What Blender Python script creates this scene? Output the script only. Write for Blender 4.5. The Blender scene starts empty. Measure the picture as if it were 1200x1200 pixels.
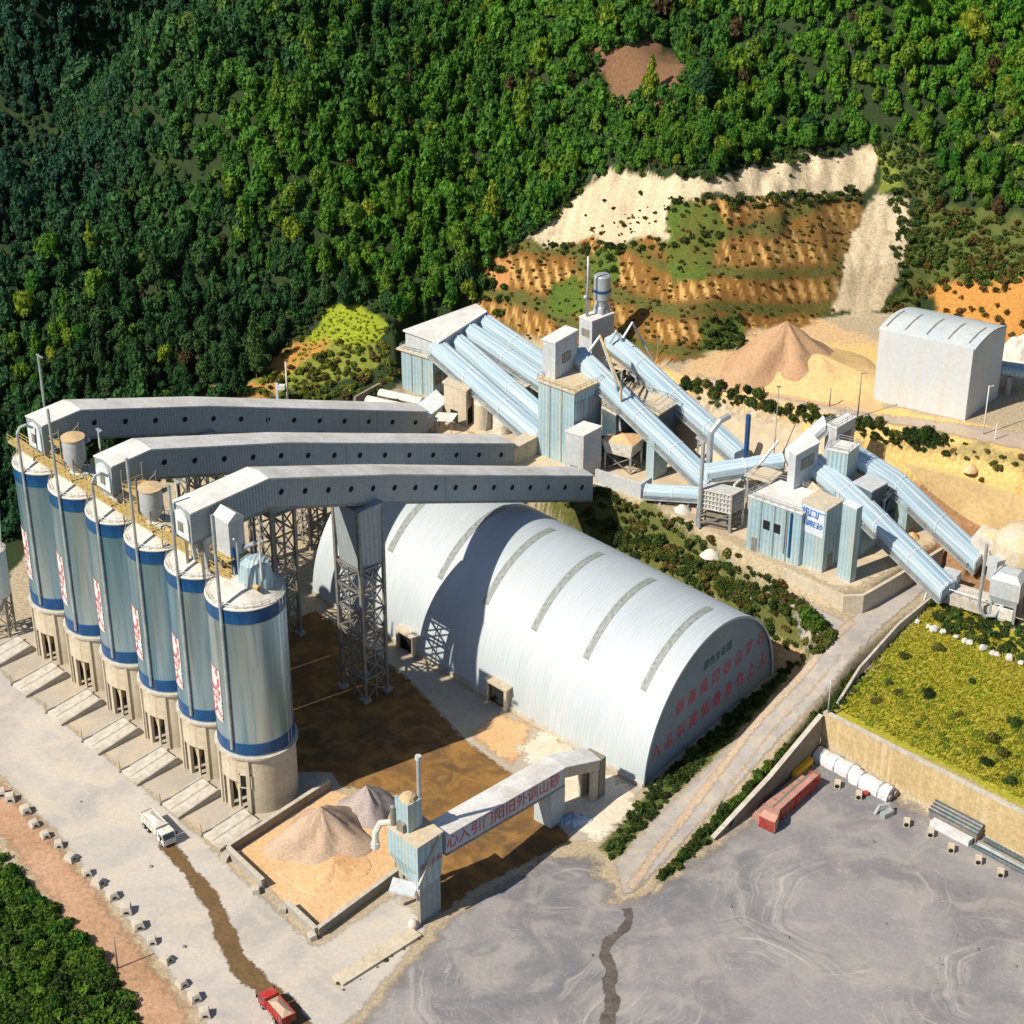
import bpy, math, random
import numpy as np
from mathutils import Vector, Matrix
R = math.radians
C = bpy.context.scene.collection
rng = random.Random(7)
nrng = np.random.default_rng(11)

# ---------------------------------------------------------------- camera model (used to survey the photograph)
H, F, TH = 230.0, 2400.0, R(30)
cT, sT = math.cos(TH), math.sin(TH)
def P(px, py, z=0.0):                       # the point at height z seen at a photo pixel
    u, v = (px-600)/F, (600-py)/F
    t = (H-z)/(sT-v*cT)
    return Vector((u*t, t*(cT+v*sT), z))
def J(x, y, z):
    w = z-H; d = y*cT-w*sT; up = y*sT+w*cT
    return (600+F*x/d, 600-F*up/d)
def ZP(x, y, py):                           # the height above (x, y) that is seen at pixel row py
    v = (600-py)/F
    return H+y*(v*cT-sT)/(cT+v*sT)
ANG = R(-46); ca, sa = math.cos(ANG), math.sin(ANG)
def W(p, q, z=0.0): return Vector((p*ca-q*sa, 330+p*sa+q*ca, z))   # site grid: p along the silo row, q across it

# ---------------------------------------------------------------- materials
def lin(c): return (c[0], c[1], c[2], 1)
MATS = {}
def M(name, col, col2=None, rough=.8, metal=0, scale=.15, contrast=.5, fine=1.2, fvar=.25, streak=0, streak_col=(.3,.25,.18),
      ribs=0, ribv=0, bump=.3, bscale=2.0, world=False, uv=False, rand=0, spec=.3, attr=None, stretch=(1,1,1), mid=.5):
    m = bpy.data.materials.new(name); m.use_nodes = True; nt = m.node_tree; N = nt.nodes; Lk = nt.links
    b = N['Principled BSDF']; b.inputs['Roughness'].default_value = rough; b.inputs['Metallic'].default_value = metal
    b.inputs['Specular IOR Level'].default_value = spec
    tc = N.new('ShaderNodeTexCoord')
    if world: co = N.new('ShaderNodeNewGeometry').outputs['Position']
    else: co = tc.outputs['UV'] if uv else tc.outputs['Object']
    def noise(s, det=4, vec=None, st=(1,1,1), rg=.55, dist=0):
        n = N.new('ShaderNodeTexNoise'); n.inputs['Scale'].default_value = s; n.inputs['Detail'].default_value = det; n.inputs['Roughness'].default_value = rg
        n.inputs['Distortion'].default_value = dist
        mp = N.new('ShaderNodeMapping'); mp.inputs['Scale'].default_value = st; Lk.new(vec or co, mp.inputs['Vector']); Lk.new(mp.outputs[0], n.inputs['Vector'])
        return n.outputs['Fac']
    def mix(fac, a, bb, mode='MIX'):
        x = N.new('ShaderNodeMix'); x.data_type = 'RGBA'; x.blend_type = mode
        for s, v in (('Factor', fac), ('A', a), ('B', bb)):
            k = [i for i in x.inputs if i.name == s and (i.type == 'RGBA' if s != 'Factor' else i.type == 'VALUE')][0]
            if hasattr(v, 'default_value') or hasattr(v, 'links'): Lk.new(v, k)
            else: k.default_value = v if s == 'Factor' else lin(v)
        return [o for o in x.outputs if o.type == 'RGBA'][0]
    def remap(f, lo, hi, a=0, bq=1):
        r = N.new('ShaderNodeMapRange'); r.inputs['From Min'].default_value = lo; r.inputs['From Max'].default_value = hi
        r.inputs['To Min'].default_value = a; r.inputs['To Max'].default_value = bq; Lk.new(f, r.inputs['Value']); return r.outputs[0]
    if attr:
        at = N.new('ShaderNodeAttribute'); at.attribute_name = attr; base = at.outputs['Color']
        if col2: base = mix(remap(noise(scale, 5), mid-.18, mid+.18, 0, contrast), base, col2)
    elif col2: base = mix(remap(noise(scale, 5, st=stretch), mid-contrast*.25, mid+contrast*.25), col, col2)
    else:
        rgb = N.new('ShaderNodeRGB'); rgb.outputs[0].default_value = lin(col); base = rgb.outputs[0]
    if fvar:
        f = remap(noise(fine, 6, rg=.7, st=stretch), .3, .7, 1-fvar, 1+fvar)
        cv = N.new('ShaderNodeCombineXYZ'); [Lk.new(f, i) for i in cv.inputs]; base = mix(1.0, base, cv.outputs[0], 'MULTIPLY')
    if streak:
        f = remap(noise(.9, 4, st=(1,1,.05)), .52, .72, 0, streak); base = mix(f, base, streak_col)
    if ribs:
        sp = N.new('ShaderNodeSeparateXYZ'); Lk.new(co, sp.inputs[0])
        a = N.new('ShaderNodeMath'); a.operation = 'MULTIPLY_ADD'; a.inputs[1].default_value = .73
        if uv: Lk.new(sp.outputs[0], a.inputs[0]); a.inputs[1].default_value = 1; a.inputs[2].default_value = 0
        else: Lk.new(sp.outputs[1], a.inputs[0]); Lk.new(sp.outputs[0], a.inputs[2])
        k = N.new('ShaderNodeMath'); k.operation = 'MULTIPLY'; k.inputs[1].default_value = ribs*6.283; Lk.new(a.outputs[0], k.inputs[0])
        si = N.new('ShaderNodeMath'); si.operation = 'SINE'; Lk.new(k.outputs[0], si.inputs[0]); rib = si.outputs[0]
        f = remap(rib, -1, 1, 1-ribv, 1+ribv*.5); cv = N.new('ShaderNodeCombineXYZ'); [Lk.new(f, i) for i in cv.inputs]
        base = mix(1.0, base, cv.outputs[0], 'MULTIPLY')
    if rand:
        oi = N.new('ShaderNodeObjectInfo'); hs = N.new('ShaderNodeHueSaturation')
        Lk.new(remap(oi.outputs['Random'], 0, 1, .5-.035*rand, .5+.03*rand), hs.inputs['Hue'])
        Lk.new(remap(oi.outputs['Random'], 0, 1, 1.25, .75), hs.inputs['Value']); Lk.new(base, hs.inputs['Color']); base = hs.outputs[0]
    Lk.new(base, b.inputs['Base Color'])
    if bump:
        bp = N.new('ShaderNodeBump'); bp.inputs['Strength'].default_value = bump; bp.inputs['Distance'].default_value = .25
        Lk.new(rib if ribs else noise(bscale, 6, rg=.7), bp.inputs['Height']); Lk.new(bp.outputs[0], b.inputs['Normal'])
    MATS[name] = m
    return m

clad  = M('blue_cladding', (.27,.42,.50), (.42,.54,.58), rough=.5, metal=.15, scale=.12, contrast=1.2, fvar=.12, streak=.55, streak_col=(.52,.45,.33), ribs=1.1, ribv=.12, bump=.35)
hood  = M('blue_conveyor_hood', (.17,.32,.47), (.53,.63,.70), rough=.6, metal=.0, scale=.9, contrast=1.1, fvar=.22, fine=1.5, uv=True, stretch=(.05,1.5,1), bump=.1, bscale=1, mid=.44)
hoodw = M('pale_hood', (.50,.58,.64), (.62,.66,.68), rough=.5, scale=.3, contrast=1, fvar=.12, streak=.3, bump=.1)
greyw = M('grey_sheet', (.38,.43,.48), (.50,.53,.55), rough=.55, metal=.05, scale=.2, contrast=1, fvar=.14, streak=.5, streak_col=(.38,.32,.24), bump=.08)
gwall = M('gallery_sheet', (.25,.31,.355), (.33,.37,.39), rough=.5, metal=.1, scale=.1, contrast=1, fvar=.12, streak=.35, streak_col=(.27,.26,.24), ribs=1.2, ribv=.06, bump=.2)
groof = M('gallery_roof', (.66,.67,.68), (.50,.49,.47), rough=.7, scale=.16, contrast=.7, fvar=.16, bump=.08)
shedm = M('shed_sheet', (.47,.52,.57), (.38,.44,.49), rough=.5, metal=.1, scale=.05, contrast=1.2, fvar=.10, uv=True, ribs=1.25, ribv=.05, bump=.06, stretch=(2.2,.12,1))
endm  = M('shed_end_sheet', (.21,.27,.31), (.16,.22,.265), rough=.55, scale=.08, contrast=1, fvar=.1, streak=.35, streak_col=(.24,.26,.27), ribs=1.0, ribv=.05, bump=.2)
skyl  = M('skylight_sheet', (.15,.18,.19), (.33,.35,.34), rough=.35, scale=.9, contrast=.9, fvar=.3, uv=True, bump=0)
silom = M('silo_steel', (.13,.34,.49), (.50,.56,.58), rough=.33, metal=.75, world=True, scale=.22, contrast=.8, fvar=.12, streak=.6, streak_col=(.10,.22,.30), stretch=(1,1,.06), bump=.04, bscale=.6)
bandm = M('blue_band', (.004,.045,.15), (.012,.075,.20), rough=.4, fvar=.1, streak=.2, streak_col=(.15,.2,.25), bump=0)
dustw = M('dusty_cement', (.60,.57,.52), (.42,.40,.37), rough=.95, scale=.4, contrast=.7, fvar=.2)
conc  = M('cream_concrete', (.52,.47,.38), (.42,.37,.28), rough=.9, scale=.15, contrast=.8, fvar=.18, streak=.45, streak_col=(.27,.21,.13), bump=.25)
concg = M('grey_concrete', (.36,.35,.33), (.27,.25,.22), rough=.9, scale=.25, contrast=.8, fvar=.22, streak=.3, bump=.3)
wallc = M('ochre_concrete', (.50,.39,.22), (.38,.29,.15), rough=.92, scale=.1, contrast=.9, fvar=.25, streak=.55, streak_col=(.60,.55,.42), bump=.4)
wallg = M('grey_brown_wall', (.26,.23,.19), (.18,.16,.13), rough=.92, scale=.3, contrast=.9, fvar=.25, streak=.4, streak_col=(.32,.28,.2), bump=.4)
kerbm = M('kerb_concrete', (.50,.47,.42), (.36,.33,.28), rough=.9, scale=.5, contrast=.8, fvar=.2)
dark  = M('dark_opening', (.012,.012,.014), rough=.9, fvar=0, bump=0)
steel = M('dark_steel', (.18,.20,.22), (.27,.24,.19), rough=.6, metal=.3, scale=.6, fvar=.2, bump=.1)
galv  = M('galvanised_pipe', (.45,.50,.54), (.35,.38,.40), rough=.45, metal=.4, scale=.4, fvar=.15, bump=0)
white = M('white_paint', (.70,.70,.68), (.45,.40,.33), rough=.6, scale=.9, contrast=.9, fvar=.12, bump=0)
yellow= M('yellow_steel', (.46,.33,.10), (.30,.24,.13), rough=.6, scale=.8, contrast=1, fvar=.25, bump=.1)
tanlid= M('tan_dusty_lid', (.50,.36,.20), (.42,.33,.22), rough=.95, scale=.5, fvar=.25)
tanroof=M('sandy_roof', (.52,.42,.27), (.45,.42,.36), rough=.95, scale=.4, fvar=.2)
redp  = M('red_lettering', (.48,.02,.05), (.42,.16,.17), rough=.6, scale=1.6, contrast=.9, fvar=.2, bump=0)
greenp= M('green_lettering', (.02,.12,.10), rough=.6, fvar=.2, bump=0)
bluep = M('blue_lettering', (.02,.12,.40), rough=.6, fvar=.2, bump=0)
redmach=M('red_machine_paint', (.40,.02,.02), (.26,.08,.06), rough=.5, scale=.6, fvar=.25, bump=.1)
pinkst= M('faded_red_steel', (.42,.22,.18), (.34,.20,.16), rough=.8, scale=.5, fvar=.2)
tyre  = M('tyre_rubber', (.02,.02,.02), rough=.9, fvar=.1, bump=0)
glassm= M('dark_glass', (.02,.035,.05), rough=.1, spec=.6, fvar=0, bump=0)
tarp  = M('white_tarpaulin', (.60,.61,.63), (.48,.49,.52), rough=.6, scale=.5, fvar=.2, bump=.4)
# ground materials (world-space patterns)
sandm = M('tan_sand', (.62,.43,.25), (.52,.30,.14), rough=.98, scale=.07, contrast=.9, fine=1.5, fvar=.28, world=True, bump=.6, bscale=1.2)
greypile=M('grey_gravel', (.36,.31,.30), (.28,.25,.25), rough=.98, scale=.3, contrast=.9, fine=2.5, fvar=.28, world=True, bump=.6, bscale=2)
tanpile=M('tan_aggregate', (.46,.34,.25), (.36,.27,.21), rough=.98, scale=.22, contrast=.9, fine=2.5, fvar=.28, world=True, bump=.6, bscale=2)
sandstone=M('pink_sand_pile', (.44,.29,.17), (.38,.23,.14), rough=.98, scale=.12, contrast=.9, fine=1.5, fvar=.25, world=True, bump=.5, bscale=1.5)

# ---------------------------------------------------------------- mesh collecting
class MB:
    def __init__(s): s.v = []; s.f = []; s.uv = {}
    def add(s, vs, fs):
        o = len(s.v); s.v += [tuple(v) for v in vs]; s.f += [tuple(i+o for i in f) for f in fs]
    def prism(s, pts, z0, z1):              # pts: xy outline, counter-clockwise or not
        pts = [(p[0], p[1]) for p in pts]; n = len(pts)
        ar = sum(pts[i][0]*pts[(i+1)%n][1]-pts[(i+1)%n][0]*pts[i][1] for i in range(n))
        if ar < 0: pts = pts[::-1]
        za = z0 if hasattr(z0, '__len__') else [z0]*n; zb = z1 if hasattr(z1, '__len__') else [z1]*n
        if ar < 0: za = list(za)[::-1]; zb = list(zb)[::-1]
        s.add([(p[0],p[1],z) for p, z in zip(pts, za)]+[(p[0],p[1],z) for p, z in zip(pts, zb)],
              [tuple(range(n))[::-1], tuple(range(n, 2*n))]+[(i, (i+1)%n, n+(i+1)%n, n+i) for i in range(n)])
    def box(s, c, size, rz=0, M4=None):
        hx, hy, hz = size[0]/2, size[1]/2, size[2]/2
        vs = [Vector((x*hx, y*hy, z*hz)) for z in (-1,1) for x, y in ((-1,-1),(1,-1),(1,1),(-1,1))]
        m = M4 if M4 else Matrix.Rotation(rz, 4, 'Z')
        s.add([m@v+Vector(c) for v in vs], [(3,2,1,0),(4,5,6,7),(0,1,5,4),(1,2,6,5),(2,3,7,6),(3,0,4,7)])
    def bar(s, a, b, w, h=None):            # square bar from a to b
        a, b = Vector(a), Vector(b); d = (b-a).normalized(); up = Vector((0,0,1)) if abs(d.z) < .95 else Vector((0,1,0))
        x = d.cross(up).normalized(); y = x.cross(d); w2, h2 = w/2, (h or w)/2
        q = [(-w2,-h2),(w2,-h2),(w2,h2),(-w2,h2)]
        s.add([a+x*i+y*j for i, j in q]+[b+x*i+y*j for i, j in q], [(0,1,2,3),(7,6,5,4),(4,5,1,0),(5,6,2,1),(6,7,3,2),(7,4,0,3)])
    def cyl(s, a, b, r0, r1=None, n=16, caps=True):
        a, b = Vector(a), Vector(b); r1 = r0 if r1 is None else r1; d = (b-a).normalized(); up = Vector((0,0,1)) if abs(d.z) < .95 else Vector((1,0,0))
        x = d.cross(up).normalized(); y = d.cross(x)
        ring = [(math.cos(6.28318*i/n), math.sin(6.28318*i/n)) for i in range(n)]
        s.add([a+(x*i+y*j)*r0 for i, j in ring]+[b+(x*i+y*j)*r1 for i, j in ring],
              [(i, (i+1)%n, n+(i+1)%n, n+i) for i in range(n)]+([tuple(range(n))[::-1], tuple(range(n, 2*n))] if caps else []))
    def tube(s, pts, r, n=8):
        for a, b in zip(pts[:-1], pts[1:]): s.cyl(a, b, r, n=n)
        for k in pts[1:-1]: s.ball(k, r*1.02, 6)
    def ball(s, c, r, n=8, sq=1.0):
        vs, fs = [], []; m = n; c = Vector(c)
        for i in range(1, n):
            t = math.pi*i/n
            for j in range(m): a = 6.28318*j/m; vs.append(c+Vector((math.sin(t)*math.cos(a)*r, math.sin(t)*math.sin(a)*r, math.cos(t)*r*sq)))
        for i in range(n-2):
            for j in range(m): fs.append((i*m+j, (i+1)*m+j, (i+1)*m+(j+1)%m, i*m+(j+1)%m))
        vs += [c+Vector((0,0,r*sq)), c-Vector((0,0,r*sq))]; t = len(vs)
        for j in range(m): fs.append((t-2, j, (j+1)%m)); fs.append((t-1, (n-2)*m+(j+1)%m, (n-2)*m+j))
        s.add(vs, fs)
    def lathe(s, prof, c=(0,0,0), n=48, a0=0, a1=6.28318, close=True):
        vs, fs = [], []; k = len(prof); cx, cy, cz = c; m = n if close else n+1
        for i in range(m):
            a = a0+(a1-a0)*i/n
            for r, z in prof: vs.append((cx+r*math.cos(a), cy+r*math.sin(a), cz+z))
        for i in range(n):
            for j in range(k-1): i2 = (i+1) % m; fs.append((i*k+j, i2*k+j, i2*k+j+1, i*k+j+1))
        s.add(vs, fs)
    def loft(s, rings, close=False, caps=False, uvs=None):
        n = len(rings[0]); o = len(s.v); f0 = len(s.f)
        s.v += [tuple(v) for r in rings for v in r]
        for i in range(len(rings)-1):
            for j in range(n if close else n-1):
                j2 = (j+1) % n
                if uvs is not None: s.uv[len(s.f)] = [uvs(i, j), uvs(i, j+1), uvs(i+1, j+1), uvs(i+1, j)]
                s.f.append((o+i*n+j, o+i*n+j2, o+(i+1)*n+j2, o+(i+1)*n+j))
        if caps: s.f.append(tuple(o+j for j in range(n))[::-1]); s.f.append(tuple(o+(len(rings)-1)*n+j for j in range(n)))
    def build(s, name, mat, parent=None, smooth=False, label=None, local=False):
        me = bpy.data.meshes.new(name); vs = s.v
        if parent is not None and not local:
            inv = world_of(parent).inverted(); vs = [tuple(inv@Vector(v)) for v in vs]
        me.from_pydata(vs, [], s.f); me.materials.append(mat)
        if s.uv:
            ul = me.uv_layers.new(name='UVMap')
            for p in me.polygons:
                if p.index in s.uv:
                    for li, u in zip(p.loop_indices, s.uv[p.index]): ul.data[li].uv = u
        me.validate()
        if smooth is True: me.polygons.foreach_set('use_smooth', [True]*len(me.polygons))
        elif smooth: me.set_sharp_from_angle(angle=R(smooth)); me.polygons.foreach_set('use_smooth', [True]*len(me.polygons)); me.set_sharp_from_angle(angle=R(smooth))
        o = bpy.data.objects.new(name, me); C.objects.link(o)
        if parent is not None: o.parent = parent
        if label: o['label'] = label
        return o
def world_of(o):
    m = Matrix.LocRotScale(o.location, o.rotation_euler, o.scale)
    return world_of(o.parent)@m if o.parent else m
def thing(name, label, cat, loc=(0,0,0), rz=0, group=None):
    o = bpy.data.objects.new(name, None); C.objects.link(o); o.empty_display_size = 1
    o.location = loc; o.rotation_euler = (0,0,rz); return tag(o, label, cat, group)
def tag(o, label, cat, group=None, kind=None):
    o['label'] = label; o['category'] = cat
    if group: o['group'] = group
    if kind: o['kind'] = kind
    return o
def single(name, mb, mat, label, cat, loc, group=None, kind=None, smooth=False):   # a thing that is one mesh, its origin at its base
    loc = Vector(loc); mb.v = [tuple(Vector(v)-loc) for v in mb.v]
    o = mb.build(name, mat, None, smooth); o.location = loc; return tag(o, label, cat, group, kind)
def copy_tree(o, parent=None):
    c = o.copy(); C.objects.link(c); c.parent = parent
    for ch in list(o.children): copy_tree(ch, c)
    return c
def glyphs(txt, size, font_mat=None):       # flat letter outlines: (verts xy, faces), centred
    cu = bpy.data.curves.new('t', 'FONT'); cu.body = txt; cu.size = size; cu.align_x = 'CENTER'; cu.align_y = 'CENTER'; cu.resolution_u = 2; cu.offset = .014*size
    o = bpy.data.objects.new('t', cu); C.objects.link(o); dg = bpy.context.evaluated_depsgraph_get()
    me = o.evaluated_get(dg).to_mesh(); vs = [tuple(v.co[:2]) for v in me.vertices]; fs = [tuple(p.vertices) for p in me.polygons]
    o.evaluated_get(dg).to_mesh_clear(); bpy.data.objects.remove(o); bpy.data.curves.remove(cu)
    return vs, fs
# ---------------------------------------------------------------- terrain height
ctl = []
def col(px, py, z, prof):
    b = P(px, py, z)
    for d, dz in prof: ctl.append((b.x*(1+d/1500.), b.y+d, z+dz))
col(-150,520,8, [(0,0),(40,16),(75,30),(105,24),(140,62),(190,112),(300,190)])
col(0,520,8,    [(0,0),(40,16),(82,34),(108,17),(145,26),(190,75),(300,160)])
col(130,490,12, [(0,0),(50,21),(102,44),(125,30),(165,22),(220,55),(320,140)])
col(260,470,16, [(0,0),(55,24),(115,51),(150,48),(200,72),(420,150)])
col(420,420,20, [(0,0),(50,22),(100,44),(200,88),(420,170)])
col(560,372,22, [(0,0),(50,22),(100,44),(200,88),(420,170)])
col(640,390,25, [(0,0),(30,16),(60,31),(120,58),(200,95),(420,180)])
col(740,415,28, [(0,0),(32,21),(60,36),(120,62),(200,95),(420,180)])
col(820,412,31, [(0,0),(35,28),(60,40),(120,68),(200,100),(420,185)])
col(960,378,32, [(0,0),(34,27),(60,40),(120,66),(200,100),(420,185)])
col(1090,365,32,[(0,0),(35,22),(70,38),(120,62),(200,100),(420,185)])
col(1260,400,32,[(0,0),(40,22),(80,40),(140,66),(220,100),(420,185)])
for a in ((0,640,0),(-200,640,0),(60,560,3),(200,560,3),(300,545,6),(330,520,8),(150,515,8),(250,490,11),(400,476,14),(-200,900,-3),(0,1190,-4),(150,1250,-3),(-100,1300,-6),
          (600,1300,0),(1200,1300,0),(1500,1100,0),(1500,800,9),(1400,640,18),(1200,760,9.5),(640,590,6),(600,570,9)):
    v = P(*a); ctl.append((v.x, v.y, v.z))
ctl = np.array(ctl)
def _phi(d): return d
_K = np.linalg.norm(ctl[:,None,:2]-ctl[None,:,:2], axis=2)
_n = len(ctl); _A = np.zeros((_n+3,_n+3)); _A[:_n,:_n] = _phi(_K)+np.eye(_n)*-1.5; _A[:_n,_n] = 1; _A[:_n,_n+1:] = ctl[:,:2]; _A[_n:,:_n] = _A[:_n,_n:].T
_w = np.linalg.solve(_A, np.concatenate([ctl[:,2], [0,0,0]]))
def natural(x, y):
    x = np.asarray(x, float); y = np.asarray(y, float); h = _w[_n]+_w[_n+1]*x+_w[_n+2]*y
    for i in range(_n): h = h+_w[i]*np.hypot(x-ctl[i,0], y-ctl[i,1])
    return h
def poly_d(x, y, pts):                      # signed distance to a polygon, inside negative
    n = len(pts); d2 = np.full(x.shape, 1e12); ins = np.zeros(x.shape, bool)
    for i in range(n):
        ax, ay = pts[i][0], pts[i][1]; bx, by = pts[(i+1)%n][0], pts[(i+1)%n][1]
        ex, ey = bx-ax, by-ay; wx, wy = x-ax, y-ay
        t = np.clip((wx*ex+wy*ey)/(ex*ex+ey*ey+1e-12), 0, 1); d2 = np.minimum(d2, (wx-ex*t)**2+(wy-ey*t)**2)
        c = ((ay <= y) & (by > y)) | ((by <= y) & (ay > y))
        xi = ax+(y-ay)/(by-ay if abs(by-ay) > 1e-9 else 1e-9)*ex
        ins ^= c & (x < xi)
    d = np.sqrt(d2); return np.where(ins, -d, d)
_lat = np.random.default_rng(99).uniform(-1, 1, (64,64,4))
def vn(x, y, sc, k=0, octs=3):              # value noise in metres, about -1 to 1
    out = 0; amp = 1; tot = 0
    for o in range(octs):
        X, Y = x/sc*2**o+17.3*o, y/sc*2**o+5.1*o; i, j = np.floor(X).astype(int), np.floor(Y).astype(int); u, v = X-i, Y-j; u = u*u*(3-2*u); v = v*v*(3-2*v)
        g = lambda a, b: _lat[a % 64, b % 64, k]
        out = out+amp*((g(i,j)*(1-u)+g(i+1,j)*u)*(1-v)+(g(i,j+1)*(1-u)+g(i+1,j+1)*u)*v); tot += amp; amp *= .55
    return out/tot*1.6
def sm(t): t = np.clip(t, 0, 1); return t*t*(3-2*t)
def PP(lst, z): return [P(a, b, z) for a, b in lst]
ZT, ZU = 15.0, 30.0
pads = []                                   # outline, height (number or plane function), skirt width
SHED_NL, SHED_NR = P(752,922,0), P(903,790,0)
yard = [W(*a) for a in ((-92,-120),(140,-130),(140,26),(56,26),(57,-8),(40,41),(-56,43),(-62,30),(-88,-40))]
def ramp_z(x, y):                           # the side road climbs from the yard to the terrace foot
    q = (x)*(-sa)+(y-330)*ca
    p = x*ca+(y-330)*sa
    return 8.6*sm((q+14)/52.0)+2.4*sm((q-30)/14.)+1.2*sm((q-40)/6.)*sm((42-p)/8.)
ROAD = [((728,1052)),((1000,730))]
ramp_l = [W(*a) for a in ((50,-22),(46.5,10),(43,40),(37,46.5),(24,46),(24,51.5),(36,52),(41,60),(41,82),(46,82),(47,60),(51,32),(57.6,-6),(62,-32),(52,-32))]
terrace = [W(*a) for a in ((-100,62),(-76,39.5),(-49,38.5),(-27,44),(-18,52.5),(0.4,53.6),(14,52.4),(41,52.4),(41,84),(40,97),(8,93),(-24,85),(-44,74),(-70,69),(-88,74))]
field = [W(*a) for a in ((55.8,27),(140,31),(140,110),(46,110),(47.5,70))]
upper = [P(a,b,ZU) for a, b in ((770,432),(1000,490),(1100,510),(1200,532),(1400,590),(1500,420),(1250,405),(1180,398),(1090,366),(960,378),(870,396),(822,412))]
def height(x, y):
    x = np.asarray(x, float); y = np.asarray(y, float)
    h = natural(x, y)
    far = np.clip((y-425)/60, 0, 1)
    h = h+far*(13.0*vn((x*.75+y*.66), (y*.75-x*.66)*.38, 40, 0, 2)+3*vn(x, y, 22, 3, 2)+1.2*vn(x, y, 9, 1, 2)*(x > -300)); rock = np.exp(-((x-45)/48.)**2-((y-460)/30.)**2); h = h+rock*(2.0*vn(x, y*.4, 6, 2, 4))
    def pad(poly, z, wd):
        nonlocal h
        d = poly_d(x, y, poly); w = sm(1-d/wd); h = h*(1-w)+z*w
    pad(yard, 0.0, 5.0)
    qq = x*(-sa)+(y-330)*ca; pad(terrace, ZT, 3.2+np.clip((qq-62)/8, 0, 1)*8.0)
    fz = 8.2+np.clip(((x*(-sa)+(y-330)*ca)-27)/40, 0, 1.5)*1.6
    pad(field, fz, .7)
    pad(ramp_l, ramp_z(x, y), 1.6)
    pad(upper, ZU, 8.5)
    return h
def hz(x, y): return float(height(np.array([x]), np.array([y]))[0])
def hit(px, py):                            # where the sight line of a photo pixel meets the terrain
    u, v = (px-600)/F, (600-py)/F
    t = np.linspace(250, 1300, 2600); x = u*t; y = t*(cT+v*sT); z = H+t*(-sT+v*cT)
    k = np.argmax(z < height(x, y)); return Vector((x[k], y[k], z[k]))
def axis(segs):
    out = [segs[0][0]]
    for a, b, st in segs: out += list(np.arange(a, b, st)[1:])+[b]
    return np.array(out)
gx = axis([(-420,-140,3.0),(-140,140,.6),(140,420,3.0)]); gy = axis([(120,225,2.5),(225,300,.8),(300,470,.6),(470,600,1.2),(600,1000,4.0)])
GX, GY = np.meshgrid(gx, gy); GZ = height(GX.ravel(), GY.ravel()).reshape(GX.shape)
# pixel of each vertex in the surveyed photograph -> which soil lies there
w_ = GZ-H; d_ = GY*cT-w_*sT; PX = 600+F*GX/d_; PY = 600-F*(GY*sT+w_*cT)/d_
def inpx(poly): return poly_d(PX, PY, poly)
colr = np.empty(GX.shape+(3,)); colr[:] = (.022,.038,.012)
nz = vn(GX, GY, 6, 3, 4)*1.1; nz_ = (np.sin(GX*.21+np.sin(GY*.17)*2)+np.sin(GY*.27+np.sin(GX*.13)*2.3)+np.sin((GX+GY)*.55)*.6)*.35
nz2 = vn(GX, GY, 1.6, 2, 2)
def paint(mask_d, c, soft=3.0, rag=4.0):
    w = sm(.5-(mask_d+nz*rag+nz2*rag*.4)/soft)[...,None]; colr[:] = colr*(1-w)+np.array(c)*w
site = [(-300,700),(0,690),(40,640),(100,560),(420,478),(480,440),(560,380),(640,395),(800,425),(870,385),(1000,365),(1100,365),(1250,400),(1500,420),(1500,1400),(-300,1400)]
paint(inpx(site), (.36,.30,.21))
Q_ = GX*(-sa)+(GY-330)*ca; P_ = GX*ca+(GY-330)*sa
TAN = (.62,.42,.16)
paint(inpx([(770,430),(1500,560),(1500,640),(1240,610),(1000,548),(830,475),(780,455)]), TAN, 4, 3)        # sandy bank under the upper road
paint(inpx([(780,440),(830,415),(870,392),(960,372),(1035,405),(1035,475),(1000,492)]), (.52,.36,.20), 6, 5)   # upper pad
paint(inpx([(930,400),(1040,410),(1040,470),(960,460)]), (.58,.42,.17), 8, 5)
paint(inpx([(1000,520),(1130,535),(1500,640),(1500,600),(1160,520)]), (.30,.24,.10), 5, 5)
paint(inpx([(1060,560),(1200,615),(1500,690),(1500,800),(1200,720),(1100,690),(1040,640)]), (.26,.15,.08), 6, 6)
# planted terraces and bare limestone of the old quarry face
OR = (.175,.088,.020)
paint(inpx([(560,300),(640,275),(780,235),(1005,225),(1010,250),(975,370),(870,392),(815,418),(740,425),(600,392),(560,372)]), OR, 6, 8)
colq = inpx([(560,300),(640,275),(780,235),(1005,225),(1010,250),(975,370),(870,392),(815,418),(740,425),(600,392),(560,372)])
strp = np.sin((GX+GZ*.42)*2.3+vn(GX,GY,14,1,2)*.9)*1.25+vn(GX,GY,10,2,3)*1.0-.15
bandy = .5+.5*np.sin((GZ+vn(GX,GY,26,3,2)*2.2+GX*.04)*.80)
w = (sm(.5-colq/8)*np.clip(strp*1.8-.5,0,1)*np.clip(bandy*2.2-.7,0,1)*.85)[...,None]; colr[:] = colr*(1-w)+np.array((.56,.34,.12))*w
w = (sm(.5-colq/8)*sm((.30-bandy)*4+nz*.5)*.9)[...,None]; colr[:] = colr*(1-w)+np.array((.07,.085,.02))*w
for g in ([(695,290),(720,290),(725,330),(690,325)],[(775,235),(835,240),(850,275),(830,330),(790,330)],[(815,370),(870,368),(872,405),(820,412)],[(640,330),(690,320),(690,370),(640,380)]):
    paint(inpx(g), (.07,.11,.015), 8, 8)
w = (sm(.5-colq/8)*np.clip(vn(GX,GY,13,0,4)*1.1,0,1)*.85)[...,None]; colr[:] = colr*(1-w)+np.array((.115,.085,.025))*w
LS = (.49,.405,.28)
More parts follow.
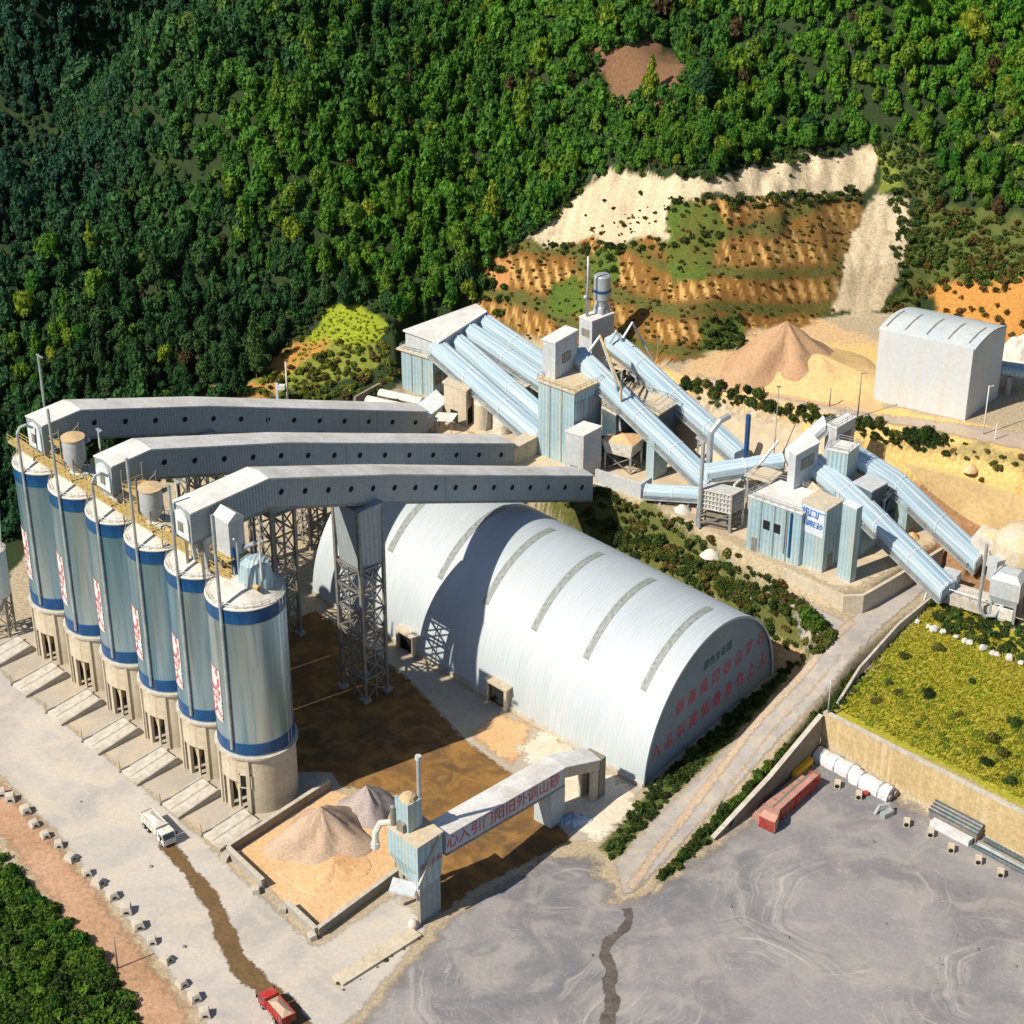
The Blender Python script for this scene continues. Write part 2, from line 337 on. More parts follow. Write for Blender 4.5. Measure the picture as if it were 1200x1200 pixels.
paint(inpx([(618,278),(655,248),(690,218),(702,200),(770,201),(840,206),(930,186),(1028,174),(1027,222),(950,229),(830,228),(783,236),(776,276),(700,284),(640,288)]), LS, 3, 7)
paint(inpx([(1022,228),(1070,226),(1064,290),(1058,330),(1035,366),(970,370),(985,325),(1005,270)]), LS, 3, 7)
ls_ = (np.abs(colr-np.array(LS)).sum(2) < .05)[...,None]; er = vn(PX*.5+PY*.12, PY*.06, 5, 1, 3)[...,None]; colr[:] = np.where(ls_, colr*(1+.20*er)*(1-np.clip(vn(GX,GY,5,0,3)-.55,0,1)[...,None]*.7), colr)
paint(inpx([(1030,172),(1062,168),(1095,190),(1085,225),(1030,226)]), (.16,.19,.03), 5, 5)
paint(inpx([(1075,330),(1200,318),(1300,320),(1300,420),(1180,400),(1100,365)]), (.42,.20,.05), 6, 8)
paint(inpx([(690,60),(760,40),(810,70),(800,120),(720,120)]), (.16,.09,.05), 8, 10)
paint(inpx([(578,305),(600,305),(600,340),(575,335)]), (.42,.20,.07), 4, 4)
paint(inpx([(385,362),(420,358),(452,380),(445,400),(400,408),(385,395)]), (.20,.24,.02), 3, 2)       # mown knoll
paint(inpx([(250,470),(330,420),(385,375),(400,405),(440,400),(455,425),(400,445),(330,462)]), (.16,.185,.03), 5, 6)
paint(inpx([(385,362),(420,358),(452,380),(445,398),(415,404),(388,402),(352,424),(335,425),(365,392)]), (.22,.27,.02), 3, 4)
paint(inpx([(310,432),(345,405),(388,395),(392,408),(350,425),(325,448)]), (.38,.20,.05), 5, 5)
paint(inpx([(235,468),(262,445),(330,448),(330,470)]), (.36,.20,.06), 6, 6)
paint(inpx([(95,325),(112,318),(140,330),(120,338)]), (.45,.25,.12), 3, 3)
paint(inpx([(1128,138),(1134,136),(1215,180),(1210,186)]), (.20,.22,.05), 3, 2)
paint(inpx([(1050,165),(1100,190),(1105,240),(1200,258),(1400,275),(1400,330),(1200,325),(1085,335),(1070,365),(1030,368),(1062,320),(1075,232),(1050,228)]), (.075,.095,.022), 6, 8)
# low ground
paint(inpx([(120,530),(300,500),(420,480),(300,545),(150,560)]), (.14,.15,.03), 6, 8)
paint(inpx([(610,585),(690,575),(760,590),(830,640),(900,690),(985,745),(930,770),(900,745),(850,715),(720,650)]), (.10,.11,.03), 5, 6)
paint(inpx([(700,995),(757,930),(905,792),(915,765),(965,755),(930,790),(860,862),(790,932),(722,1008)]), (.075,.095,.022), 4, 3)
paint(inpx([(765,1035),(835,960),(900,893),(960,832),(990,795),(1000,800),(975,838),(900,925),(835,985),(785,1030)]), (.075,.10,.022), 4, 3)
paint(inpx([(905,745),(945,760),(930,800),(905,790)]), (.42,.30,.16), 4, 3)
paint(inpx([(975,838),(1100,700),(1140,705),(1220,760),(1500,860),(1500,1090)]), (.30,.28,.03), 4, 2)
paint(inpx([(0,1000),(90,1090),(190,1200),(300,1400),(-300,1400),(-300,800)]), (.07,.09,.02), 6, 8)
ny, nx = GX.shape
me = bpy.data.meshes.new('ground'); idx = np.arange(ny*nx).reshape(ny, nx)
quads = np.stack([idx[:-1,:-1], idx[:-1,1:], idx[1:,1:], idx[1:,:-1]], -1).reshape(-1, 4)
me.vertices.add(ny*nx); me.vertices.foreach_set('co', np.stack([GX, GY, GZ], -1).ravel())
me.loops.add(quads.size); me.loops.foreach_set('vertex_index', quads.ravel())
me.polygons.add(len(quads)); me.polygons.foreach_set('loop_start', np.arange(len(quads))*4); me.polygons.foreach_set('use_smooth', np.ones(len(quads), bool))
me.update(); ca_ = me.color_attributes.new('soil', 'FLOAT_COLOR', 'POINT')
ca_.data.foreach_set('color', np.concatenate([colr, np.ones(GX.shape+(1,))], -1).astype(np.float32).ravel())
groundm = M('soil', (1,1,1), rough=.97, world=True, attr='soil', fine=1.6, fvar=.38, bump=.7, bscale=1.3, scale=.2)
me.materials.append(groundm); ground = bpy.data.objects.new('ground', me); C.objects.link(ground)
tag(ground, 'earth and wooded hillside under and around the plant', 'ground', kind='structure')
def drape(name, pts, mat, lift, label, cat, step=2.0, kind='structure', wob=0.0):     # a thin sheet laid over the terrain
    xs = [p[0] for p in pts]; ys = [p[1] for p in pts]
    X = np.arange(min(xs)-step, max(xs)+step*1.5, step); Y = np.arange(min(ys)-step, max(ys)+step*1.5, step); A, B = np.meshgrid(X, Y)
    ob = []; n = len(pts)
    me = bpy.data.meshes.new(name); import bmesh
    bm = bmesh.new(); den = []
    for i in range(n):
        a, b = Vector(pts[i]), Vector(pts[(i+1)%n]); L_ = (b-a).length; k = max(1, int(L_/step))
        for j in range(k):
            q = a+(b-a)*j/k
            if wob: q = q+Vector((math.sin(q.x*1.3+q.y*.7), math.cos(q.y*1.1-q.x*.6), 0))*wob
            den.append(q)
    f = bm.faces.new([bm.verts.new((q.x, q.y, 0)) for q in den])
    for xx in X: bmesh.ops.bisect_plane(bm, geom=bm.verts[:]+bm.edges[:]+bm.faces[:], plane_co=(xx,0,0), plane_no=(1,0,0))
    for yy in Y: bmesh.ops.bisect_plane(bm, geom=bm.verts[:]+bm.edges[:]+bm.faces[:], plane_co=(0,yy,0), plane_no=(0,1,0))
    bmesh.ops.recalc_face_normals(bm, faces=bm.faces[:])
    co = np.array([v.co[:] for v in bm.verts]); z = height(co[:,0], co[:,1])
    for v, zz in zip(bm.verts, z): v.co.z = zz+lift
    if bm.faces[:] and sum(f.normal.z for f in bm.faces) < 0: bmesh.ops.reverse_faces(bm, faces=bm.faces[:])
    bm.to_mesh(me); bm.free(); me.materials.append(mat)
    me.polygons.foreach_set('use_smooth', [True]*len(me.polygons))
    o = bpy.data.objects.new(name, me); C.objects.link(o); return tag(o, label, cat, kind=kind)

def fade(o, pts, width, rag=.7, sc=.8):     # let a stain or spill thin out raggedly towards its rim
    me = o.data; co = np.array([v.co[:] for v in me.vertices]); d = -poly_d(co[:,0], co[:,1], [(p[0], p[1]) for p in pts])/width
    a = me.attributes.new('rim', 'FLOAT', 'POINT'); a.data.foreach_set('value', np.clip(d, 0, 3).astype(np.float32))
    m = me.materials[0].copy(); me.materials[0] = m; nt = m.node_tree; N = nt.nodes; b = N['Principled BSDF']
    at = N.new('ShaderNodeAttribute'); at.attribute_name = 'rim'; ge = N.new('ShaderNodeNewGeometry'); no = N.new('ShaderNodeTexNoise'); no.inputs['Scale'].default_value = sc; no.inputs['Detail'].default_value = 6; no.inputs['Roughness'].default_value = .65
    nt.links.new(ge.outputs['Position'], no.inputs['Vector']); ma = N.new('ShaderNodeMath'); ma.operation = 'MULTIPLY_ADD'; nt.links.new(no.outputs['Fac'], ma.inputs[0]); ma.inputs[1].default_value = 2.6*rag; nt.links.new(at.outputs['Fac'], ma.inputs[2])
    mr = N.new('ShaderNodeMapRange'); mr.interpolation_type = 'SMOOTHSTEP'; mr.inputs['From Min'].default_value = 1.3*rag; mr.inputs['From Max'].default_value = 1.3*rag+.75; nt.links.new(ma.outputs[0], mr.inputs['Value']); nt.links.new(mr.outputs[0], b.inputs['Alpha'])
    return o
# ---------------------------------------------------------------- roads, yards, floors
def yardmat(name, a, b, c, swirl=.35, sc=.035, turns=()):
    m = bpy.data.materials.new(name); m.use_nodes = True; nt = m.node_tree; N = nt.nodes; Lk = nt.links; b0 = N['Principled BSDF']; b0.inputs['Roughness'].default_value = .93
    b0.inputs['Specular IOR Level'].default_value = .2
    co = N.new('ShaderNodeNewGeometry').outputs['Position']
    def noise(s, det=5, dist=0, st=(1,1,1), rz=0, vec=None):
        mp = N.new('ShaderNodeMapping'); mp.inputs['Scale'].default_value = st; mp.inputs['Rotation'].default_value = (0,0,rz); Lk.new(vec or co, mp.inputs['Vector'])
        n = N.new('ShaderNodeTexNoise'); n.inputs['Scale'].default_value = s; n.inputs['Detail'].default_value = det; n.inputs['Distortion'].default_value = dist; n.inputs['Roughness'].default_value = .6
        Lk.new(mp.outputs[0], n.inputs['Vector']); return n.outputs['Fac']
    def remap(f, lo, hi, x=0, y=1):
        r = N.new('ShaderNodeMapRange'); r.interpolation_type = 'SMOOTHSTEP'
        r.inputs['From Min'].default_value = lo; r.inputs['From Max'].default_value = hi; r.inputs['To Min'].default_value = x; r.inputs['To Max'].default_value = y
        Lk.new(f, r.inputs['Value']); return r.outputs[0]
    def mix(f, x, y, mode='MIX'):
        k = N.new('ShaderNodeMixRGB'); k.blend_type = mode
        for i, v in enumerate((f, x, y)):
            if hasattr(v, 'links'): Lk.new(v, k.inputs[i])
            else: k.inputs[i].default_value = v if i == 0 else lin(v)
        return k.outputs[0]
    base = mix(remap(noise(sc, 6, 1.2), .36, .64), a, b)
    base = mix(remap(noise(sc*4.2, 6, .8), .42, .66, 0, .75), base, c)
    # wheel-polished arcs: thin bands of strongly stretched, distorted noise
    s1 = remap(noise(.05, 3, 3.5), .47, .53); s2 = noise(.16, 2, 5.5)
    arcs = remap(s2, .485, .5, 0, 1); arcs2 = remap(s2, .5, .515, 1, 0)
    mu = N.new('ShaderNodeMath'); mu.operation = 'MULTIPLY'; Lk.new(arcs, mu.inputs[0]); Lk.new(arcs2, mu.inputs[1])
    mu2 = N.new('ShaderNodeMath'); mu2.operation = 'MULTIPLY'; Lk.new(mu.outputs[0], mu2.inputs[0]); Lk.new(s1, mu2.inputs[1])
    mu3 = N.new('ShaderNodeMath'); mu3.operation = 'MULTIPLY'; mu3.inputs[1].default_value = swirl; Lk.new(mu2.outputs[0], mu3.inputs[0])
    base = mix(mu3.outputs[0], base, (min(.7, c[0]*1.5+.12), min(.7, c[1]*1.5+.12), min(.7, c[2]*1.5+.12)))
    for cx, cy, r0_, r1_ in turns:          # tyre-polished turning circles round a point of the yard
        sub = N.new('ShaderNodeVectorMath'); sub.operation = 'SUBTRACT'; Lk.new(co, sub.inputs[0]); sub.inputs[1].default_value = (cx, cy, 0)
        dn = N.new('ShaderNodeVectorMath'); dn.operation = 'ADD'; Lk.new(sub.outputs[0], dn.inputs[0])
        wn = N.new('ShaderNodeTexNoise'); wn.inputs['Scale'].default_value = .07; Lk.new(co, wn.inputs['Vector']); wv = N.new('ShaderNodeVectorMath'); wv.operation = 'SCALE'; wv.inputs['Scale'].default_value = 9; Lk.new(wn.outputs['Color'], wv.inputs[0]); Lk.new(wv.outputs[0], dn.inputs[1])
        sp = N.new('ShaderNodeSeparateXYZ'); Lk.new(dn.outputs[0], sp.inputs[0]); at = N.new('ShaderNodeMath'); at.operation = 'ARCTAN2'; Lk.new(sp.outputs[1], at.inputs[0]); Lk.new(sp.outputs[0], at.inputs[1])
        fl = N.new('ShaderNodeCombineXYZ'); Lk.new(sp.outputs[0], fl.inputs[0]); Lk.new(sp.outputs[1], fl.inputs[1]); ln = N.new('ShaderNodeVectorMath'); ln.operation = 'LENGTH'; Lk.new(fl.outputs[0], ln.inputs[0]); rr_ = ln.outputs['Value']
        cb = N.new('ShaderNodeCombineXYZ'); Lk.new(rr_, cb.inputs[0]); Lk.new(at.outputs[0], cb.inputs[1])
        st_ = remap(noise(1.0, 4, 0, (1.15,.55,1), 0, cb.outputs[0]), .5, .72); pm = N.new('ShaderNodeMath'); pm.operation = 'MULTIPLY'; Lk.new(remap(noise(.055, 3), .42, .58), pm.inputs[0]); Lk.new(remap(rr_, r0_, r0_+5), pm.inputs[1]); ring = N.new('ShaderNodeMath'); ring.operation = 'MULTIPLY'; Lk.new(pm.outputs[0], ring.inputs[0]); Lk.new(remap(rr_, r1_, r1_-7), ring.inputs[1])
        m1 = N.new('ShaderNodeMath'); m1.operation = 'MULTIPLY'; Lk.new(st_, m1.inputs[0]); Lk.new(ring.outputs[0], m1.inputs[1]); m2 = N.new('ShaderNodeMath'); m2.operation = 'MULTIPLY'; m2.inputs[1].default_value = .55; Lk.new(m1.outputs[0], m2.inputs[0])
        base = mix(m2.outputs[0], base, (min(.7, c[0]*1.35+.06), min(.7, c[1]*1.35+.05), min(.7, c[2]*1.35+.04)))
        dk = remap(noise(1.0, 4, 0, (.8,.4,1), 0, cb.outputs[0]), .48, .3); m3 = N.new('ShaderNodeMath'); m3.operation = 'MULTIPLY'; Lk.new(dk, m3.inputs[0]); Lk.new(ring.outputs[0], m3.inputs[1]); m4 = N.new('ShaderNodeMath'); m4.operation = 'MULTIPLY'; m4.inputs[1].default_value = .45; Lk.new(m3.outputs[0], m4.inputs[0])
        base = mix(m4.outputs[0], base, (b[0]*.7, b[1]*.7, b[2]*.72))
    f = remap(noise(1.4, 8), .3, .7, .93, 1.06); cv = N.new('ShaderNodeCombineXYZ'); [Lk.new(f, i) for i in cv.inputs]
    base = mix(1.0, base, cv.outputs[0], 'MULTIPLY'); base = mix(remap(noise(.55, 8), .66, .74, 0, .45), base, (.13,.12,.11))
    Lk.new(base, b0.inputs['Base Color'])
    bp = N.new('ShaderNodeBump'); bp.inputs['Strength'].default_value = .12; bp.inputs['Distance'].default_value = .08; Lk.new(noise(1.8, 8), bp.inputs['Height']); Lk.new(bp.outputs[0], b0.inputs['Normal'])
    return m
tc_ = [P(*t_, 0) for t_ in ((690,1110),(1010,1040),(880,1190),(1210,1130))]
yardm = yardmat('yard_concrete', (.235,.232,.245), (.155,.156,.175), (.30,.285,.275), .25, .03, [(tc_[0].x,tc_[0].y,9,30),(tc_[1].x,tc_[1].y,6,24),(tc_[2].x,tc_[2].y,12,32),(tc_[3].x,tc_[3].y,5,22)])
roadm = yardmat('pale_road', (.44,.415,.39), (.33,.315,.305), (.48,.43,.37), .2)
apronm= yardmat('apron_concrete', (.38,.35,.31), (.33,.30,.26), (.44,.37,.27), .1)
soilm = yardmat('dark_wet_soil', (.18,.098,.034), (.105,.066,.034), (.29,.16,.048), .1, .06)
rampm = yardmat('side_road', (.36,.34,.33), (.28,.27,.27), (.42,.36,.29), .25, .08)
wetm  = M('wet_mud', (.10,.065,.030), (.17,.105,.045), rough=.55, scale=.25, contrast=1, fvar=.3, world=True, bump=.3)
dampm = M('damp_stain', (.085,.075,.07), (.12,.10,.09), rough=.6, scale=.4, fvar=.3, world=True, bump=.3)
spill = M('pale_dust_spill', (.66,.60,.50), (.52,.44,.33), rough=.98, scale=.12, contrast=.9, fvar=.22, world=True, bump=.5)

def soft(name, pts, mat, lift, label, cat, step, width, rag=.7, sc=.8): return fade(drape(name, pts, mat, lift, label, cat, step), pts, width, rag, sc)
def px0(l, z=0): return [P(a, b, z) for a, b in l]
soft('yard', px0([(560,1040),(640,1000),(705,1000),(728,1052),(755,1042),(838,985),(958,884),(1110,960),(1300,1060),(1500,1180),(1300,1420),(900,1420),(400,1420),(330,1260),(420,1190),(470,1130),(500,1092)]), yardm, .05, 'grey concrete yard with swirling wheel marks in front of the shed', 'yard', 2.0, 5.0, 0.8, 0.25)
soft('road', px0([(-120,700),(0,782),(120,880),(245,985),(268,1012),(312,1050),(372,1108),(470,1040),(505,1088),(470,1132),(420,1192),(330,1262),(300,1300),(225,1180),(130,1060),(60,975),(0,912),(-120,800)]), roadm, .055, 'pale dusty haul road running past the silos', 'road', 2.0, 1.6, 0.7, 0.6)
drape('apron', px0([(-30,760),(25,735),(100,735),(160,760),(335,905),(388,905),(400,922),(270,1004),(250,985),(120,880),(0,782)]), apronm, .05, 'stained concrete apron under the silos', 'apron', 3)
soft('soil_floor', px0([(322,730),(372,715),(420,748),(480,795),(545,865),(600,905),(650,955),(672,985),(620,1012),(560,1042),(515,1075),(470,1028),(500,1000),(470,935),(395,922),(335,905),(300,800)]), soilm, .045, 'dark damp soil floor between the silos and the shed', 'soil', 1.2, 1.6, 0.8, 0.7)
drape('footpath', px0([(372,715),(470,765),(752,925),(690,985),(672,986),(600,906),(545,866),(480,796),(420,749)]), apronm, .06, 'pale concrete strip along the foot of the shed', 'path', 2)
soft('dust_spill', px0([(600,875),(640,850),(735,915),(752,930),(748,952),(700,995),(655,965),(640,935)]), spill, .075, 'white stone dust spilled at the loading bridge foot', 'dust', 0.9, 2.6, 0.9, 0.6)
soft('sand_spill', px0([(545,860),(585,832),(625,850),(620,880),(600,900),(575,885)]), sandm, .07, 'sand spilled on the strip by the shed doorway', 'sand', 0.8, 2.2, 0.9, 0.7)
soft('side_road', [hit(a,b) for a, b in ((718,1012),(790,935),(860,866),(928,792),(960,752),(930,728),(850,690),(862,678),(940,708),(990,728),(1075,672),(1092,688),(1034,738),(1004,775),(960,826),(890,896),(820,968),(748,1046),(728,1052))], rampm, .12, 'rutted side road climbing past the end of the shed', 'road', 0.8, 1.2, 0.8, 0.8)
soft('upper_road', [P(a,b,ZU) for a, b in ((812,448),(815,436),(900,462),(1010,482),(1100,492),(1230,510),(1400,545),(1400,575),(1200,530),(1090,506),(1000,492),(900,474),(800,450))], yardmat('upper_road_dust', (.42,.35,.28), (.36,.30,.25), (.48,.38,.27), .2, .06), .08, 'dusty road along the top of the sandy bank', 'road', 1.2, 2.0, 0.8, 0.6)
soft('terrace_floor', [W(*a) for a in ((-74,41),(-50,40),(-28,45.5),(-19,53.8),(0,55),(14,53.8),(39.6,53.8),(39.6,83),(38,93),(8,89),(-24,81),(-44,70),(-70,65),(-84,68),(-92,63))], yardmat('terrace_dust', (.50,.42,.31), (.42,.35,.26), (.56,.45,.30), .15, .07), .06, 'pale dusty terrace that carries the crushing station', 'terrace', 1.5, 2.5, 0.8, 0.6)
def ribbon(cl, wd):                          # outline of a smooth curved strip through road points
    pts = [P(a, b, 0) for a, b in cl]; out = []
    for i in range(len(pts)-1):
        a, b, c_, d_ = pts[max(i-1,0)], pts[i], pts[i+1], pts[min(i+2,len(pts)-1)]
        for k in range(6):
            t = k/6; out.append(.5*((2*b)+(c_-a)*t+(2*a-5*b+4*c_-d_)*t*t+(3*b-a-3*c_+d_)*t**3))
    out.append(pts[-1]); l, r = [], []
    for i, q in enumerate(out):
        u = (out[min(i+1,len(out)-1)]-out[max(i-1,0)]).normalized(); n = Vector((u.y,-u.x,0)); f = i/(len(out)-1); w_ = wd*(.75+.5*f)*(1+.13*math.sin(i*.8)+.08*math.sin(i*1.9)); l.append(q+n*w_); r.append(q-n*w_)
    return l+r[::-1]
soft('wet_track', ribbon([(192,986),(222,1022),(250,1060),(266,1100),(282,1132),(312,1160),(345,1195),(372,1240)], 2.0), wetm, .075, 'wet brown track of sprinkled water curving along the road', 'track', 0.6, 1.0, 0.8, 1.0)
soft('drain_stain', ribbon([(734,1064),(737,1078),(728,1092),(713,1104),(709,1120),(717,1138),(713,1156),(718,1176),(712,1196),(716,1230)], 1.15), dampm, .085, 'dark damp trickle across the concrete yard', 'stain', 0.35, 0.6, 0.8, 1.8)
def ribbon3(cl, wd):
    pts = [hit(a, b) for a, b in cl]; l, r = [], []
    for i, q in enumerate(pts):
        u = (pts[min(i+1,len(pts)-1)]-pts[max(i-1,0)]).normalized(); n = Vector((u.y,-u.x,0)); l.append(q+n*wd); r.append(q-n*wd)
    return l+r[::-1]
CLR = [(737,1044),(780,985),(827,925),(877,859),(935,797),(968,758),(1000,728)]
rutm = M('tan_ruts', (.45,.33,.21), (.38,.33,.28), rough=.97, scale=.3, contrast=.9, fvar=.25, world=True, bump=.4)
soft('rut_strip', ribbon3(CLR, 1.15), rutm, .17, 'tan worn strip along the middle of the side road', 'wheel ruts', 0.5, 0.9, 0.9, 0.9)
soft('rut_strip', ribbon3([(x+19, y+9) for x, y in CLR[:6]], .5), rutm, .17, 'narrow tan wheel rut nearer the retaining wall bank', 'wheel ruts', 0.5, 0.9, 0.9, 0.9)
verge = M('reddish_verge', (.46,.29,.20), (.30,.18,.10), rough=.98, scale=.09, contrast=.9, fvar=.3, fine=1.2, world=True, bump=.5)
soft('verge', px0([(-120,800),(0,905),(60,972),(130,1058),(225,1180),(240,1260),(170,1260),(120,1150),(60,1065),(0,985),(-120,900)]), verge, .065, 'reddish earth verge outside the concrete road blocks', 'verge', 1.5, 3.0, 0.9, 0.5)
0 and drape('tyre_marks', px0([(555,1082),(560,1082),(556,1110),(566,1140),(585,1165),(620,1195),(612,1197),(580,1172),(560,1145),(551,1112)]), roadm, .085, 'pale curved wheel marks on the yard concrete', 'marks', 1.5)
# ---------------------------------------------------------------- silos
base6 = P(304,925,0); zb, zt = 12.4, 43.0
b1 = P(82,758,0); b5 = b1+(base6-b1)*.8
SP = [b1+(base6-b1)*(i/5) for i in range(6)]; SP[5] = base6+Vector((ca,sa,0))*.35
r = 6.2
silo = thing('storage_silo', '', 'silo', SP[0], ANG, 'cement silos in a row')
openA = [(R(-102),R(-92)),(R(-87),R(-57))]         # two truck doorways side by side
mb = MB(); n = 96
def isopen(a): return any(x <= a <= y for x, y in openA) or 1.25 < a < 1.8
for i in range(n):
    a0, a1 = -math.pi+6.28318*i/n, -math.pi+6.28318*(i+1)/n; am = (a0+a1)/2; z0 = 6.6 if isopen(am) else 0
    ro, ri = r+.1, r-.6
    q = [(ro*math.cos(a0),ro*math.sin(a0)),(ro*math.cos(a1),ro*math.sin(a1)),(ri*math.cos(a1),ri*math.sin(a1)),(ri*math.cos(a0),ri*math.sin(a0))]
    mb.prism(q, z0, zb-.35)
mb.build('base', conc, silo, local=True)
mb = MB(); mb.cyl((0,0,zb-2),(0,0,6.2), r-.8, .9, n=24); mb.build('hopper', steel, silo, True, local=True)
for aa in (-52,-107):                          # flat buttress walls that frame the doorways
    mb = MB(); mb.box((math.cos(R(aa))*(r-.05), math.sin(R(aa))*(r-.05), 5.9), (1.0, .6, 11.8), R(aa)); mb.build('buttress', conc, silo, local=True)
mb = MB(); mb.box((math.cos(R(-72))*(r-.6),math.sin(R(-72))*(r-.6),3.3), (.4,.4,6.6), R(-72)); mb.build('pillar', conc, silo, local=True)
mb = MB(); mb.cyl((.9,-r+1.6,3.6),(.9,-r+1.6,6.0), .55, .9, n=12); mb.build('loading_spout', yellow, silo, local=True)
mb = MB(); mb.lathe([(r-.1,zb-.36),(r+.55,zb-.36),(r+.6,zb+.1),(r-.1,zb+.22)], n=64); mb.build('ledge', kerbm, silo, 40, local=True)
mb = MB(); prof = [(r-.02,zb)]
pass
prof += [(r,zt),(r-.3,zt)]; mb.lathe(prof, n=72); mb.build('shell', silom, silo, 40, local=True)
mb = MB(); mb.lathe([(r-.05,zb+.5),(r+.09,zb+.5),(r+.09,zb+2.9),(r-.05,zb+2.9)], n=72); mb.build('lower_band', bandm, silo, 40, local=True)
mb = MB(); mb.lathe([(r-.05,zt-2.7),(r+.09,zt-2.7),(r+.09,zt-.15),(r-.05,zt-.1)], n=72); mb.build('upper_band', bandm, silo, 40, local=True)
mb = MB(); mb.lathe([(r-.1,zt-.05),(r+.15,zt),(r+.15,zt+.2),(r-.35,zt+.45),(3.4,zt+2.2),(1.6,zt+2.9),(0.02,zt+3.0)], n=64); roofo = mb.build('roof', dustw, silo, 40, local=True)
mb = MB()
for k in range(28):
    a = 6.28318*k/28; mb.cyl((r*.985*math.cos(a),r*.985*math.sin(a),zt+.2),(r*.985*math.cos(a),r*.985*math.sin(a),zt+1.35), .045, n=5)
for zz in (.75,1.3): mb.tube([(r*.985*math.cos(6.28318*k/36),r*.985*math.sin(6.28318*k/36),zt+zz) for k in range(37)], .04, 5)
mb.build('railing', galv, silo, local=True)
mb = MB()                                      # outside ladder on the far side and seams read as thin verticals
for s in (-.3,.3): mb.cyl((r+.25,s+2.0,zb+.5),(r+.25,s+2.0,zt+1), .05, n=5)
for k in range(40): mb.cyl((r+.25,1.7,zb+1+k*.75),(r+.25,2.3,zb+1+k*.75), .035, n=4)
mb.build('ladder', galv, silo, local=True)
# curved sign with red characters
def curved(name, a0, wd, z0, z1, rr, mat, par):
    mb = MB(); N_ = 10; st = [(a0-wd/2/rr+wd/rr*i/N_) for i in range(N_+1)]
    mb.loft([[(rr*math.cos(a),rr*math.sin(a),z0),(rr*math.cos(a),rr*math.sin(a),z1)] for a in st]); 
    mb.loft([[((rr-.08)*math.cos(a),(rr-.08)*math.sin(a),z1),((rr-.08)*math.cos(a),(rr-.08)*math.sin(a),z0)] for a in st])
    return mb.build(name, mat, par, True, local=True)
aS = R(-90-17)
pan = curved('sign_panel', aS, 4.0, 18.6, 29.4, r+.06, M('sign_white', (.62,.55,.55), (.66,.62,.62), rough=.6, fvar=.1, bump=0), silo)
mb = MB()
for k, ch in enumerate('昌盈达'):
    vs, fs = glyphs(ch, 4.3)
    mb.add([((r+.10)*math.cos(aS+x/(r+.1)), (r+.10)*math.sin(aS+x/(r+.1)), 27.4-k*3.5+y*.92) for x, y in vs], fs)
let = mb.build('lettering', redp, pan, local=True)
# dust pipe: straight and hooked kinds
def pipe_mesh(ztop, hook):
    mb = MB(); y = -r-.02; x_ = 1.9; pts = [(x_,y,zb+1.5),(x_,y,zt-1),(x_,y-.1,ztop)]
    if hook: pts += [(x_+.15,y+.5,ztop+1.2),(x_+.5,y+1.6,ztop+1.5),(x_+.9,y+2.8,ztop+.6)]
    mb.tube(pts, .27, 10)
    for z in (16,22,28,34,40): mb.box((x_,y+.3,z), (.4,.6,.18))
    return mb
dp = pipe_mesh(51.5, True).build('dust_pipe', galv, silo, 40, local=True)
straight = pipe_mesh(61.5, False).build('dust_pipe', galv, silo, 40, local=True); smesh = straight.data; bpy.data.objects.remove(straight)
names = ['farthest banded steel silo of the row, at the forest end with a hooked dust pipe', 'banded steel silo second from the forest end of the row, with a tall straight pipe',
 'banded steel silo third from the forest end, hooked pipe passing the middle gallery head', 'banded steel silo third from the sand pit, with a straight pipe and round dust collector',
 'banded steel silo next to the silo nearest the sand pit', 'big banded steel silo nearest the sand pit, its whole side and concrete base in view']
silos = [silo]
for i in range(1, 6):
    o = copy_tree(silo); o.location = SP[i]; silos.append(o)
for i, o in enumerate(silos):
    o['label'] = names[i]
    if i in (1,3,4,5):
        for ch in o.children:
            if ch.name.startswith('dust_pipe'): ch.data = smesh
    if i == 5: o.scale = (1.1,1.1,1)
mb = MB(); mb.box((0,0,0),(1.7,.3,2.6)); wn = mb.build('window', dark, silos[5], local=True); wn.location = (r*math.cos(-.98), r*math.sin(-.98), 7.2); wn.rotation_euler.z = -.98+math.pi/2
mb = MB()
for sx, sz, wx, hh in ((-.95,0,.2,3.0),(.95,0,.2,3.0),(0,1.4,2.1,.2),(0,-1.4,2.1,.2)): mb.box((sx,-.1,sz),(wx,.35,hh))
wf = mb.build('window_frame', conc, wn, local=True)
# ---- equipment on the silo tops
def L2W(o, x, y, z): return Vector((o.location.x+x*ca-y*sa, o.location.y+x*sa+y*ca, z))
for i, (x, y, rad, z0, z1, lab) in {1:(0,-.8,2.1,47.2,53.0,'round grey dust collector with a tan lid between the far and middle gallery heads'),
                                    3:(-.6,-.6,2.1,46.6,52.5,'round grey dust collector with a tan lid between the middle and near gallery heads'),
                                    4:(-1.6,.6,1.7,47.0,52.6,'pale round dust collector under the eaves of the nearest gallery head')}.items():
    b = L2W(silos[i], x, y, zt+2.3); t = thing('dust_collector', lab, 'dust collector', b, ANG, 'dust collectors on the silo tops')
    mb = MB(); mb.lathe([(.5,0),(rad,z0-zt-2.3+1.5),(rad,z1-zt-2.3),(rad-.3,z1-zt-2.3)], n=28); mb.build('body', greyw, t, 40, local=True)
    mb = MB(); zz = z1-zt-2.3; mb.lathe([(rad+.15,zz-.1),(rad+.15,zz+.15),(.02,zz+.5)], n=28); mb.build('lid', tanlid, t, 40, local=True)
    for k in range(4):
        a = .785+1.5708*k; mb = MB(); mb.cyl((rad*math.cos(a),rad*math.sin(a),-.6),(rad*math.cos(a),rad*math.sin(a),z0-zt), .12, n=6); mb.build('leg', steel, t, local=True)
s6 = silos[5]
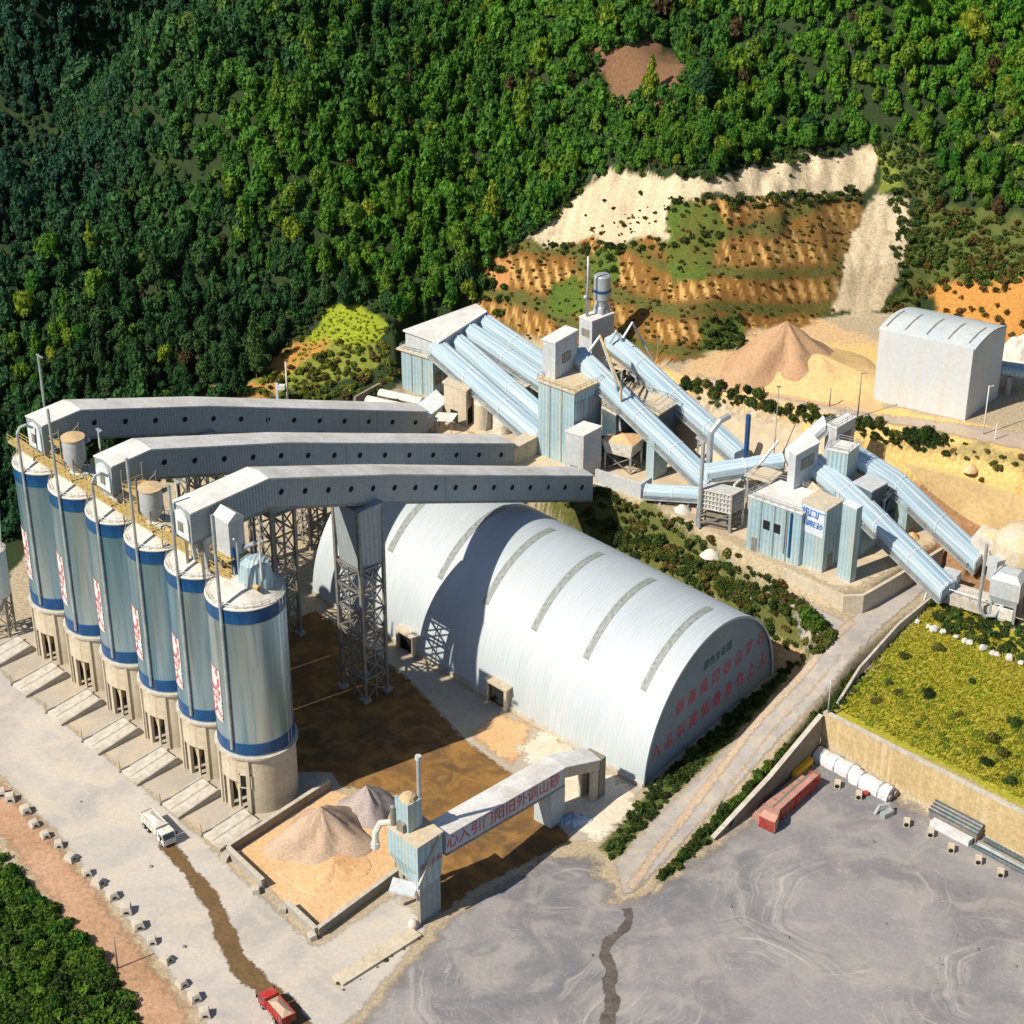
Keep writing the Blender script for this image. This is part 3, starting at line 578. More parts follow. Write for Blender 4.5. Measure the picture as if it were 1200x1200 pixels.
t = thing('filter_unit', 'boxy pale filter house with a peaked roof on the silo nearest the sand pit', 'filter unit', L2W(s6,-3.4,.2,zt+2), ANG)
mb = MB(); mb.prism([(-1.9,-1.6),(1.9,-1.6),(1.9,1.6),(-1.9,1.6)], 4.2, 11.2); mb.build('body', greyw, t, local=True)
mb = MB(); mb.add([(-2.1,-1.8,11.2),(2.1,-1.8,11.2),(2.1,1.8,11.2),(-2.1,1.8,11.2),(-2.1,0,12.6),(2.1,0,12.6)], [(3,2,1,0),(0,1,5,4),(2,3,4,5),(0,4,3),(1,2,5)]); mb.build('roof', groof, t, local=True)
for x in (-1.6,1.6):
    for y in (-1.3,1.3): mb = MB(); mb.bar((x,y,-1.6),(x,y,4.2), .22); mb.build('leg', steel, t, local=True)
mb = MB(); mb.prism([(-2.6,-2.6),(2.4,-2.6),(2.4,2.2),(-2.6,2.2)], 3.95, 4.15)
for x, y in ((-2.6,-2.6),(0,-2.6),(2.4,-2.6),(-2.6,0),(-2.6,2.2)): mb.cyl((x,y,4.1),(x,y,5.3), .06, n=5)
mb.tube([(2.4,-2.6,5.25),(-2.6,-2.6,5.25),(-2.6,2.2,5.25)], .06, 5); mb.build('platform', yellow, t, local=True)
t = thing('settling_tank', 'blue grey tapered tank beside the filter house on the nearest silo', 'tank', L2W(s6,1.6,1.2,zt+.6), ANG)
mb = MB(); mb.lathe([(3.1,0),(3.1,2.2),(2.5,5.4),(1.3,6.2),(.02,6.3)], n=10); mb.build('body', clad, t, 30, local=True)
mb = MB(); mb.tube([(-1.6,-2.2,0),(-1.6,-2.2,9.5),(-1.6,-2.8,10.2)], .2, 8); mb.build('vent_pipe', galv, t, local=True)
mb = MB(); mb.tube([(-2.8,-1.8,1),(-2.9,-2.0,7.5)], .32, 8); mb.build('riser', bandm, t, local=True)
# yellow catwalk over the row of silos
p0, p1 = L2W(silos[0],-7,-2.6,0), L2W(silos[5],-1.0,-2.6,0); Lw = (p1-p0).length
t = thing('catwalk', 'long yellow steel catwalk with railings running over the silo tops', 'catwalk', (p0.x,p0.y,zt+2.6), ANG)
mb = MB(); mb.box((Lw/2,0,.1),(Lw,2.0,.12)); mb.box((Lw/2,-1,-.1),(Lw,.15,.45)); mb.box((Lw/2,1,-.1),(Lw,.15,.45)); mb.build('deck', yellow, t, local=True)
for s in (-1, 1):
    mb = MB()
    for k in range(int(Lw/1.8)+1): mb.cyl((k*1.8,s,.1),(k*1.8,s,1.5), .07, n=5)
    for zz in (.8,1.5): mb.cyl((0,s,zz),(Lw,s,zz), .075, n=5)
    mb.build('railing', yellow, t, local=True)
mb = MB()
for k in range(12):
    x = 3+k*(Lw-5)/11; mb.bar((x,-1,0),(x,-1,-2.4), .2); mb.bar((x,1,0),(x,1,-2.0), .2); mb.bar((x,-1,-2.2),(x,1,0), .12)
mb.build('trestle', yellow, t, local=True)
for i, (x, y, hh, lab) in enumerate(((2.5,3.2,10.5,'short white lamp post between the far and middle galleries'),(2.3,3.0,10.0,'short white lamp post between the middle and nearest galleries'),(4.2,.6,11.0,'slim white lamp post at the corner of the nearest silo'))):
    o = silos[(1,3,5)[i]]; b = L2W(o, x, y, zt+.6); t = thing('lamp_post', lab, 'lamp post', b, ANG, 'lamp posts on the silo tops')
    mb = MB(); mb.cyl((0,0,0),(0,0,hh), .22, .16, n=8); mb.build('post', white, t, local=True)
    mb = MB(); mb.box((.5,-.1,hh+.1),(1.5,.5,.3)); mb.build('lamp_head', galv, t, local=True)
b = L2W(silos[0],-3.2,3.0,zt+.6); t = thing('antenna_mast', 'thin mast with a cross arm behind the farthest gallery head', 'mast', b, ANG)
mb = MB(); mb.cyl((0,0,0),(0,0,19.5), .3, .2, n=8); mb.build('pole', galv, t, local=True)
mb = MB(); mb.bar((-.6,0,19.3),(1.6,0,19.3), .18); mb.build('cross_arm', galv, t, local=True)
# the small silo at the picture's left end
bs = P(4,742,0); t = thing('small_silo', 'small pale blue silo on an open steel frame beside the farthest big silo', 'silo', bs, ANG)
mb = MB(); mb.lathe([(2.6,9.5),(2.75,9.7),(2.75,19.6),(2.6,20)], n=32); mb.build('shell', M('pale_blue_paint', (.50,.60,.68), (.58,.63,.66), rough=.5, fvar=.12, streak=.3, bump=.05), t, 40, local=True)
mb = MB(); mb.lathe([(2.9,19.9),(2.9,20.2),(1,21.1),(.02,21.2)], n=32); mb.build('roof', dustw, t, 40, local=True)
mb = MB(); mb.cyl((0,0,9.6),(0,0,5.5), 2.6, .5, n=20); mb.build('hopper', galv, t, True, local=True)
for k in range(6):
    a = 1.0472*k; mb = MB(); mb.bar((2.5*math.cos(a),2.5*math.sin(a),0),(2.5*math.cos(a),2.5*math.sin(a),10.2), .4); mb.build('leg', steel, t, local=True)
mb = MB()
for zz in (3.2,6.4):
    for k in range(6):
        a, b_ = 1.0472*k, 1.0472*(k+1); mb.bar((2.5*math.cos(a),2.5*math.sin(a),zz),(2.5*math.cos(b_),2.5*math.sin(b_),zz), .22); mb.bar((2.5*math.cos(a),2.5*math.sin(a),zz-3),(2.5*math.cos(b_),2.5*math.sin(b_),zz), .14)
mb.build('bracing', steel, t, local=True)
mb = MB(); mb.tube([(1.5,1.5,20),(2.2,2.2,34)], .14, 6); mb.build('feed_pipe', galv, t, local=True)
# loading lanes: kerbed concrete islands between the trucks' ways
isl = 0
ordn = ['at the forest end','second from the forest end','third from the forest end','fourth from the forest end','fifth from the forest end','sixth from the forest end','nearest the sand pit']
for i in range(7):
    if i < 6: c0 = SP[i]-Vector((ca,sa,0))*6.3
    else: c0 = SP[5]+Vector((ca,sa,0))*6.0
    t = thing('lane_island', 'sloping pale concrete island between truck lanes, '+ordn[i], 'kerb island', c0, ANG, 'concrete islands between the silo truck lanes')
    mb = MB(); mb.prism([(-2.3,-6.6),(2.3,-6.6),(2.6,-15.4),(-2.6,-15.4)], 0, [1.5,1.5,.4,.4]); mb.build('slab', kerbm, t, local=True)
    mb = MB(); mb.prism([(-2.7,-6.4),(-2.3,-6.4),(-2.6,-15.9),(-3.0,-15.9)], 0, [1.7,1.7,.55,.55]); mb.prism([(2.3,-6.4),(2.7,-6.4),(3.0,-15.9),(2.6,-15.9)], 0, [1.7,1.7,.55,.55]); mb.prism([(-.15,-6.7),(.15,-6.7),(.15,-15.3),(-.15,-15.3)], 0, [1.56,1.56,.46,.46]); mb.build('kerb', concg, t, local=True)
    mb = MB(); mb.cyl((-2.8,-15.6,.3),(-2.8,-15.6,2.6), .11, n=7); mb.build('marker_post', yellow, t, local=True)
    # a flat wing wall between neighbouring silo bases
    if i < 6:
        w = MB(); w.prism([(-.3,-1.2),(.3,-1.2),(.3,-3.6),(-.3,-3.6)], 0, 8.6)
        o = w.build('dividing_wall', conc, None, local=True); o.location = c0+Vector((0,0,.02)); o.rotation_euler.z = ANG
        tag(o, 'tall concrete wall between silo bases, behind the island '+ordn[i], 'wall', 'walls between the silo bases')

# clutter that crowds the silo tops
for i in range(6):
    o = silos[i]; b = L2W(o, 2.6, -.6, zt+1.6); t = thing('motor_unit', 'yellow motor and gearbox, silo top '+['at the forest end','second from the forest end','third from the forest end','third from the sand pit','second from the sand pit','nearest the sand pit'][i], 'motor', b, ANG, 'motors on the silo tops')
    mb = MB(); mb.box((0,0,1.0),(1.8,1.3,1.2)); mb.box((0,0,.2),(2.2,1.7,.4)); mb.build('gearbox', greyw, t, local=True)
    mb = MB(); mb.cyl((.9,0,1.1),(2.3,0,1.1), .5, n=12); mb.build('motor', yellow, t, 40, local=True)
    b = L2W(o, -2.6, .9, zt+1.4); t = thing('duct_run', 'bent grey dust duct, silo top '+['at the forest end','second from the forest end','third from the forest end','third from the sand pit','second from the sand pit','nearest the sand pit'][i], 'duct', b, ANG, 'dust ducts on the silo tops')
    mb = MB(); mb.tube([(0,0,-.6),(0,0,4.2),(1.4,.6,6.0),(3.4,1.2,7.4)], .42, 8); mb.build('duct', galv, t, 40, local=True)
    mb = MB(); mb.cyl((0,0,2.0),(0,0,2.4), .6, n=10); mb.cyl((0,0,-.6),(0,0,-.2), .75, n=10); mb.build('flange', steel, t, 40, local=True)
    if i in (0, 2, 4):
        b = L2W(o, 6.3, .8, zt+1); t = thing('service_tower', 'dark steel service frame under the gallery head '+['at the forest end','in the middle of the silo row','nearest the sand pit'][i//2], 'frame', b, ANG, 'service frames under the gallery heads')
        for x in (-2.2,2.2):
            for y in (-2.2,2.2): mb = MB(); mb.bar((x,y,-1),(x,y,9), .28); mb.build('post', steel, t, local=True)
        mb = MB()
        for z in (2.2,5.4):
            mb.box((0,0,z),(4.8,4.8,.14))
            for x in (-2.3,2.3): mb.bar((x,-2.3,z+1.1),(x,2.3,z+1.1), .1)
            mb.bar((-2.3,-2.3,z+1.1),(2.3,-2.3,z+1.1), .1)
        mb.build('platform', yellow, t, local=True)
        mb = MB()
        for z in (0,3,6): mb.bar((-2.2,-2.2,z),(2.2,-2.2,z+2.6), .16); mb.bar((2.2,-2.2,z),(2.2,2.2,z+2.6), .16)
        mb.build('bracing', steel, t, local=True)
# ---------------------------------------------------------------- three long galleries
def sidev(a, b): d = (b-a); d.z = 0; d.normalize(); return Vector((d.y, -d.x, 0))      # to the right of travel
def path_frames(pts):
    out = []
    for i, p in enumerate(pts):
        s = Vector((0,0,0))
        if i > 0: s += sidev(pts[i-1], p)
        if i < len(pts)-1: s += sidev(p, pts[i+1])
        s.normalize(); ref = sidev(pts[i-1], p) if i > 0 else sidev(p, pts[i+1]); out.append(s/max(.4, s.dot(ref)))
    return out
def section(mb, pts, sec, close=True, caps=True, uvl=None):
    fr = path_frames(pts); rings = [[p+f*s+Vector((0,0,z)) for s, z in sec] for p, f in zip(pts, fr)]
    d = [0]
    for a, b in zip(pts[:-1], pts[1:]): d.append(d[-1]+(b-a).length)
    cl = [0]
    for k in range(len(sec)): a, b = sec[k], sec[(k+1) % len(sec)]; cl.append(cl[-1]+math.hypot(a[0]-b[0], a[1]-b[1]))
    mb.loft(rings, close, caps, (lambda i, j: (d[i], cl[j])))
def subdiv(pts, step):
    out = []
    for a, b in zip(pts[:-1], pts[1:]):
        n = max(1, int((b-a).length/step)); out += [a+(b-a)*(i/n) for i in range(n)]
    return out+[pts[-1]]
def gallery(label, head, elbow, mid, end, holes, wd=5.2, ht=6.0, hexp=0.0):
    b = Vector((head.x, head.y, zt+3)); t = thing('conveyor_gallery', label, 'gallery', b, 0, 'enclosed conveyor galleries')
    pts = [head, elbow, mid, end]
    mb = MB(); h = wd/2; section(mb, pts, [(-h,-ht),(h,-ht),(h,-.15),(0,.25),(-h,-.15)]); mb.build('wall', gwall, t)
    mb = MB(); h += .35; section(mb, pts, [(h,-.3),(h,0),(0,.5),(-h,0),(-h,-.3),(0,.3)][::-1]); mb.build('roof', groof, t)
    mb = MB(); section(mb, pts, [(-wd/2-.05,-ht-.5),(wd/2+.05,-ht-.5),(wd/2+.05,-ht),(-wd/2-.05,-ht)]); mb.build('truss', steel, t)
    # portholes in both long walls
    segs = [(elbow, mid), (mid, end)]; tot = sum((y-x).length for x, y in segs)
    for k in range(holes):
        s = 3+(tot-7)*k/(holes-1)
        a, b_ = segs[0] if s < (segs[0][1]-segs[0][0]).length else segs[1]; ss = s if a is elbow else s-(segs[0][1]-segs[0][0]).length
        c = a+(b_-a).normalized()*ss; sd = sidev(a, b_); c = c+sd*(wd/2)-Vector((0,0,ht*.5))
        mb = MB(); mb.cyl(c-sd*.2, c+sd*.05, .58, n=14); mb.build('porthole', dark, t)
    # collars where the sheets meet
    for f in (.25,.5,.75):
        c = mid+(end-mid)*f; mb = MB(); u = (end-mid).normalized()*.15; section(mb, [c-u, c+u], [(-wd/2-.06,-ht-.1),(wd/2+.06,-ht-.1),(wd/2+.06,-.2),(-wd/2-.06,-.2)]); mb.build('collar', gwall, t)
    # discharge head: arched end with a hooded drop chute
    d = (head-elbow); d.z = 0; d.normalize(); sd = Vector((d.y,-d.x,0)); c = head+d*.05
    mb = MB(); ring = []
    for k in range(13):
        a = math.pi*k/12; ring.append(c+sd*(wd/2*.82*math.cos(a))+Vector((0,0,-2.6+2.2*math.sin(a))))
    ring += [c-sd*(wd/2*.82)+Vector((0,0,-ht+.3)), c+sd*(wd/2*.82)+Vector((0,0,-ht+.3))]
    mb.loft([ring, [v+d*.25 for v in ring]], True, True); mb.build('end_panel', hoodw, t)
    mb = MB(); o = c+d*.27-Vector((0,0,3.6)); mb.box(o, (1.3,.3,1.8), math.atan2(sd.y, sd.x)); mb.build('inspection_hatch', steel, t)
    for s in (-1, 1):
        mb = MB(); q = head+(elbow-head)*.22+sd*(s*1.6); mb.lathe([(.3,-7.5),(.9,-6),(1.5,0),(.02,.1)], c=(q.x,q.y,head.z-ht), n=10); mb.build('chute', greyw, t)
    for f in (.12, .8):
        for s in (-1, 1):
            q = head+(elbow-head)*f+sd*(s*(wd/2-.3)); mb = MB(); mb.bar((q.x,q.y,zt+.5),(q.x,q.y,q.z-ht), .45); mb.build('support_leg', steel, t)
    return t
gal = []
gspec = [('farthest long grey gallery, its roof nearly level against the forest', (-70.0,), (40,487),(85,478), (492,477), 58),
         ('middle long grey gallery, running between the other two', (-46.5,), (125,535),(170,519),(592,514),58),
         ('nearest long grey gallery, crossing in front of the shed and carried by a trestle', (-17.5,), (208,585),(296,551),(684,552),58)]
for i, (lab, pp, hp, ep, en, z) in enumerate(gspec):
    p = pp[0]
    zh = (53.0,53.8,57.6)[i]; hd = W(p, (-57.0,-57.5,-61.0)[i], zh); el = W(p, (-48.5,-49.0,-44.5)[i], zh+.4)
    nd = P(en[0], en[1], 21.0); md = el+(nd-el)*.33; md.z += (1.0,1.0,.6)[i]
    gal.append((hd, el, md, nd)); gallery(lab, hd, el, md, nd, (13,14,16)[i])
# trestle towers
def tower(label, base, ztop, w0, w1, panel, rz):
    t = thing('trestle_tower', label, 'tower', base, rz, 'lattice towers under the galleries')
    zp = ztop-panel; q = [(-1,-1),(1,-1),(1,1),(-1,1)]
    def cn(i, z): k = w0+(w1-w0)*z/ztop; return Vector((q[i%4][0]*k, q[i%4][1]*k*.8, z))
    for i in range(4): mb = MB(); mb.bar(cn(i,0), cn(i,ztop), .6); mb.build('leg', steel, t, local=True)
    mb = MB(); nb = 6
    for k in range(nb):
        z0, z1 = zp*k/nb, zp*(k+1)/nb
        for i in range(4):
            mb.bar(cn(i,z1), cn(i+1,z1), .32); mb.bar(cn(i,z0), cn(i+1,z1), .24); mb.bar(cn(i+1,z0), cn(i,z1), .24)
            m = (cn(i,0)+cn(i+1,0))/2; mb.bar((cn(i,z0)+cn(i+1,z0))/2, (cn(i,z1)+cn(i+1,z1))/2, .26)
    mb.build('bracing', steel, t, local=True)
    mb = MB(); r1 = [cn(i,ztop)*1.08 for i in range(4)]; r0 = [cn(i,zp)*1.05 for i in range(4)]
    for v in r1: v.z = ztop
    for v in r0: v.z = zp
    r0 = [Vector((v.x*.8, v.y*.8, zp)) if i in (0,1) else v for i, v in enumerate(r0)]
    mb.loft([r0, r1], True, True); mb.build('cladding', gwall, t, local=True)
    for i in range(4): mb = MB(); c = cn(i,0); mb.box((c.x,c.y,.4),(1.6,1.6,.8)); mb.build('footing', concg, t, local=True)
hd, el, md, nd = gal[2]
def under(g, q):
    hd, el, md, nd = g; f = (q+44.5)/(45.5+44.5)
    a, b, ff = (el, md, f/.33) if f < .33 else (md, nd, (f-.33)/.67)
    return a+(b-a)*ff
u = under(gal[2], -21); tower('lattice tower with a clad head under the nearest gallery, beside the shed wall', (u.x,u.y,0), u.z-6.4, 3.4, 3.6, 13, ANG)
u = under(gal[1], -17); tower('lattice tower with a clad head under the middle gallery, near the silos', (u.x,u.y,0), u.z-6.4, 3.4, 3.6, 9, ANG)
u = under(gal[0], -17); tower('lattice tower under the farthest gallery, behind the other towers', (u.x,u.y,0), u.z-6.4, 3.2, 3.4, 6, ANG)
u = under(gal[0], 12); z0 = hz(u.x,u.y); tower('short lattice tower under the uphill half of the farthest gallery', (u.x,u.y,z0), u.z-6.4-z0, 2.6, 3.0, 5, ANG)
u = under(gal[1], 14); z0 = hz(u.x,u.y); tower('short lattice tower under the uphill half of the middle gallery', (u.x,u.y,z0), u.z-6.4-z0, 2.6, 3.0, 5, ANG)
# ---------------------------------------------------------------- the vaulted shed
NL, NR = Vector(SHED_NL), Vector(SHED_NR); FL = P(380,703,0)
ax = (FL-NL); ax.normalize(); sd = (NR-NL); rad = sd.length/2; sd.normalize(); LEN = 93.0
def arch(d, t, k=1.0): return NL+ax*d+sd*(rad-rad*k*math.cos(t))+Vector((0,0,rad*k*math.sin(t)))
t = thing('vaulted_shed', 'huge white half-round storage shed with grey skylight strips', 'shed', NL, 0)
mb = MB(); nt_, nl = 64, 31
mb.loft([[arch(LEN*i/nl, math.pi*j/nt_) for j in range(nt_+1)] for i in range(nl+1)], uvs=lambda i, j: (LEN*i/nl, rad*math.pi*j/nt_))
mb.loft([[arch(d_, math.pi*j/nt_, k) for j in range(nt_+1)] for d_, k in ((-.55,1.0),(-.55,1.006),(.3,1.006),(.3,1.0))], uvs=lambda i, j: (0, j))
mb.build('roof_shell', shedm, t, 30)
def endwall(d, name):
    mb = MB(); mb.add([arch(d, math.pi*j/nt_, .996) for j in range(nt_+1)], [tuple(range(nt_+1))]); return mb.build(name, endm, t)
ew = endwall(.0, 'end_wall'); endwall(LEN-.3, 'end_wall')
mb = MB()
for j in range(nt_): mb.add([arch(-.56, math.pi*j/nt_, .985), arch(-.56, math.pi*(j+1)/nt_, .985), arch(-.56, math.pi*(j+1)/nt_, 1.006), arch(-.56, math.pi*j/nt_, 1.006)], [(0,1,2,3)])
mb.build('edge_trim', MATS['shed_sheet'], t)
for d0, wj in ((5.0,1.5),(19.4,1.5),(33.0,1.5),(46.2,1.5),(59.2,1.5),(74,1.5)):
    mb = MB(); ts = [R(43+62*j/24) for j in range(25)]
    mb.loft([[arch(d0+e, a, 1.0035) for a in ts] for e in (-wj/2, wj/2)], uvs=lambda i, j: (i*wj, j*1.0)); mb.build('skylight', skyl, t, 40)
mb = MB(); mb.prism([(NL-ax*.4-sd*.35), (NL+ax*LEN-sd*.35), (NL+ax*LEN+sd*.1), (NL-ax*.4+sd*.1)], 0, .9); mb.build('plinth', kerbm, t)
# red and green characters on the end wall
def on_end(txt, s0, s1, z0, z1, size, mat, nm):
    n = len(txt)
    for k, ch in enumerate(txt):
        f = k/(n-1); s = s0+(s1-s0)*f; z = z0+(z1-z0)*f; vs, fs = glyphs(ch, size); mb = MB()
        mb.add([NL-ax*.06+sd*(s+x)+Vector((0,0,z+y*1.15)) for x, y in vs], fs); mb.build('character', mat, ew)
on_end('新昌建网砂品矿石', 12.0, 40.5, 10.8, 10.8, 2.9, redp, 'lettering')
on_end('九品机建恒最昌色上人', 4.5, 41.5, 5.2, 5.2, 2.9, redp, 'lettering')
on_end('绿色生态园', 20.5, 28.5, 15.6, 15.6, 1.9, greenp, 'lettering')
# doorways let into the long side
def porch(s_px, wdt, hh, lab):
    c = P(*s_px, 0); d = (c-NL).dot(ax); b = NL+ax*d
    mb = MB(); q = b-sd*.9; o_ = sd
    for s in (-1, 1): mb.prism([q+ax*(s*wdt/2-.35)-sd*.3, q+ax*(s*wdt/2+.35)-sd*.3, q+ax*(s*wdt/2+.35)+sd*4, q+ax*(s*wdt/2-.35)+sd*4], 0, hh)
    mb.prism([q-ax*(wdt/2+.6)-sd*.5, q+ax*(wdt/2+.6)-sd*.5, q+ax*(wdt/2+.6)+sd*4, q-ax*(wdt/2+.6)+sd*4], hh, hh+.5)
    dr = mb.build('doorway', conc, t)
    mb = MB(); mb.prism([q-ax*(wdt/2-.36)+sd*.3, q+ax*(wdt/2-.36)+sd*.3, q+ax*(wdt/2-.36)+sd*1.6, q-ax*(wdt/2-.36)+sd*1.6], .05, hh-.05); mb.build('opening', dark, dr)
porch((582,826), 5.0, 4.6, ''); porch((478,762), 4.6, 4.2, '')
# ---------------------------------------------------------------- crushing and screening station
def surv(Lp, Cp, Rp, ybase, zb):            # outline and top height of a block from three top corners and the foot of the middle one
    b = P(Cp[0], ybase, zb); z1 = ZP(b.x, b.y, Cp[1]); Cw = P(Cp[0], Cp[1], z1); Lw_, Rw = P(Lp[0], Lp[1], z1), P(Rp[0], Rp[1], z1)
    return Lw_, Cw, Rw, Lw_+Rw-Cw, z1
def block(name, label, cat, Lp, Cp, Rp, ybase, zb=15.0, mat=None, roofm=None, over=.35, zf=None, group=None, panels=0, rt=.35):
    Lw_, Cw, Rw, Bw, z1 = surv(Lp, Cp, Rp, ybase, zb); c = (Lw_+Rw)/2; zf = zb if zf is None else zf
    t = thing(name, label, cat, (c.x, c.y, zf), math.atan2(Cw.y-Lw_.y, Cw.x-Lw_.x), group)
    mb = MB(); mb.prism([Lw_, Cw, Rw, Bw], zf, z1); wl = mb.build('wall', mat or clad, t)
    mb = MB(); ex = [c+(k-c)*(1+over/((k-c).length+.01)*1.4) for k in (Lw_, Cw, Rw, Bw)]; mb.prism(ex, z1+.002, z1+rt); mb.build('roof', roofm or tanroof, t)
    for k in range(panels):                  # dark seams between cladding panels on the long face
        f = (k+1)/(panels+1); a = Lw_+(Cw-Lw_)*f; u = (Cw-Lw_).normalized(); nrm = Vector((u.y,-u.x,0))
        mb = MB(); mb.prism([a-u*.14-nrm*.1, a+u*.14-nrm*.1, a+u*.14+nrm*.06, a-u*.14+nrm*.06], zf+.2, z1-.2); mb.build('seam', steel, t)
    t_info[t.name] = (Lw_, Cw, Rw, Bw, zf, z1); return t
t_info = {}
def facebox(t, nm, face, f0, f1, z0, z1, mat, dep=.12, par=None):     # a panel let onto a face: 'L' is left-to-middle, 'R' middle-to-right
    Lw_, Cw, Rw, Bw, zf, zt_ = t_info[t.name]; a, b = (Lw_, Cw) if face == 'L' else (Cw, Rw); u = (b-a); n = Vector((u.y,-u.x,0)).normalized()
    p, q = a+u*f0, a+u*f1; mb = MB(); mb.prism([p-n*.1, q-n*.1, q+n*dep, p+n*dep], z0, z1); return mb.build(nm, mat, par or t)
# transfer house at the uphill end
A1 = block('transfer_house', 'clad blue grey transfer house under the long header roof, beside the farthest gallery', 'transfer house', (470,410),(507,421),(519,414), 467, panels=2, over=.9)
zA = t_info[A1.name][5]
b = P(513,400,zA+5.0); zr = zA+5.2
pl = [P(x, y, zr) for x, y in ((472,387),(558,356),(571,365),(514,402))]
c = sum(pl, Vector())/4; t = thing('header_house', 'flat roofed header gallery feeding the pale blue conveyors', 'gallery', (c.x,c.y,zA+.4), 0)
mb = MB(); mb.prism([c+(k-c)*.95 for k in pl], zA+.36, zr-.3); mb.build('wall', greyw, t)
mb = MB(); mb.prism(pl, zr-.29, zr+.1); mb.build('roof', groof, t)
for k in (1, 2):
    q = c+(pl[k]-c)*.88; mb = MB(); z0 = hz(q.x,q.y); mb.bar((q.x,q.y,z0),(q.x,q.y,zA+.4), .8); mb.build('support_leg', clad, t)
# pale blue inclined conveyors
def conveyor(label, pts, wd, ht, legs=(), hoodmat=None, group='pale blue inclined conveyors', floor=None):
    b = Vector((pts[-1].x, pts[-1].y, hz(pts[-1].x, pts[-1].y))); t = thing('inclined_conveyor', label, 'conveyor', b, 0, group)
    h = wd/2; pp = subdiv(pts, 6)
    mb = MB(); sec = [(h,-ht*.66),(h,-.35),(h*.93,-.12),(h*.62,.02),(h*.60,.16),(h*.52,.16),(h*.50,.06),(h*.14,.16),(h*.12,.36),(-h*.12,.36),(-h*.14,.16),(-h*.50,.06),(-h*.52,.16),(-h*.60,.16),(-h*.62,.02),(-h*.93,-.12),(-h,-.35),(-h,-ht*.66)]
    section(mb, pp, sec, True, True); mb.build('hood', hoodmat or hood, t, 25)
    mb = MB(); section(mb, pts, [(-h*.9,-ht),(h*.9,-ht),(h*.9,-ht*.63),(-h*.9,-ht*.63)]); mb.build('frame', steel, t)
    tot = sum((b_-a).length for a, b_ in zip(pts[:-1], pts[1:])); n = max(2, int(tot/9))
    for k in range(n+1):                      # joint collars
        f = k/n; a, b_ = pts[0], pts[-1]
        if len(pts) > 2:
            l0 = (pts[1]-pts[0]).length/tot; a, b_, f = (pts[0], pts[1], f/l0) if f < l0 else (pts[1], pts[2], (f-l0)/(1-l0))
        cpt = a+(b_-a)*min(.985, max(.015, f)); u = (b_-a).normalized()*.14
        mb = MB(); section(mb, [cpt-u, cpt+u], [(s*1.05, z+.07 if z > -ht*.5 else z) for s, z in sec]); mb.build('collar', hoodw, t)
    mb = MB(); nst = max(3, int((pts[-1]-pts[-2]).length/2.2)); a, b_ = pts[-2], pts[-1]; s_ = sidev(a, b_)*(h+.55)
    for k in range(nst+1): q_ = a+(b_-a)*(k/nst)+s_; mb.bar(q_-Vector((0,0,ht*.9)), q_+Vector((0,0,.1-ht*.45)), .07)
    for dz in (-ht*.9,-ht*.66,.1-ht*.45): mb.bar(a+s_+Vector((0,0,dz)), b_+s_+Vector((0,0,dz)), .09)
    section(mb, [a, b_], [(h+.02,-ht*.93),(h+.75,-ht*.93),(h+.75,-ht*.90),(h+.02,-ht*.90)]); mb.build('walkway', galv, t)
    for f, kind in legs:
        cpt = pts[0]+(pts[-1]-pts[0])*f
        if len(pts) > 2:
            l0 = (pts[1]-pts[0]).length/tot; cpt = pts[0]+(pts[1]-pts[0])*(f/l0) if f < l0 else pts[1]+(pts[2]-pts[1])*((f-l0)/(1-l0))
        z0 = hz(cpt.x, cpt.y) if floor is None else floor; s_ = sidev(pts[0], pts[-1])
        if kind == 'bent':
            for s in (-1, 1): mb = MB(); mb.bar(Vector((cpt.x,cpt.y,z0))+s_*(s*h*1.15), Vector((cpt.x,cpt.y,cpt.z-ht))+s_*(s*h*.8), .38); mb.build('support_leg', galv, t)
            mb = MB(); zm = (z0+cpt.z-ht)/2; mb.bar(Vector((cpt.x,cpt.y,zm))-s_*h, Vector((cpt.x,cpt.y,zm))+s_*h, .25); mb.build('brace', galv, t)
        else:
            u = Vector((-s_.y, s_.x, 0)); mb = MB(); mb.prism([cpt-u*1.1-s_*h, cpt+u*1.1-s_*h, cpt+u*1.1+s_*h, cpt-u*1.1+s_*h], z0, cpt.z-ht*.62); mb.build('support_pier', clad, t)
    return t
def pz(x, y, z): return P(x, y, z)
zr_ = zr-.2
conveyor('pale blue conveyor nearest the camera of the four leaving the header house', [pz(511,400,zr_), pz(634,507,19.5)], 4.4, 3.2, ((.55,'bent'),))
conveyor('second pale blue conveyor leaving the header house, close behind the first', [pz(524,384,zr_), pz(640,484,21.0)], 3.8, 3.0, ((.6,'bent'),))
conveyor('third pale blue conveyor leaving the header house, beyond the dark gap', [pz(545,378,zr_), pz(645,446,23.0)], 4.2, 3.0, ((.6,'bent'),))
conveyor('pale blue conveyor farthest up the slope of the four leaving the header house', [pz(560,366,zr_), pz(648,426,23.5)], 4.2, 3.0, ((.6,'bent'),))
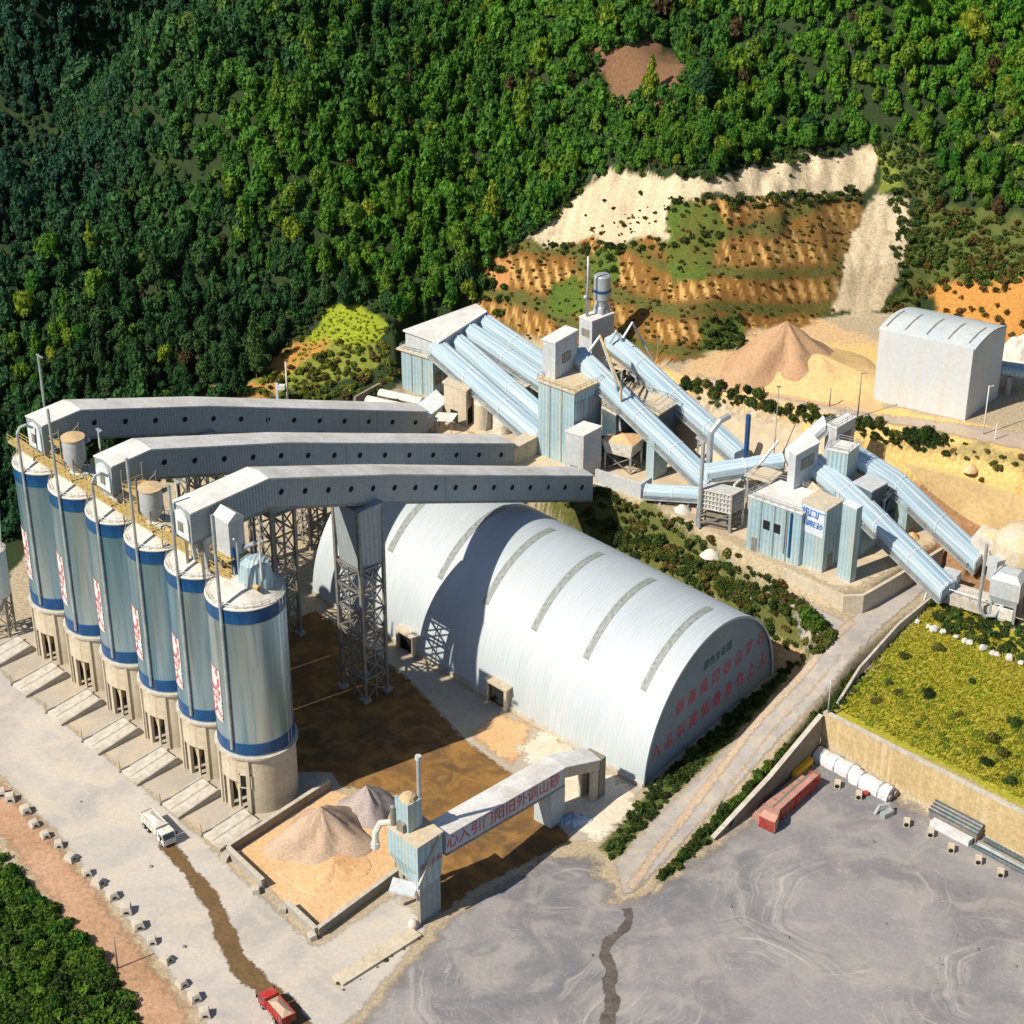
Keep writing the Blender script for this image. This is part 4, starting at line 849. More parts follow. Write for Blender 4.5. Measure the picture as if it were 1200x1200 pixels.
# central tower
B1 = block('crusher_tower', 'tall blue grey crusher tower with three clad bays and a sandy roof', 'tower', (631,446),(673,461),(705,447), 548, panels=2, over=.5)
facebox(B1, 'bay_opening', 'R', .12, .42, 19, 30.5, gwall); facebox(B1, 'bay_opening', 'R', .5, .92, 19, 30.5, gwall)
zB = t_info[B1.name][5]
B2 = block('roof_penthouse', 'plain tall grey penthouse standing on the sandy tower roof', 'penthouse', (636,398),(651,403),(677,388), 445, zB+.36, greyw, groof, .15)
B3 = block('tower_annex', 'narrow grey annex at the foot of the crusher tower by the nearest gallery end', 'annex', (663,506),(684,512),(705,501), 563, 15, greyw, groof, .15)
B4 = block('stack_tower', 'grey block tower under the dark cylindrical stack', 'tower', (679,372),(694,378),(720,368), 482, 15, greyw, groof, .1)
z4 = t_info[B4.name][5]; c = P(705,366,z4)
t = thing('exhaust_drum', 'battered grey steel drum standing on the block tower roof', 'exhaust drum', (c.x,c.y,z4+.35))
mb = MB(); mb.lathe([(2.0,0),(1.8,1.2),(1.55,1.6),(1.55,3.0),(1.95,3.3),(1.95,8.6),(1.6,8.9),(.02,9)], n=18); mb.build('body', galv, t, 30, local=True)
mb = MB(); mb.lathe([(2.0,5.0),(2.12,5.05),(2.12,5.5),(2.0,5.6)], n=18); mb.build('band', bandm, t, 30, local=True)
for k in range(3): a = 2.1*k+.5; mb = MB(); mb.bar((2.4*math.cos(a),2.4*math.sin(a),0),(1.7*math.cos(a),1.7*math.sin(a),4.5), .2); mb.build('strut', steel, t, local=True)
c = P(688,372,z4); t = thing('roof_mast', 'thin white mast with a ball fitting rising beside the steel drum', 'mast', (c.x,c.y,z4+.36))
mb = MB(); mb.cyl((0,0,0),(0,0,14.5), .32, .22, n=8); mb.build('pole', galv, t, True, local=True)
mb = MB(); mb.ball((-.4,0,4.6), .55, 8); mb.build('fitting', galv, t, True, local=True)
def bent_pipe(label, pts, rr=.28, mat=None, group='bent pipes over the station'):
    b = Vector(pts[-1]); mb = MB(); mb.tube(pts, rr, 8); return single('bent_pipe', mb, mat or galv, label, 'pipe', b, group, smooth=40)
bent_pipe('pale bent pipe peaking in front of the stack tower', [pz(690,412,39), pz(703,394,42), pz(722,448,34), pz(727,505,24)])
bent_pipe('yellowish bent pipe falling from the peak beside the stack tower', [pz(703,392.5,42.2), pz(714,420,39), pz(728,455,34), pz(728,470,31)], .24, yellow)
bent_pipe('inverted V pipe above the far conveyor of the crusher tower', [pz(730,396,38), pz(741,378,41), pz(752,398,36), pz(766,423,31)])
bent_pipe('hooped pipe over the head of the far conveyor', [pz(715,402,36), pz(722,388,38), pz(735,410,34), pz(739,442,28)])
# mid station: conveyors from the tower to the screens
conveyor('pale blue conveyor falling from the crusher tower head to the screen frame, nearer of two', [pz(676,409,36.5), pz(700,431,35.3), pz(835,562,19.6)], 4.4, 3.4, ((.62,'pier'),(.15,'bent')), group='pale blue conveyors between tower and screens')
conveyor('pale blue conveyor falling from the stack tower, farther of two', [pz(718,393,36.0), pz(742,412,34.8), pz(872,530,20.2)], 4.4, 3.4, ((.35,'pier'),(.72,'bent')), group='pale blue conveyors between tower and screens')
conveyor('short pale blue level conveyor joining the two falling conveyors to the screen house', [pz(826,548,21.5), pz(918,534,23.5)], 4.2, 2.8, ((.5,'bent'),), group='level conveyors at the screens')
conveyor('low pale blue level conveyor at the terrace edge below the falling one', [pz(756,570,18.0), pz(822,574,19.0)], 3.2, 2.2, ((.3,'bent'),(.8,'bent')), group='level conveyors at the screens')
# feed bin with sandy top between the conveyors
b = P(745,552,15); zl = 22.2
Lw_, Cw, Rw = P(705,515,zl), P(741,524,zl), P(757,511,zl); Bw = Lw_+Rw-Cw; c = (Lw_+Rw)/2
t = thing('feed_bin', 'white steel feed bin heaped with sandy stone beside the crusher tower', 'bin', (c.x,c.y,15))
mb = MB(); top = [Lw_,Cw,Rw,Bw]; low = [c+(k-c)*.82-Vector((0,0,3.2)) for k in top]; mb.loft([low, top], True, True); mb.build('body', white, t)
mb = MB(); pk = c+Vector((0,0,1.1)); mb.add([k+(c-k)*.04+Vector((0,0,.05)) for k in top]+[pk], [(0,1,4),(1,2,4),(2,3,4),(3,0,4)]); mb.build('load', sandm, t)
for k in low: mb = MB(); mb.bar((k.x,k.y,15),(k.x,k.y,k.z+.2), .4); mb.build('leg', galv, t)
mb = MB()
for i in range(4): a, b_ = low[i], low[(i+1)%4]; mb.bar((a.x,a.y,15.2),(b_.x,b_.y,k.z), .2); mb.bar((b_.x,b_.y,15.2),(a.x,a.y,k.z), .2)
mb.build('bracing', steel, t)
# parapet along the terrace edge
def wall_run(label, pts, z0, z1, th, mat, cat='wall', name='low_wall', group=None, cap=None):
    b = Vector(pts[0]); t = thing(name, label, cat, (b.x,b.y,z0[0] if hasattr(z0,'__len__') else z0), 0, group)
    mb = MB(); fr = path_frames([Vector((p[0],p[1],0)) for p in pts]); zz0 = z0 if hasattr(z0,'__len__') else [z0]*len(pts); zz1 = z1 if hasattr(z1,'__len__') else [z1]*len(pts)
    rings = [[Vector((p[0],p[1],a))-f*th/2, Vector((p[0],p[1],a))+f*th/2, Vector((p[0],p[1],b_))+f*th/2, Vector((p[0],p[1],b_))-f*th/2] for p, f, a, b_ in zip(pts, fr, zz0, zz1)]
    mb.loft(rings, True, True); mb.build('face', mat, t)
    if cap:
        mb = MB(); rings = [[Vector((p[0],p[1],b_))-f*(th/2+.12), Vector((p[0],p[1],b_))+f*(th/2+.12), Vector((p[0],p[1],b_+.18))+f*(th/2+.12), Vector((p[0],p[1],b_+.18))-f*(th/2+.12)] for p, f, b_ in zip(pts, fr, zz1)]
        mb.loft(rings, True, True); mb.build('coping', cap, t)
    return t
wall_run('pale blue grey parapet on the terrace edge under the feed bin', [P(698,566,15),P(750,583,15),P(762,575,15)], 14.8, 18.4, .7, greyw, group='low walls of the terrace')
# screen house cluster
C1 = block('screen_house', 'pale green grey clad screen house facing the shed', 'screen house', (878,582),(940,603),(976,585), 664, panels=3, over=.2, roofm=groof)
zC = t_info[C1.name][5]
facebox(C1, 'downpipe', 'L', .80, .835, 16.5, zC-.4, bandm, .3); facebox(C1, 'downpipe', 'L', .70, .72, 17, zC-.2, galv, .3)
C2 = block('sign_block', 'clad block with rows of blue lettering on its front', 'screen house', (940,588),(969,600),(988,588), 672, over=.1, roofm=tanroof)
zz = t_info[C2.name][5]; sg = facebox(C2, 'sign_panel', 'L', .06, .94, zz-6.2, zz-.3, M('pale_sign', (.50,.56,.62), rough=.5, fvar=.1), .1)
Lw_, Cw = t_info[C2.name][:2]; u = (Cw-Lw_).normalized(); n_ = Vector((u.y,-u.x,0)); wid = (Cw-Lw_).length
mb = MB()
for row, txt in enumerate(('机口厂', '昌建石砂')):
    for k, ch in enumerate(txt):
        vs, fs = glyphs(ch, (2.0,1.5)[row]); s = wid*(.2+.6*k/(len(txt)-1)); mb.add([Lw_+u*(s+x)+n_*.16+Vector((0,0,zz-Lw_.z-1.7-row*2.3+y)) for x, y in vs], fs)
mb.build('lettering', bluep, sg)
C3 = block('clad_column', 'slim blue clad column carrying the conveyor beside the lettered block', 'column', (988,590),(1004,598),(1011,594), 684, over=.05, roofm=hoodw)
C4 = block('drive_house', 'grey drive house on the screen house roof at the conveyor head', 'drive house', (925,526),(933,535),(960,520), 574, zC+.36, greyw, groof, .15)
C5 = block('upper_drive_house', 'grey box house at the very top of the screening station', 'drive house', (968,498),(981,503),(1003,490), 604, 15, greyw, groof, .15)
C6 = block('rear_screen_house', 'blue grey clad box house below the topmost drive house', 'screen house', (970,527),(994,532),(1007,522), 625, 15, clad, groof, .15)
C7 = block('conveyor_pier', 'broad blue clad pier under the far conveyor to the crushers', 'pier', (1030,560),(1046,566),(1054,560), 622, 15, clad, groof, .05)
bent_pipe('long sloping pipe from the drive house down to the screen frame', [pz(912,517,29), pz(888,546,24.5), pz(861,568,21.5), pz(859,606,16.5)], .32)
conveyor('short steep pale conveyor climbing to the topmost drive house', [pz(922,530,28.5), pz(966,491,36)], 3.6, 2.6, (), hoodmat=hoodw, group='level conveyors at the screens')
t = bent_pipe('tall blue pipe rising behind the level conveyor', [pz(873,553,19), P(873,553,19)+Vector((0,0,13.6))], .55, bandm)
bent_pipe('tall white bent post at the corner of the screen frame', [P(819,618,15), P(819,618,15)+Vector((0,0,20)), P(819,618,15)+Vector((-1.4,.8,20.8))], .42)
bent_pipe('hooked duct pipe standing against the far conveyor', [P(830,560,17), P(830,560,17)+Vector((0,0,11)), P(830,560,17)+Vector((2,1.6,13)), P(830,560,17)+Vector((4,3,13.4))], .7)
# screen frame
zt2 = 24.0; Lw_, Cw, Rw = P(819,572,zt2), P(857,580,zt2), P(872,572,zt2); Bw = Lw_+Rw-Cw; c = (Lw_+Rw)/2
t = thing('vibrating_screen', 'white gridded vibrating screen on an open steel frame at the terrace edge', 'screen', (c.x,c.y,15))
k4 = [Lw_,Cw,Rw,Bw]; mb = MB(); mb.prism(k4, 19.6, 23.9); mb.build('body', M('screen_grey', (.42,.44,.44), rough=.7, fvar=.2), t)
mb = MB()
for a, b_ in ((Lw_,Cw),(Cw,Rw)):
    u = (b_-a); n_ = Vector((u.y,-u.x,0)).normalized()*.16
    for k in range(10): q = a+u*(k/9)+n_; mb.bar((q.x,q.y,19.5),(q.x,q.y,24.1), .2)
    for k in range(5): z = 19.7+k*1.05; mb.bar(Vector((a.x,a.y,z))+n_, Vector((b_.x,b_.y,z))+n_, .18)
mb.build('ribs', white, t)
for k in k4: mb = MB(); mb.bar((k.x,k.y,15),(k.x,k.y,19.6), .55); mb.build('leg', galv, t)
mb = MB()
for i in range(4):
    a, b_ = k4[i], k4[(i+1)%4]
    for z in (16.6,18.2): mb.bar((a.x,a.y,z),(b_.x,b_.y,z), .3)
    mb.bar((a.x,a.y,15.2),(b_.x,b_.y,19.4), .22)
mb.build('bracing', steel, t)
mb = MB(); mb.prism([c+(k-c)*.7 for k in k4], 15.1, 18.6); mb.build('chute', wallg, t)
# conveyors down to the primary crushers
conveyor('pale blue conveyor running down beside the lettered block to the crusher, nearer of two', [pz(953,536,31.0), pz(1010,585,26.3), pz(1112,686,14.8)], 5.2, 3.2, ((.4,'pier'),(.9,'bent')), group='pale blue conveyors to the crushers')
conveyor('pale blue conveyor running down from the rear screen house to the crusher, farther of two', [pz(1003,527,31.0), pz(1052,558,27.0), pz(1150,652,14.8)], 5.2, 3.2, ((.4,'pier'),(.93,'bent')), group='pale blue conveyors to the crushers')
# primary crushers at the picture's right end
zf = 10.6
def lump(name, label, cat, c, prof, mat, n=9, sy=1.0, rz=0):
    t = thing(name, label, cat, c, rz); mb = MB(); mb.lathe(prof, n=n); mb.v = [(x,y*sy,z) for x,y,z in mb.v]; mb.build('body', mat, t, 30, local=True); return t
c = P(1177,722,zf); t = thing('crusher_hopper', 'grey steel hopper on a frame beside the lower conveyor foot', 'hopper', c, R(-30))
mb = MB(); mb.loft([[Vector((x*.7,y*.7,3.4)) for x,y in ((-3,-2.6),(3,-2.6),(3,2.6),(-3,2.6))],[Vector((x,y,5.4)) for x,y in ((-3,-2.6),(3,-2.6),(3,2.6),(-3,2.6))],[Vector((x,y,9.2)) for x,y in ((-3,-2.6),(3,-2.6),(3,2.6),(-3,2.6))],[Vector((x*.6,y*.6,10.4)) for x,y in ((-3,-2.6),(3,-2.6),(3,2.6),(-3,2.6))]], True, True); mb.build('body', greyw, t, local=True)
for x in (-2.4,2.4):
    for y in (-2,2): mb = MB(); mb.bar((x,y,0),(x,y,4.6), .45); mb.build('leg', galv, t, local=True)
mb = MB(); mb.box((0,-2.05,1.8),(4.2,.4,2.4)); mb.build('motor_guard', white, t, local=True)
c = P(1196,668,12.5); t = lump('stone_hopper_dome', 'big sandy dusted dome over the feed hopper at the right edge', 'hopper', c, [(6.4,0),(6.6,4),(6.0,7.2),(4.2,9.2),(2,10.2),(.02,10.4)], tanroof, 12)
mb = MB(); mb.box((-5.6,-3.4,2.5),(3.2,2.6,5.2), .5); mb.build('intake_box', greyw, t, local=True)
mb = MB(); mb.lathe([(6.75,3.6),(6.85,3.8),(6.75,4.2)], n=12); mb.build('rim', wallg, t, local=True)
c = P(1138,708,zf); t = thing('loading_deck', 'pale concrete deck at the foot of the lower conveyor', 'deck', c, R(-33))
mb = MB(); mb.prism([(-7,-2.6),(8,-2.6),(8,2.6),(-7,2.6)], 0, 2.2); mb.build('slab', kerbm, t, local=True)
mb = MB(); mb.prism([(-7.5,1.2),(-4,1.2),(-4,3.8),(-7.5,3.8)], 2.21, 4.4); mb.build('motor_house', greyw, t, local=True)
mb = MB()
for k in range(7): mb.cyl((-6.6+2.3*k,-2.4,2.2),(-6.6+2.3*k,-2.4,3.5), .08, n=5)
mb.cyl((-6.6,-2.4,3.4),(7.2,-2.4,3.4), .08, n=5); mb.build('railing', galv, t, local=True)
q = P(1145,725,zf); bent_pipe('white U-bent hose pipe hanging beside the grey hopper', [q+Vector((0,0,17)), q+Vector((0,0,3)), q+Vector((1.2,-.4,.9)), q+Vector((3.2,-.6,1.0)), q+Vector((4.4,-.3,3.2)), q+Vector((4.9,0,9))], .34)
c = P(1160,655,12.8); t = thing('crusher_housing', 'dusty beige crusher housing at the foot of the far conveyor', 'crusher', c, R(-33))
mb = MB(); mb.prism([(-3.4,-3),(3.4,-3),(3.4,3),(-3.4,3)], 0, 5.5); mb.build('body', dustw, t, local=True)
mb = MB(); mb.lathe([(2.4,5.5),(2.2,6.2),(1.1,6.9),(.02,7)], n=10); mb.build('cap', tanroof, t, 30, local=True)
mb = MB(); mb.box((3.6,-1,2),(1.2,2.2,3)); mb.build('motor', steel, t, local=True)
c = P(1130,596,14); mb = MB(); 
t = thing('mobile_screen', 'low blue grey machine parked between the two falling conveyors', 'machine', P(1086,628,12.5), R(40))
mb = MB(); mb.prism([(-4.5,-1),(4.5,-1),(4.5,1),(-4.5,1)], .8, [2.4,3.4,3.4,2.4]); mb.build('body', clad, t, local=True)
for s in (-1,1): mb = MB(); mb.box((0,s*1.2,.45),(7.5,.5,.9)); mb.build('track', tyre, t, local=True)
# small plant at the transfer house foot
A3 = block('pump_house', 'small beige pump house under the first header conveyor', 'pump house', (520,449),(546,459),(555,451), 500, 15, conc, tanroof, .3)
facebox(A3, 'door', 'L', .3, .62, 15.1, 18, dark); facebox(A3, 'door', 'R', .2, .75, 15.1, 19, dark)
c = P(566,500,15); t = lump('water_tank', 'yellowish round tank beside the pump house', 'tank', c, [(2.0,0),(2.05,.4),(2.0,6.2),(1.2,6.8),(.02,6.9)], conc, 18)
mb = MB(); mb.cyl((1.5,-1.5,0),(1.5,-1.5,7.4), .12, n=6); mb.build('pipe', galv, t, local=True)
c = P(589,505,15); t = lump('white_tank', 'whitish upright tank partly behind the first header conveyor', 'tank', c, [(2.2,0),(2.25,.4),(2.2,5.6),(1.4,6.2),(.02,6.3)], white, 18)
mb = MB(); mb.bar((2.3,0,0),(2.3,0,6.8), .2); mb.build('ladder', steel, t, local=True)
A4 = block('gallery_end_house', 'pale end house where the farthest gallery reaches the terrace', 'end house', (486,479),(498,493),(523,472), 512, 14, greyw, hoodw, .2)
A5 = block('gallery_foot_house', 'beige end house at the terrace end of the middle gallery', 'end house', (594,520),(602,528),(632,512), 552, 14, conc, tanroof, .1)
t = thing('steel_canopy', 'small white tilted canopy on posts by the far gallery end', 'canopy', P(522,505,15), R(-20))
mb = MB(); mb.prism([(-2.4,-1.8),(2.4,-1.8),(2.4,1.8),(-2.4,1.8)], [3.0,3.6,3.9,3.3], [3.15,3.75,4.05,3.45]); mb.build('roof', white, t, local=True)
for x in (-2,2):
    for y in (-1.4,1.4): mb = MB(); mb.bar((x,y,0),(x,y,3.2), .15); mb.build('post', steel, t, local=True)
for k, (x, y, lab) in enumerate(((470,470,'white sheet bundle lying at the foot of the transfer house, nearer the pump house'),(455,478,'white sheet bundle lying next to the terrace corner parapet'))):
    t = thing('sheet_bundle', lab, 'bundle', P(x,y,15), R(-25), 'white bundles by the transfer house')
    mb = MB(); mb.loft([[Vector((xx, 1.3*math.cos(a), 1.0+.95*math.sin(a))) for a in [6.283*i/10 for i in range(10)]] for xx in (-5.5,-5.2,5.2,5.5)], True, True); mb.build('sheets', white, t, 40, local=True)
    mb = MB()
    for xx in (-3,0,3): mb.box((xx,0,.25),(.35,3.2,.5))
    mb.build('skid', steel, t, local=True)
wall_run('brown parapet at the uphill corner of the terrace', [P(416,474,15),P(472,443,15)], 13.5, 17.0, .6, wallg, group='low walls of the terrace')
# the white building above
WB = surv((1031,386),(1141,409),(1180,382), 493, ZU); Lw_, Cw, Rw, Bw, z1 = WB; c = (Lw_+Rw)/2
t = thing('white_warehouse', 'plain white warehouse with a low curved roof above the sandy bank', 'warehouse', (c.x,c.y,ZU), math.atan2(Cw.y-Lw_.y, Cw.x-Lw_.x))
whm = M('white_sheet_wall', (.50,.54,.58), (.54,.56,.58), rough=.55, scale=.08, fvar=.08, streak=.4, streak_col=(.56,.45,.30), ribs=2.0, ribv=.03, bump=.06)
mb = MB(); mb.prism([Lw_,Cw,Rw,Bw], ZU-.5, z1); mb.build('wall', whm, t)
mb = MB(); nA = 12
def aro(a, b, k): f = k/nA; return a+(b-a)*f+Vector((0,0,1.5*math.sin(math.pi*f)**.9 if 0 < f < 1 else 0))
out = (Cw-Lw_).normalized()*.35
mb.loft([[aro(Cw+out, Rw+out, k) for k in range(nA+1)], [aro(Lw_-out, Bw-out, k) for k in range(nA+1)]]); mb.loft([[aro(Cw+out, Rw+out, k)-Vector((0,0,.25)) for k in range(nA+1)][::-1], [aro(Lw_-out, Bw-out, k)-Vector((0,0,.25)) for k in range(nA+1)][::-1]]); rf = mb.build('roof', M('warehouse_roof', (.40,.46,.50), (.46,.50,.52), rough=.55, fvar=.1, streak=.2, bump=.05), t, 20)
for a, b_ in ((Cw,Rw),(Lw_,Bw)):
    mb = MB(); mb.add([aro(a, b_, k)-Vector((0,0,.02)) for k in range(nA+1)], [tuple(range(nA+1))]); mb.build('gable', whm, t)
for f in (.08,.30,.53,.76,.96):
    a, b_ = Cw+(Lw_-Cw)*f, Rw+(Bw-Rw)*f; u = (Lw_-Cw).normalized()*.18
    mb = MB(); mb.loft([[aro(a+s, b_+s, k)+Vector((0,0,.06)) for k in range(1, nA//2+2)] for s in (-u, u)]); mb.build('roof_seam', steel, rf)
# right of it: ducts, rock and shed pieces
c = P(1192,462,ZU); t = thing('duct_pair', 'two grey ducts on an arched stand at the right of the white warehouse', 'duct', c, R(-12))
for k in (0, 1): mb = MB(); mb.cyl((-4,k*2.4,5.4),(14,k*2.4-1,4.6), 1.05, n=14); mb.build('duct', clad, t, 40, local=True)
for x in (-2, 5): mb = MB(); mb.box((x,1,2.2),(1,4.4,4.4)); mb.build('stand', concg, t, local=True)

# railings, vents, doors and steelwork that crowd the station
def rail_on(t, off=.25):
    Lw_, Cw, Rw, Bw, zf, z1 = t_info[t.name]; q = [Lw_, Cw, Rw, Bw]; c = (Lw_+Rw)/2; mb = MB(); z0 = z1+.3
    q = [Vector((c.x,c.y,0))+Vector((k.x-c.x,k.y-c.y,0))*(1+off/5) for k in q]
    for i in range(4):
        a, b_ = q[i], q[(i+1)%4]; n = max(2, int((b_-a).length/1.6))
        for k in range(n): p_ = a+(b_-a)*(k/n); mb.bar((p_.x,p_.y,z0),(p_.x,p_.y,z0+1.2), .09)
        for dz in (.65,1.2): mb.bar((a.x,a.y,z0+dz),(b_.x,b_.y,z0+dz), .08)
    mb.build('railing', yellow if t is B1 else galv, t)
for t in (A1, B1, C1, C5, C6): rail_on(t)
facebox(A1, 'louvre', 'R', .2, .8, 18, 21, steel); facebox(B2, 'louvre', 'R', .3, .7, zB+3.2, zB+5.4, steel); facebox(B4, 'louvre', 'L', .2, .8, z4-4, z4-2.2, steel)
facebox(B3, 'door', 'L', .3, .7, 15.05, 18, steel); facebox(C1, 'door', 'L', .1, .2, 15.05, 18.2, steel); facebox(C2, 'door', 'R', .3, .6, 15.05, 18.4, steel)
facebox(C1, 'window', 'L', .3, .42, 21, 23, dark); facebox(C1, 'window', 'L', .5, .62, 21, 23, dark); facebox(C5, 'louvre', 'R', .2, .8, t_info[C5.name][5]-4.5, t_info[C5.name][5]-2, steel); facebox(C4, 'louvre', 'R', .25, .8, t_info[C4.name][5]-4, t_info[C4.name][5]-1.5, steel)
def steel_frame(label, c, w, d, h, rz, floors=3, mach=True):
    t = thing('machine_gantry', label, 'gantry', c, rz, 'open gantries of the station'); q = [(-w/2,-d/2),(w/2,-d/2),(w/2,d/2),(-w/2,d/2)]
    for x, y in q: mb = MB(); mb.bar((x,y,-.5),(x,y,h), .4); mb.build('post', galv, t, local=True)
    for k in range(floors):
        z = h*(k+1)/floors; mb = MB(); mb.box((0,0,z),(w+.6,d+.6,.2)); mb.build('floor', tanroof if k == floors-1 else steel, t, local=True)
        mb = MB()
        for i in range(4): (x0_,y0_),(x1_,y1_) = q[i], q[(i+1)%4]; mb.bar((x0_,y0_,z-h/floors+.1),(x1_,y1_,z-.1), .2); mb.bar((x0_,y0_,z+1.1),(x1_,y1_,z+1.1), .1)
        mb.build('bracing', galv, t, local=True)
        if mach and k < floors-1: mb = MB(); mb.box((.3*(-1)**k*w*.3,0,z+1.1),(w*.45,d*.6,2.0), .2*k); mb.cyl((-w*.2,d*.1,z+.2),(-w*.2,d*.1,z+2.6), .7, n=10); mb.build('machinery', greyw if k % 2 else wallg, t, local=True)
    return t
steel_frame('open steel gantry with machines between the two conveyors falling from the crusher tower', P(757,528,15), 6.5, 5.5, 13, R(-36), 3)
steel_frame('open steel gantry behind the crusher tower under the stack tower side', P(722,500,15), 5.5, 5, 16, R(-36), 4)
steel_frame('open steel gantry beneath the four header conveyors', P(602,480,15), 6, 5, 6.5, R(-40), 2)
steel_frame('open steel gantry between the screen house and the level conveyor', P(893,600,15), 5, 5, 9, R(-34), 2)
steel_frame('open steel gantry between the lettered block and the far conveyor pier', P(1022,622,15), 6, 5, 9.5, R(-34), 2)
for k, (x, y, z, lab) in enumerate(((702,590,15,'small heap of pale spilled stone below the parapet end'),(800,598,15,'small heap of pale spilled stone in front of the low level conveyor'),(835,632,15,'small heap of spilled stone at the screen frame foot'),(1068,640,13,'brown spoil heap beside the low blue grey machine'),(1130,606,14,'rusty brown spoil heap by the far conveyor'),(548,512,15,'small sandy heap beside the pump house'))):
    c = P(x,y,z); c.z = hz(c.x,c.y)-.1
    vs = MB(); n = 10; g_ = random.Random(k); rr = 1.6+.35*(k%3)
    vs.lathe([(rr,0),(rr*.8,.5),(rr*.45,1.1),(.02,1.5)], c=(0,0,0), n=14); vs.v = [(c.x+x_*(1+g_.uniform(-.15,.15)), c.y+y_*(1+g_.uniform(-.15,.15)), c.z+z_) for x_, y_, z_ in vs.v]
    single('spoil_heap', vs, dustw if k < 3 else sandm, lab, 'heap', c, 'spoil heaps on the terrace', smooth=True)
for k, (x, y, zz_, lab) in enumerate(((646,470,24,'thin cable mast at the crusher tower left corner'),(768,480,26,'thin mast beside the far falling conveyor'),(905,560,30,'thin mast behind the screen house'))):
    b = P(x,y,15); t = thing('cable_mast', lab, 'mast', b, 0, 'thin masts of the station'); mb = MB(); mb.cyl((0,0,0),(0,0,zz_-8), .13, .09, n=6); mb.build('pole', galv, t, local=True); mb = MB(); mb.box((0,0,zz_-8),(.9,.3,.3)); mb.build('lamp_head', steel, t, local=True)

D1 = block('dark_infill_block', 'dark box standing in for the unlit interior under the far falling conveyor behind the feed bin', 'screen house', (733,464),(772,487),(792,474), 548, 15, M('dark_blue_sheet', (.05,.085,.11), (.10,.13,.15), rough=.6, fvar=.2, streak=.4, streak_col=(.2,.16,.1), ribs=1.1, ribv=.1, bump=.2), tanroof, .2); rail_on(D1)  # dark-coloured box added to imitate the unlit interior beneath the conveyor
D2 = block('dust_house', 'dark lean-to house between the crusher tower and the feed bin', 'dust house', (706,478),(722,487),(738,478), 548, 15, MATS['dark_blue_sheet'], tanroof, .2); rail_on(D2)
D3 = block('shade_infill_block', 'dark box standing in for the shaded interior under the rear conveyor behind the lettered block', 'screen house', (1000,566),(1022,577),(1040,567), 640, 15, MATS['dark_blue_sheet'], greyw, .1)  # shade beneath the rear conveyor, put into this box's dark colour
# ---------------------------------------------------------------- loading tower and lettered bridge
bC = P(488,1087,0); zl = ZP(bC.x, bC.y, 995); Lt, Ct, Rt = P(454,968,zl), P(489,995,zl), P(518,976,zl); Bt = Lt+Rt-Ct; ct = (Lt+Rt)/2
k4 = [Lt,Ct,Rt,Bt]
lt = thing('loading_tower', 'blue grey sheet clad truck loading tower beside the sand pit', 'tower', (ct.x,ct.y,0), math.atan2(Ct.y-Lt.y, Ct.x-Lt.x))
low = [Vector((ct.x,ct.y,0))+(Vector((k.x-ct.x,k.y-ct.y,0))*f) for k, f in zip(k4, (.55,.9,.9,.62))]
mb = MB(); rings = [[Vector((k.x,k.y,zl)) for k in k4], [Vector((k.x,k.y,zl-5.2)) for k in k4], [Vector((l.x,l.y,zl-9.4)) for l in low]]; mb.loft(rings[::-1], True, True); mb.build('hopper_body', clad, lt)
mb = MB(); n4 = [Vector((ct.x,ct.y,0))+Vector((k.x-ct.x,k.y-ct.y,0))*.78 for k in k4]; mb.prism([low[1]*.98+low[0]*.02, low[2], low[3], n4[3]*.5+low[3]*.5], 0, zl-9.3); mb.build('wall', gwall, lt)
mb = MB(); mb.prism([ct+(k-ct)*1.06 for k in k4], zl+.002, zl+.35); deck = mb.build('roof', tanroof, lt)
for k in low[:2]: mb = MB(); mb.bar((k.x,k.y,0),(k.x,k.y,zl-9), .55); mb.build('leg', conc, lt)
mb = MB(); a, b_ = Ct+Vector((.15,-.1,.3)), Vector((low[1].x,low[1].y,zl-9.2)); mb.bar(Ct+(Rt-Ct)*.9+Vector((.1,-.15,.2)), Vector((Ct.x,Ct.y,zl-7.5))+Vector((.1,-.2,0)), .35); mb.build('diagonal_strip', conc, lt)
mb = MB(); q = Ct*.55+Lt*.45; mb.prism([Vector((q.x,q.y,0))+Vector(v) for v in ((-2.6,-2.2,0),(1.6,-3.4,0),(2.2,-1.0,0),(-2.0,.2,0))], [zl-9.6]*4, [zl-9.0,zl-9.4,zl-8.6,zl-8.2]); mb.build('canopy', greyw, lt)
u = (Rt-Ct).normalized(); nf = Vector((u.y,-u.x,0)); mb = MB()
for k, ch in enumerate('昌建石料'):
    vs, fs = glyphs(ch, 1.3); s = 1.0+k*1.35; mb.add([Ct+u*(s+x)+nf*.03+Vector((0,0,-4.6+.45*k*0+y)) for x, y in vs], fs)
mb.build('lettering', redp, lt)
mb = MB(); q = low[1]; mb.lathe([(.7,0),(.95,.4),(.8,1.3),(.4,1.8),(.02,1.8)], c=(q.x-1.0,q.y-.6,0), n=9); mb.build('dust_bag', dustw, lt, True)
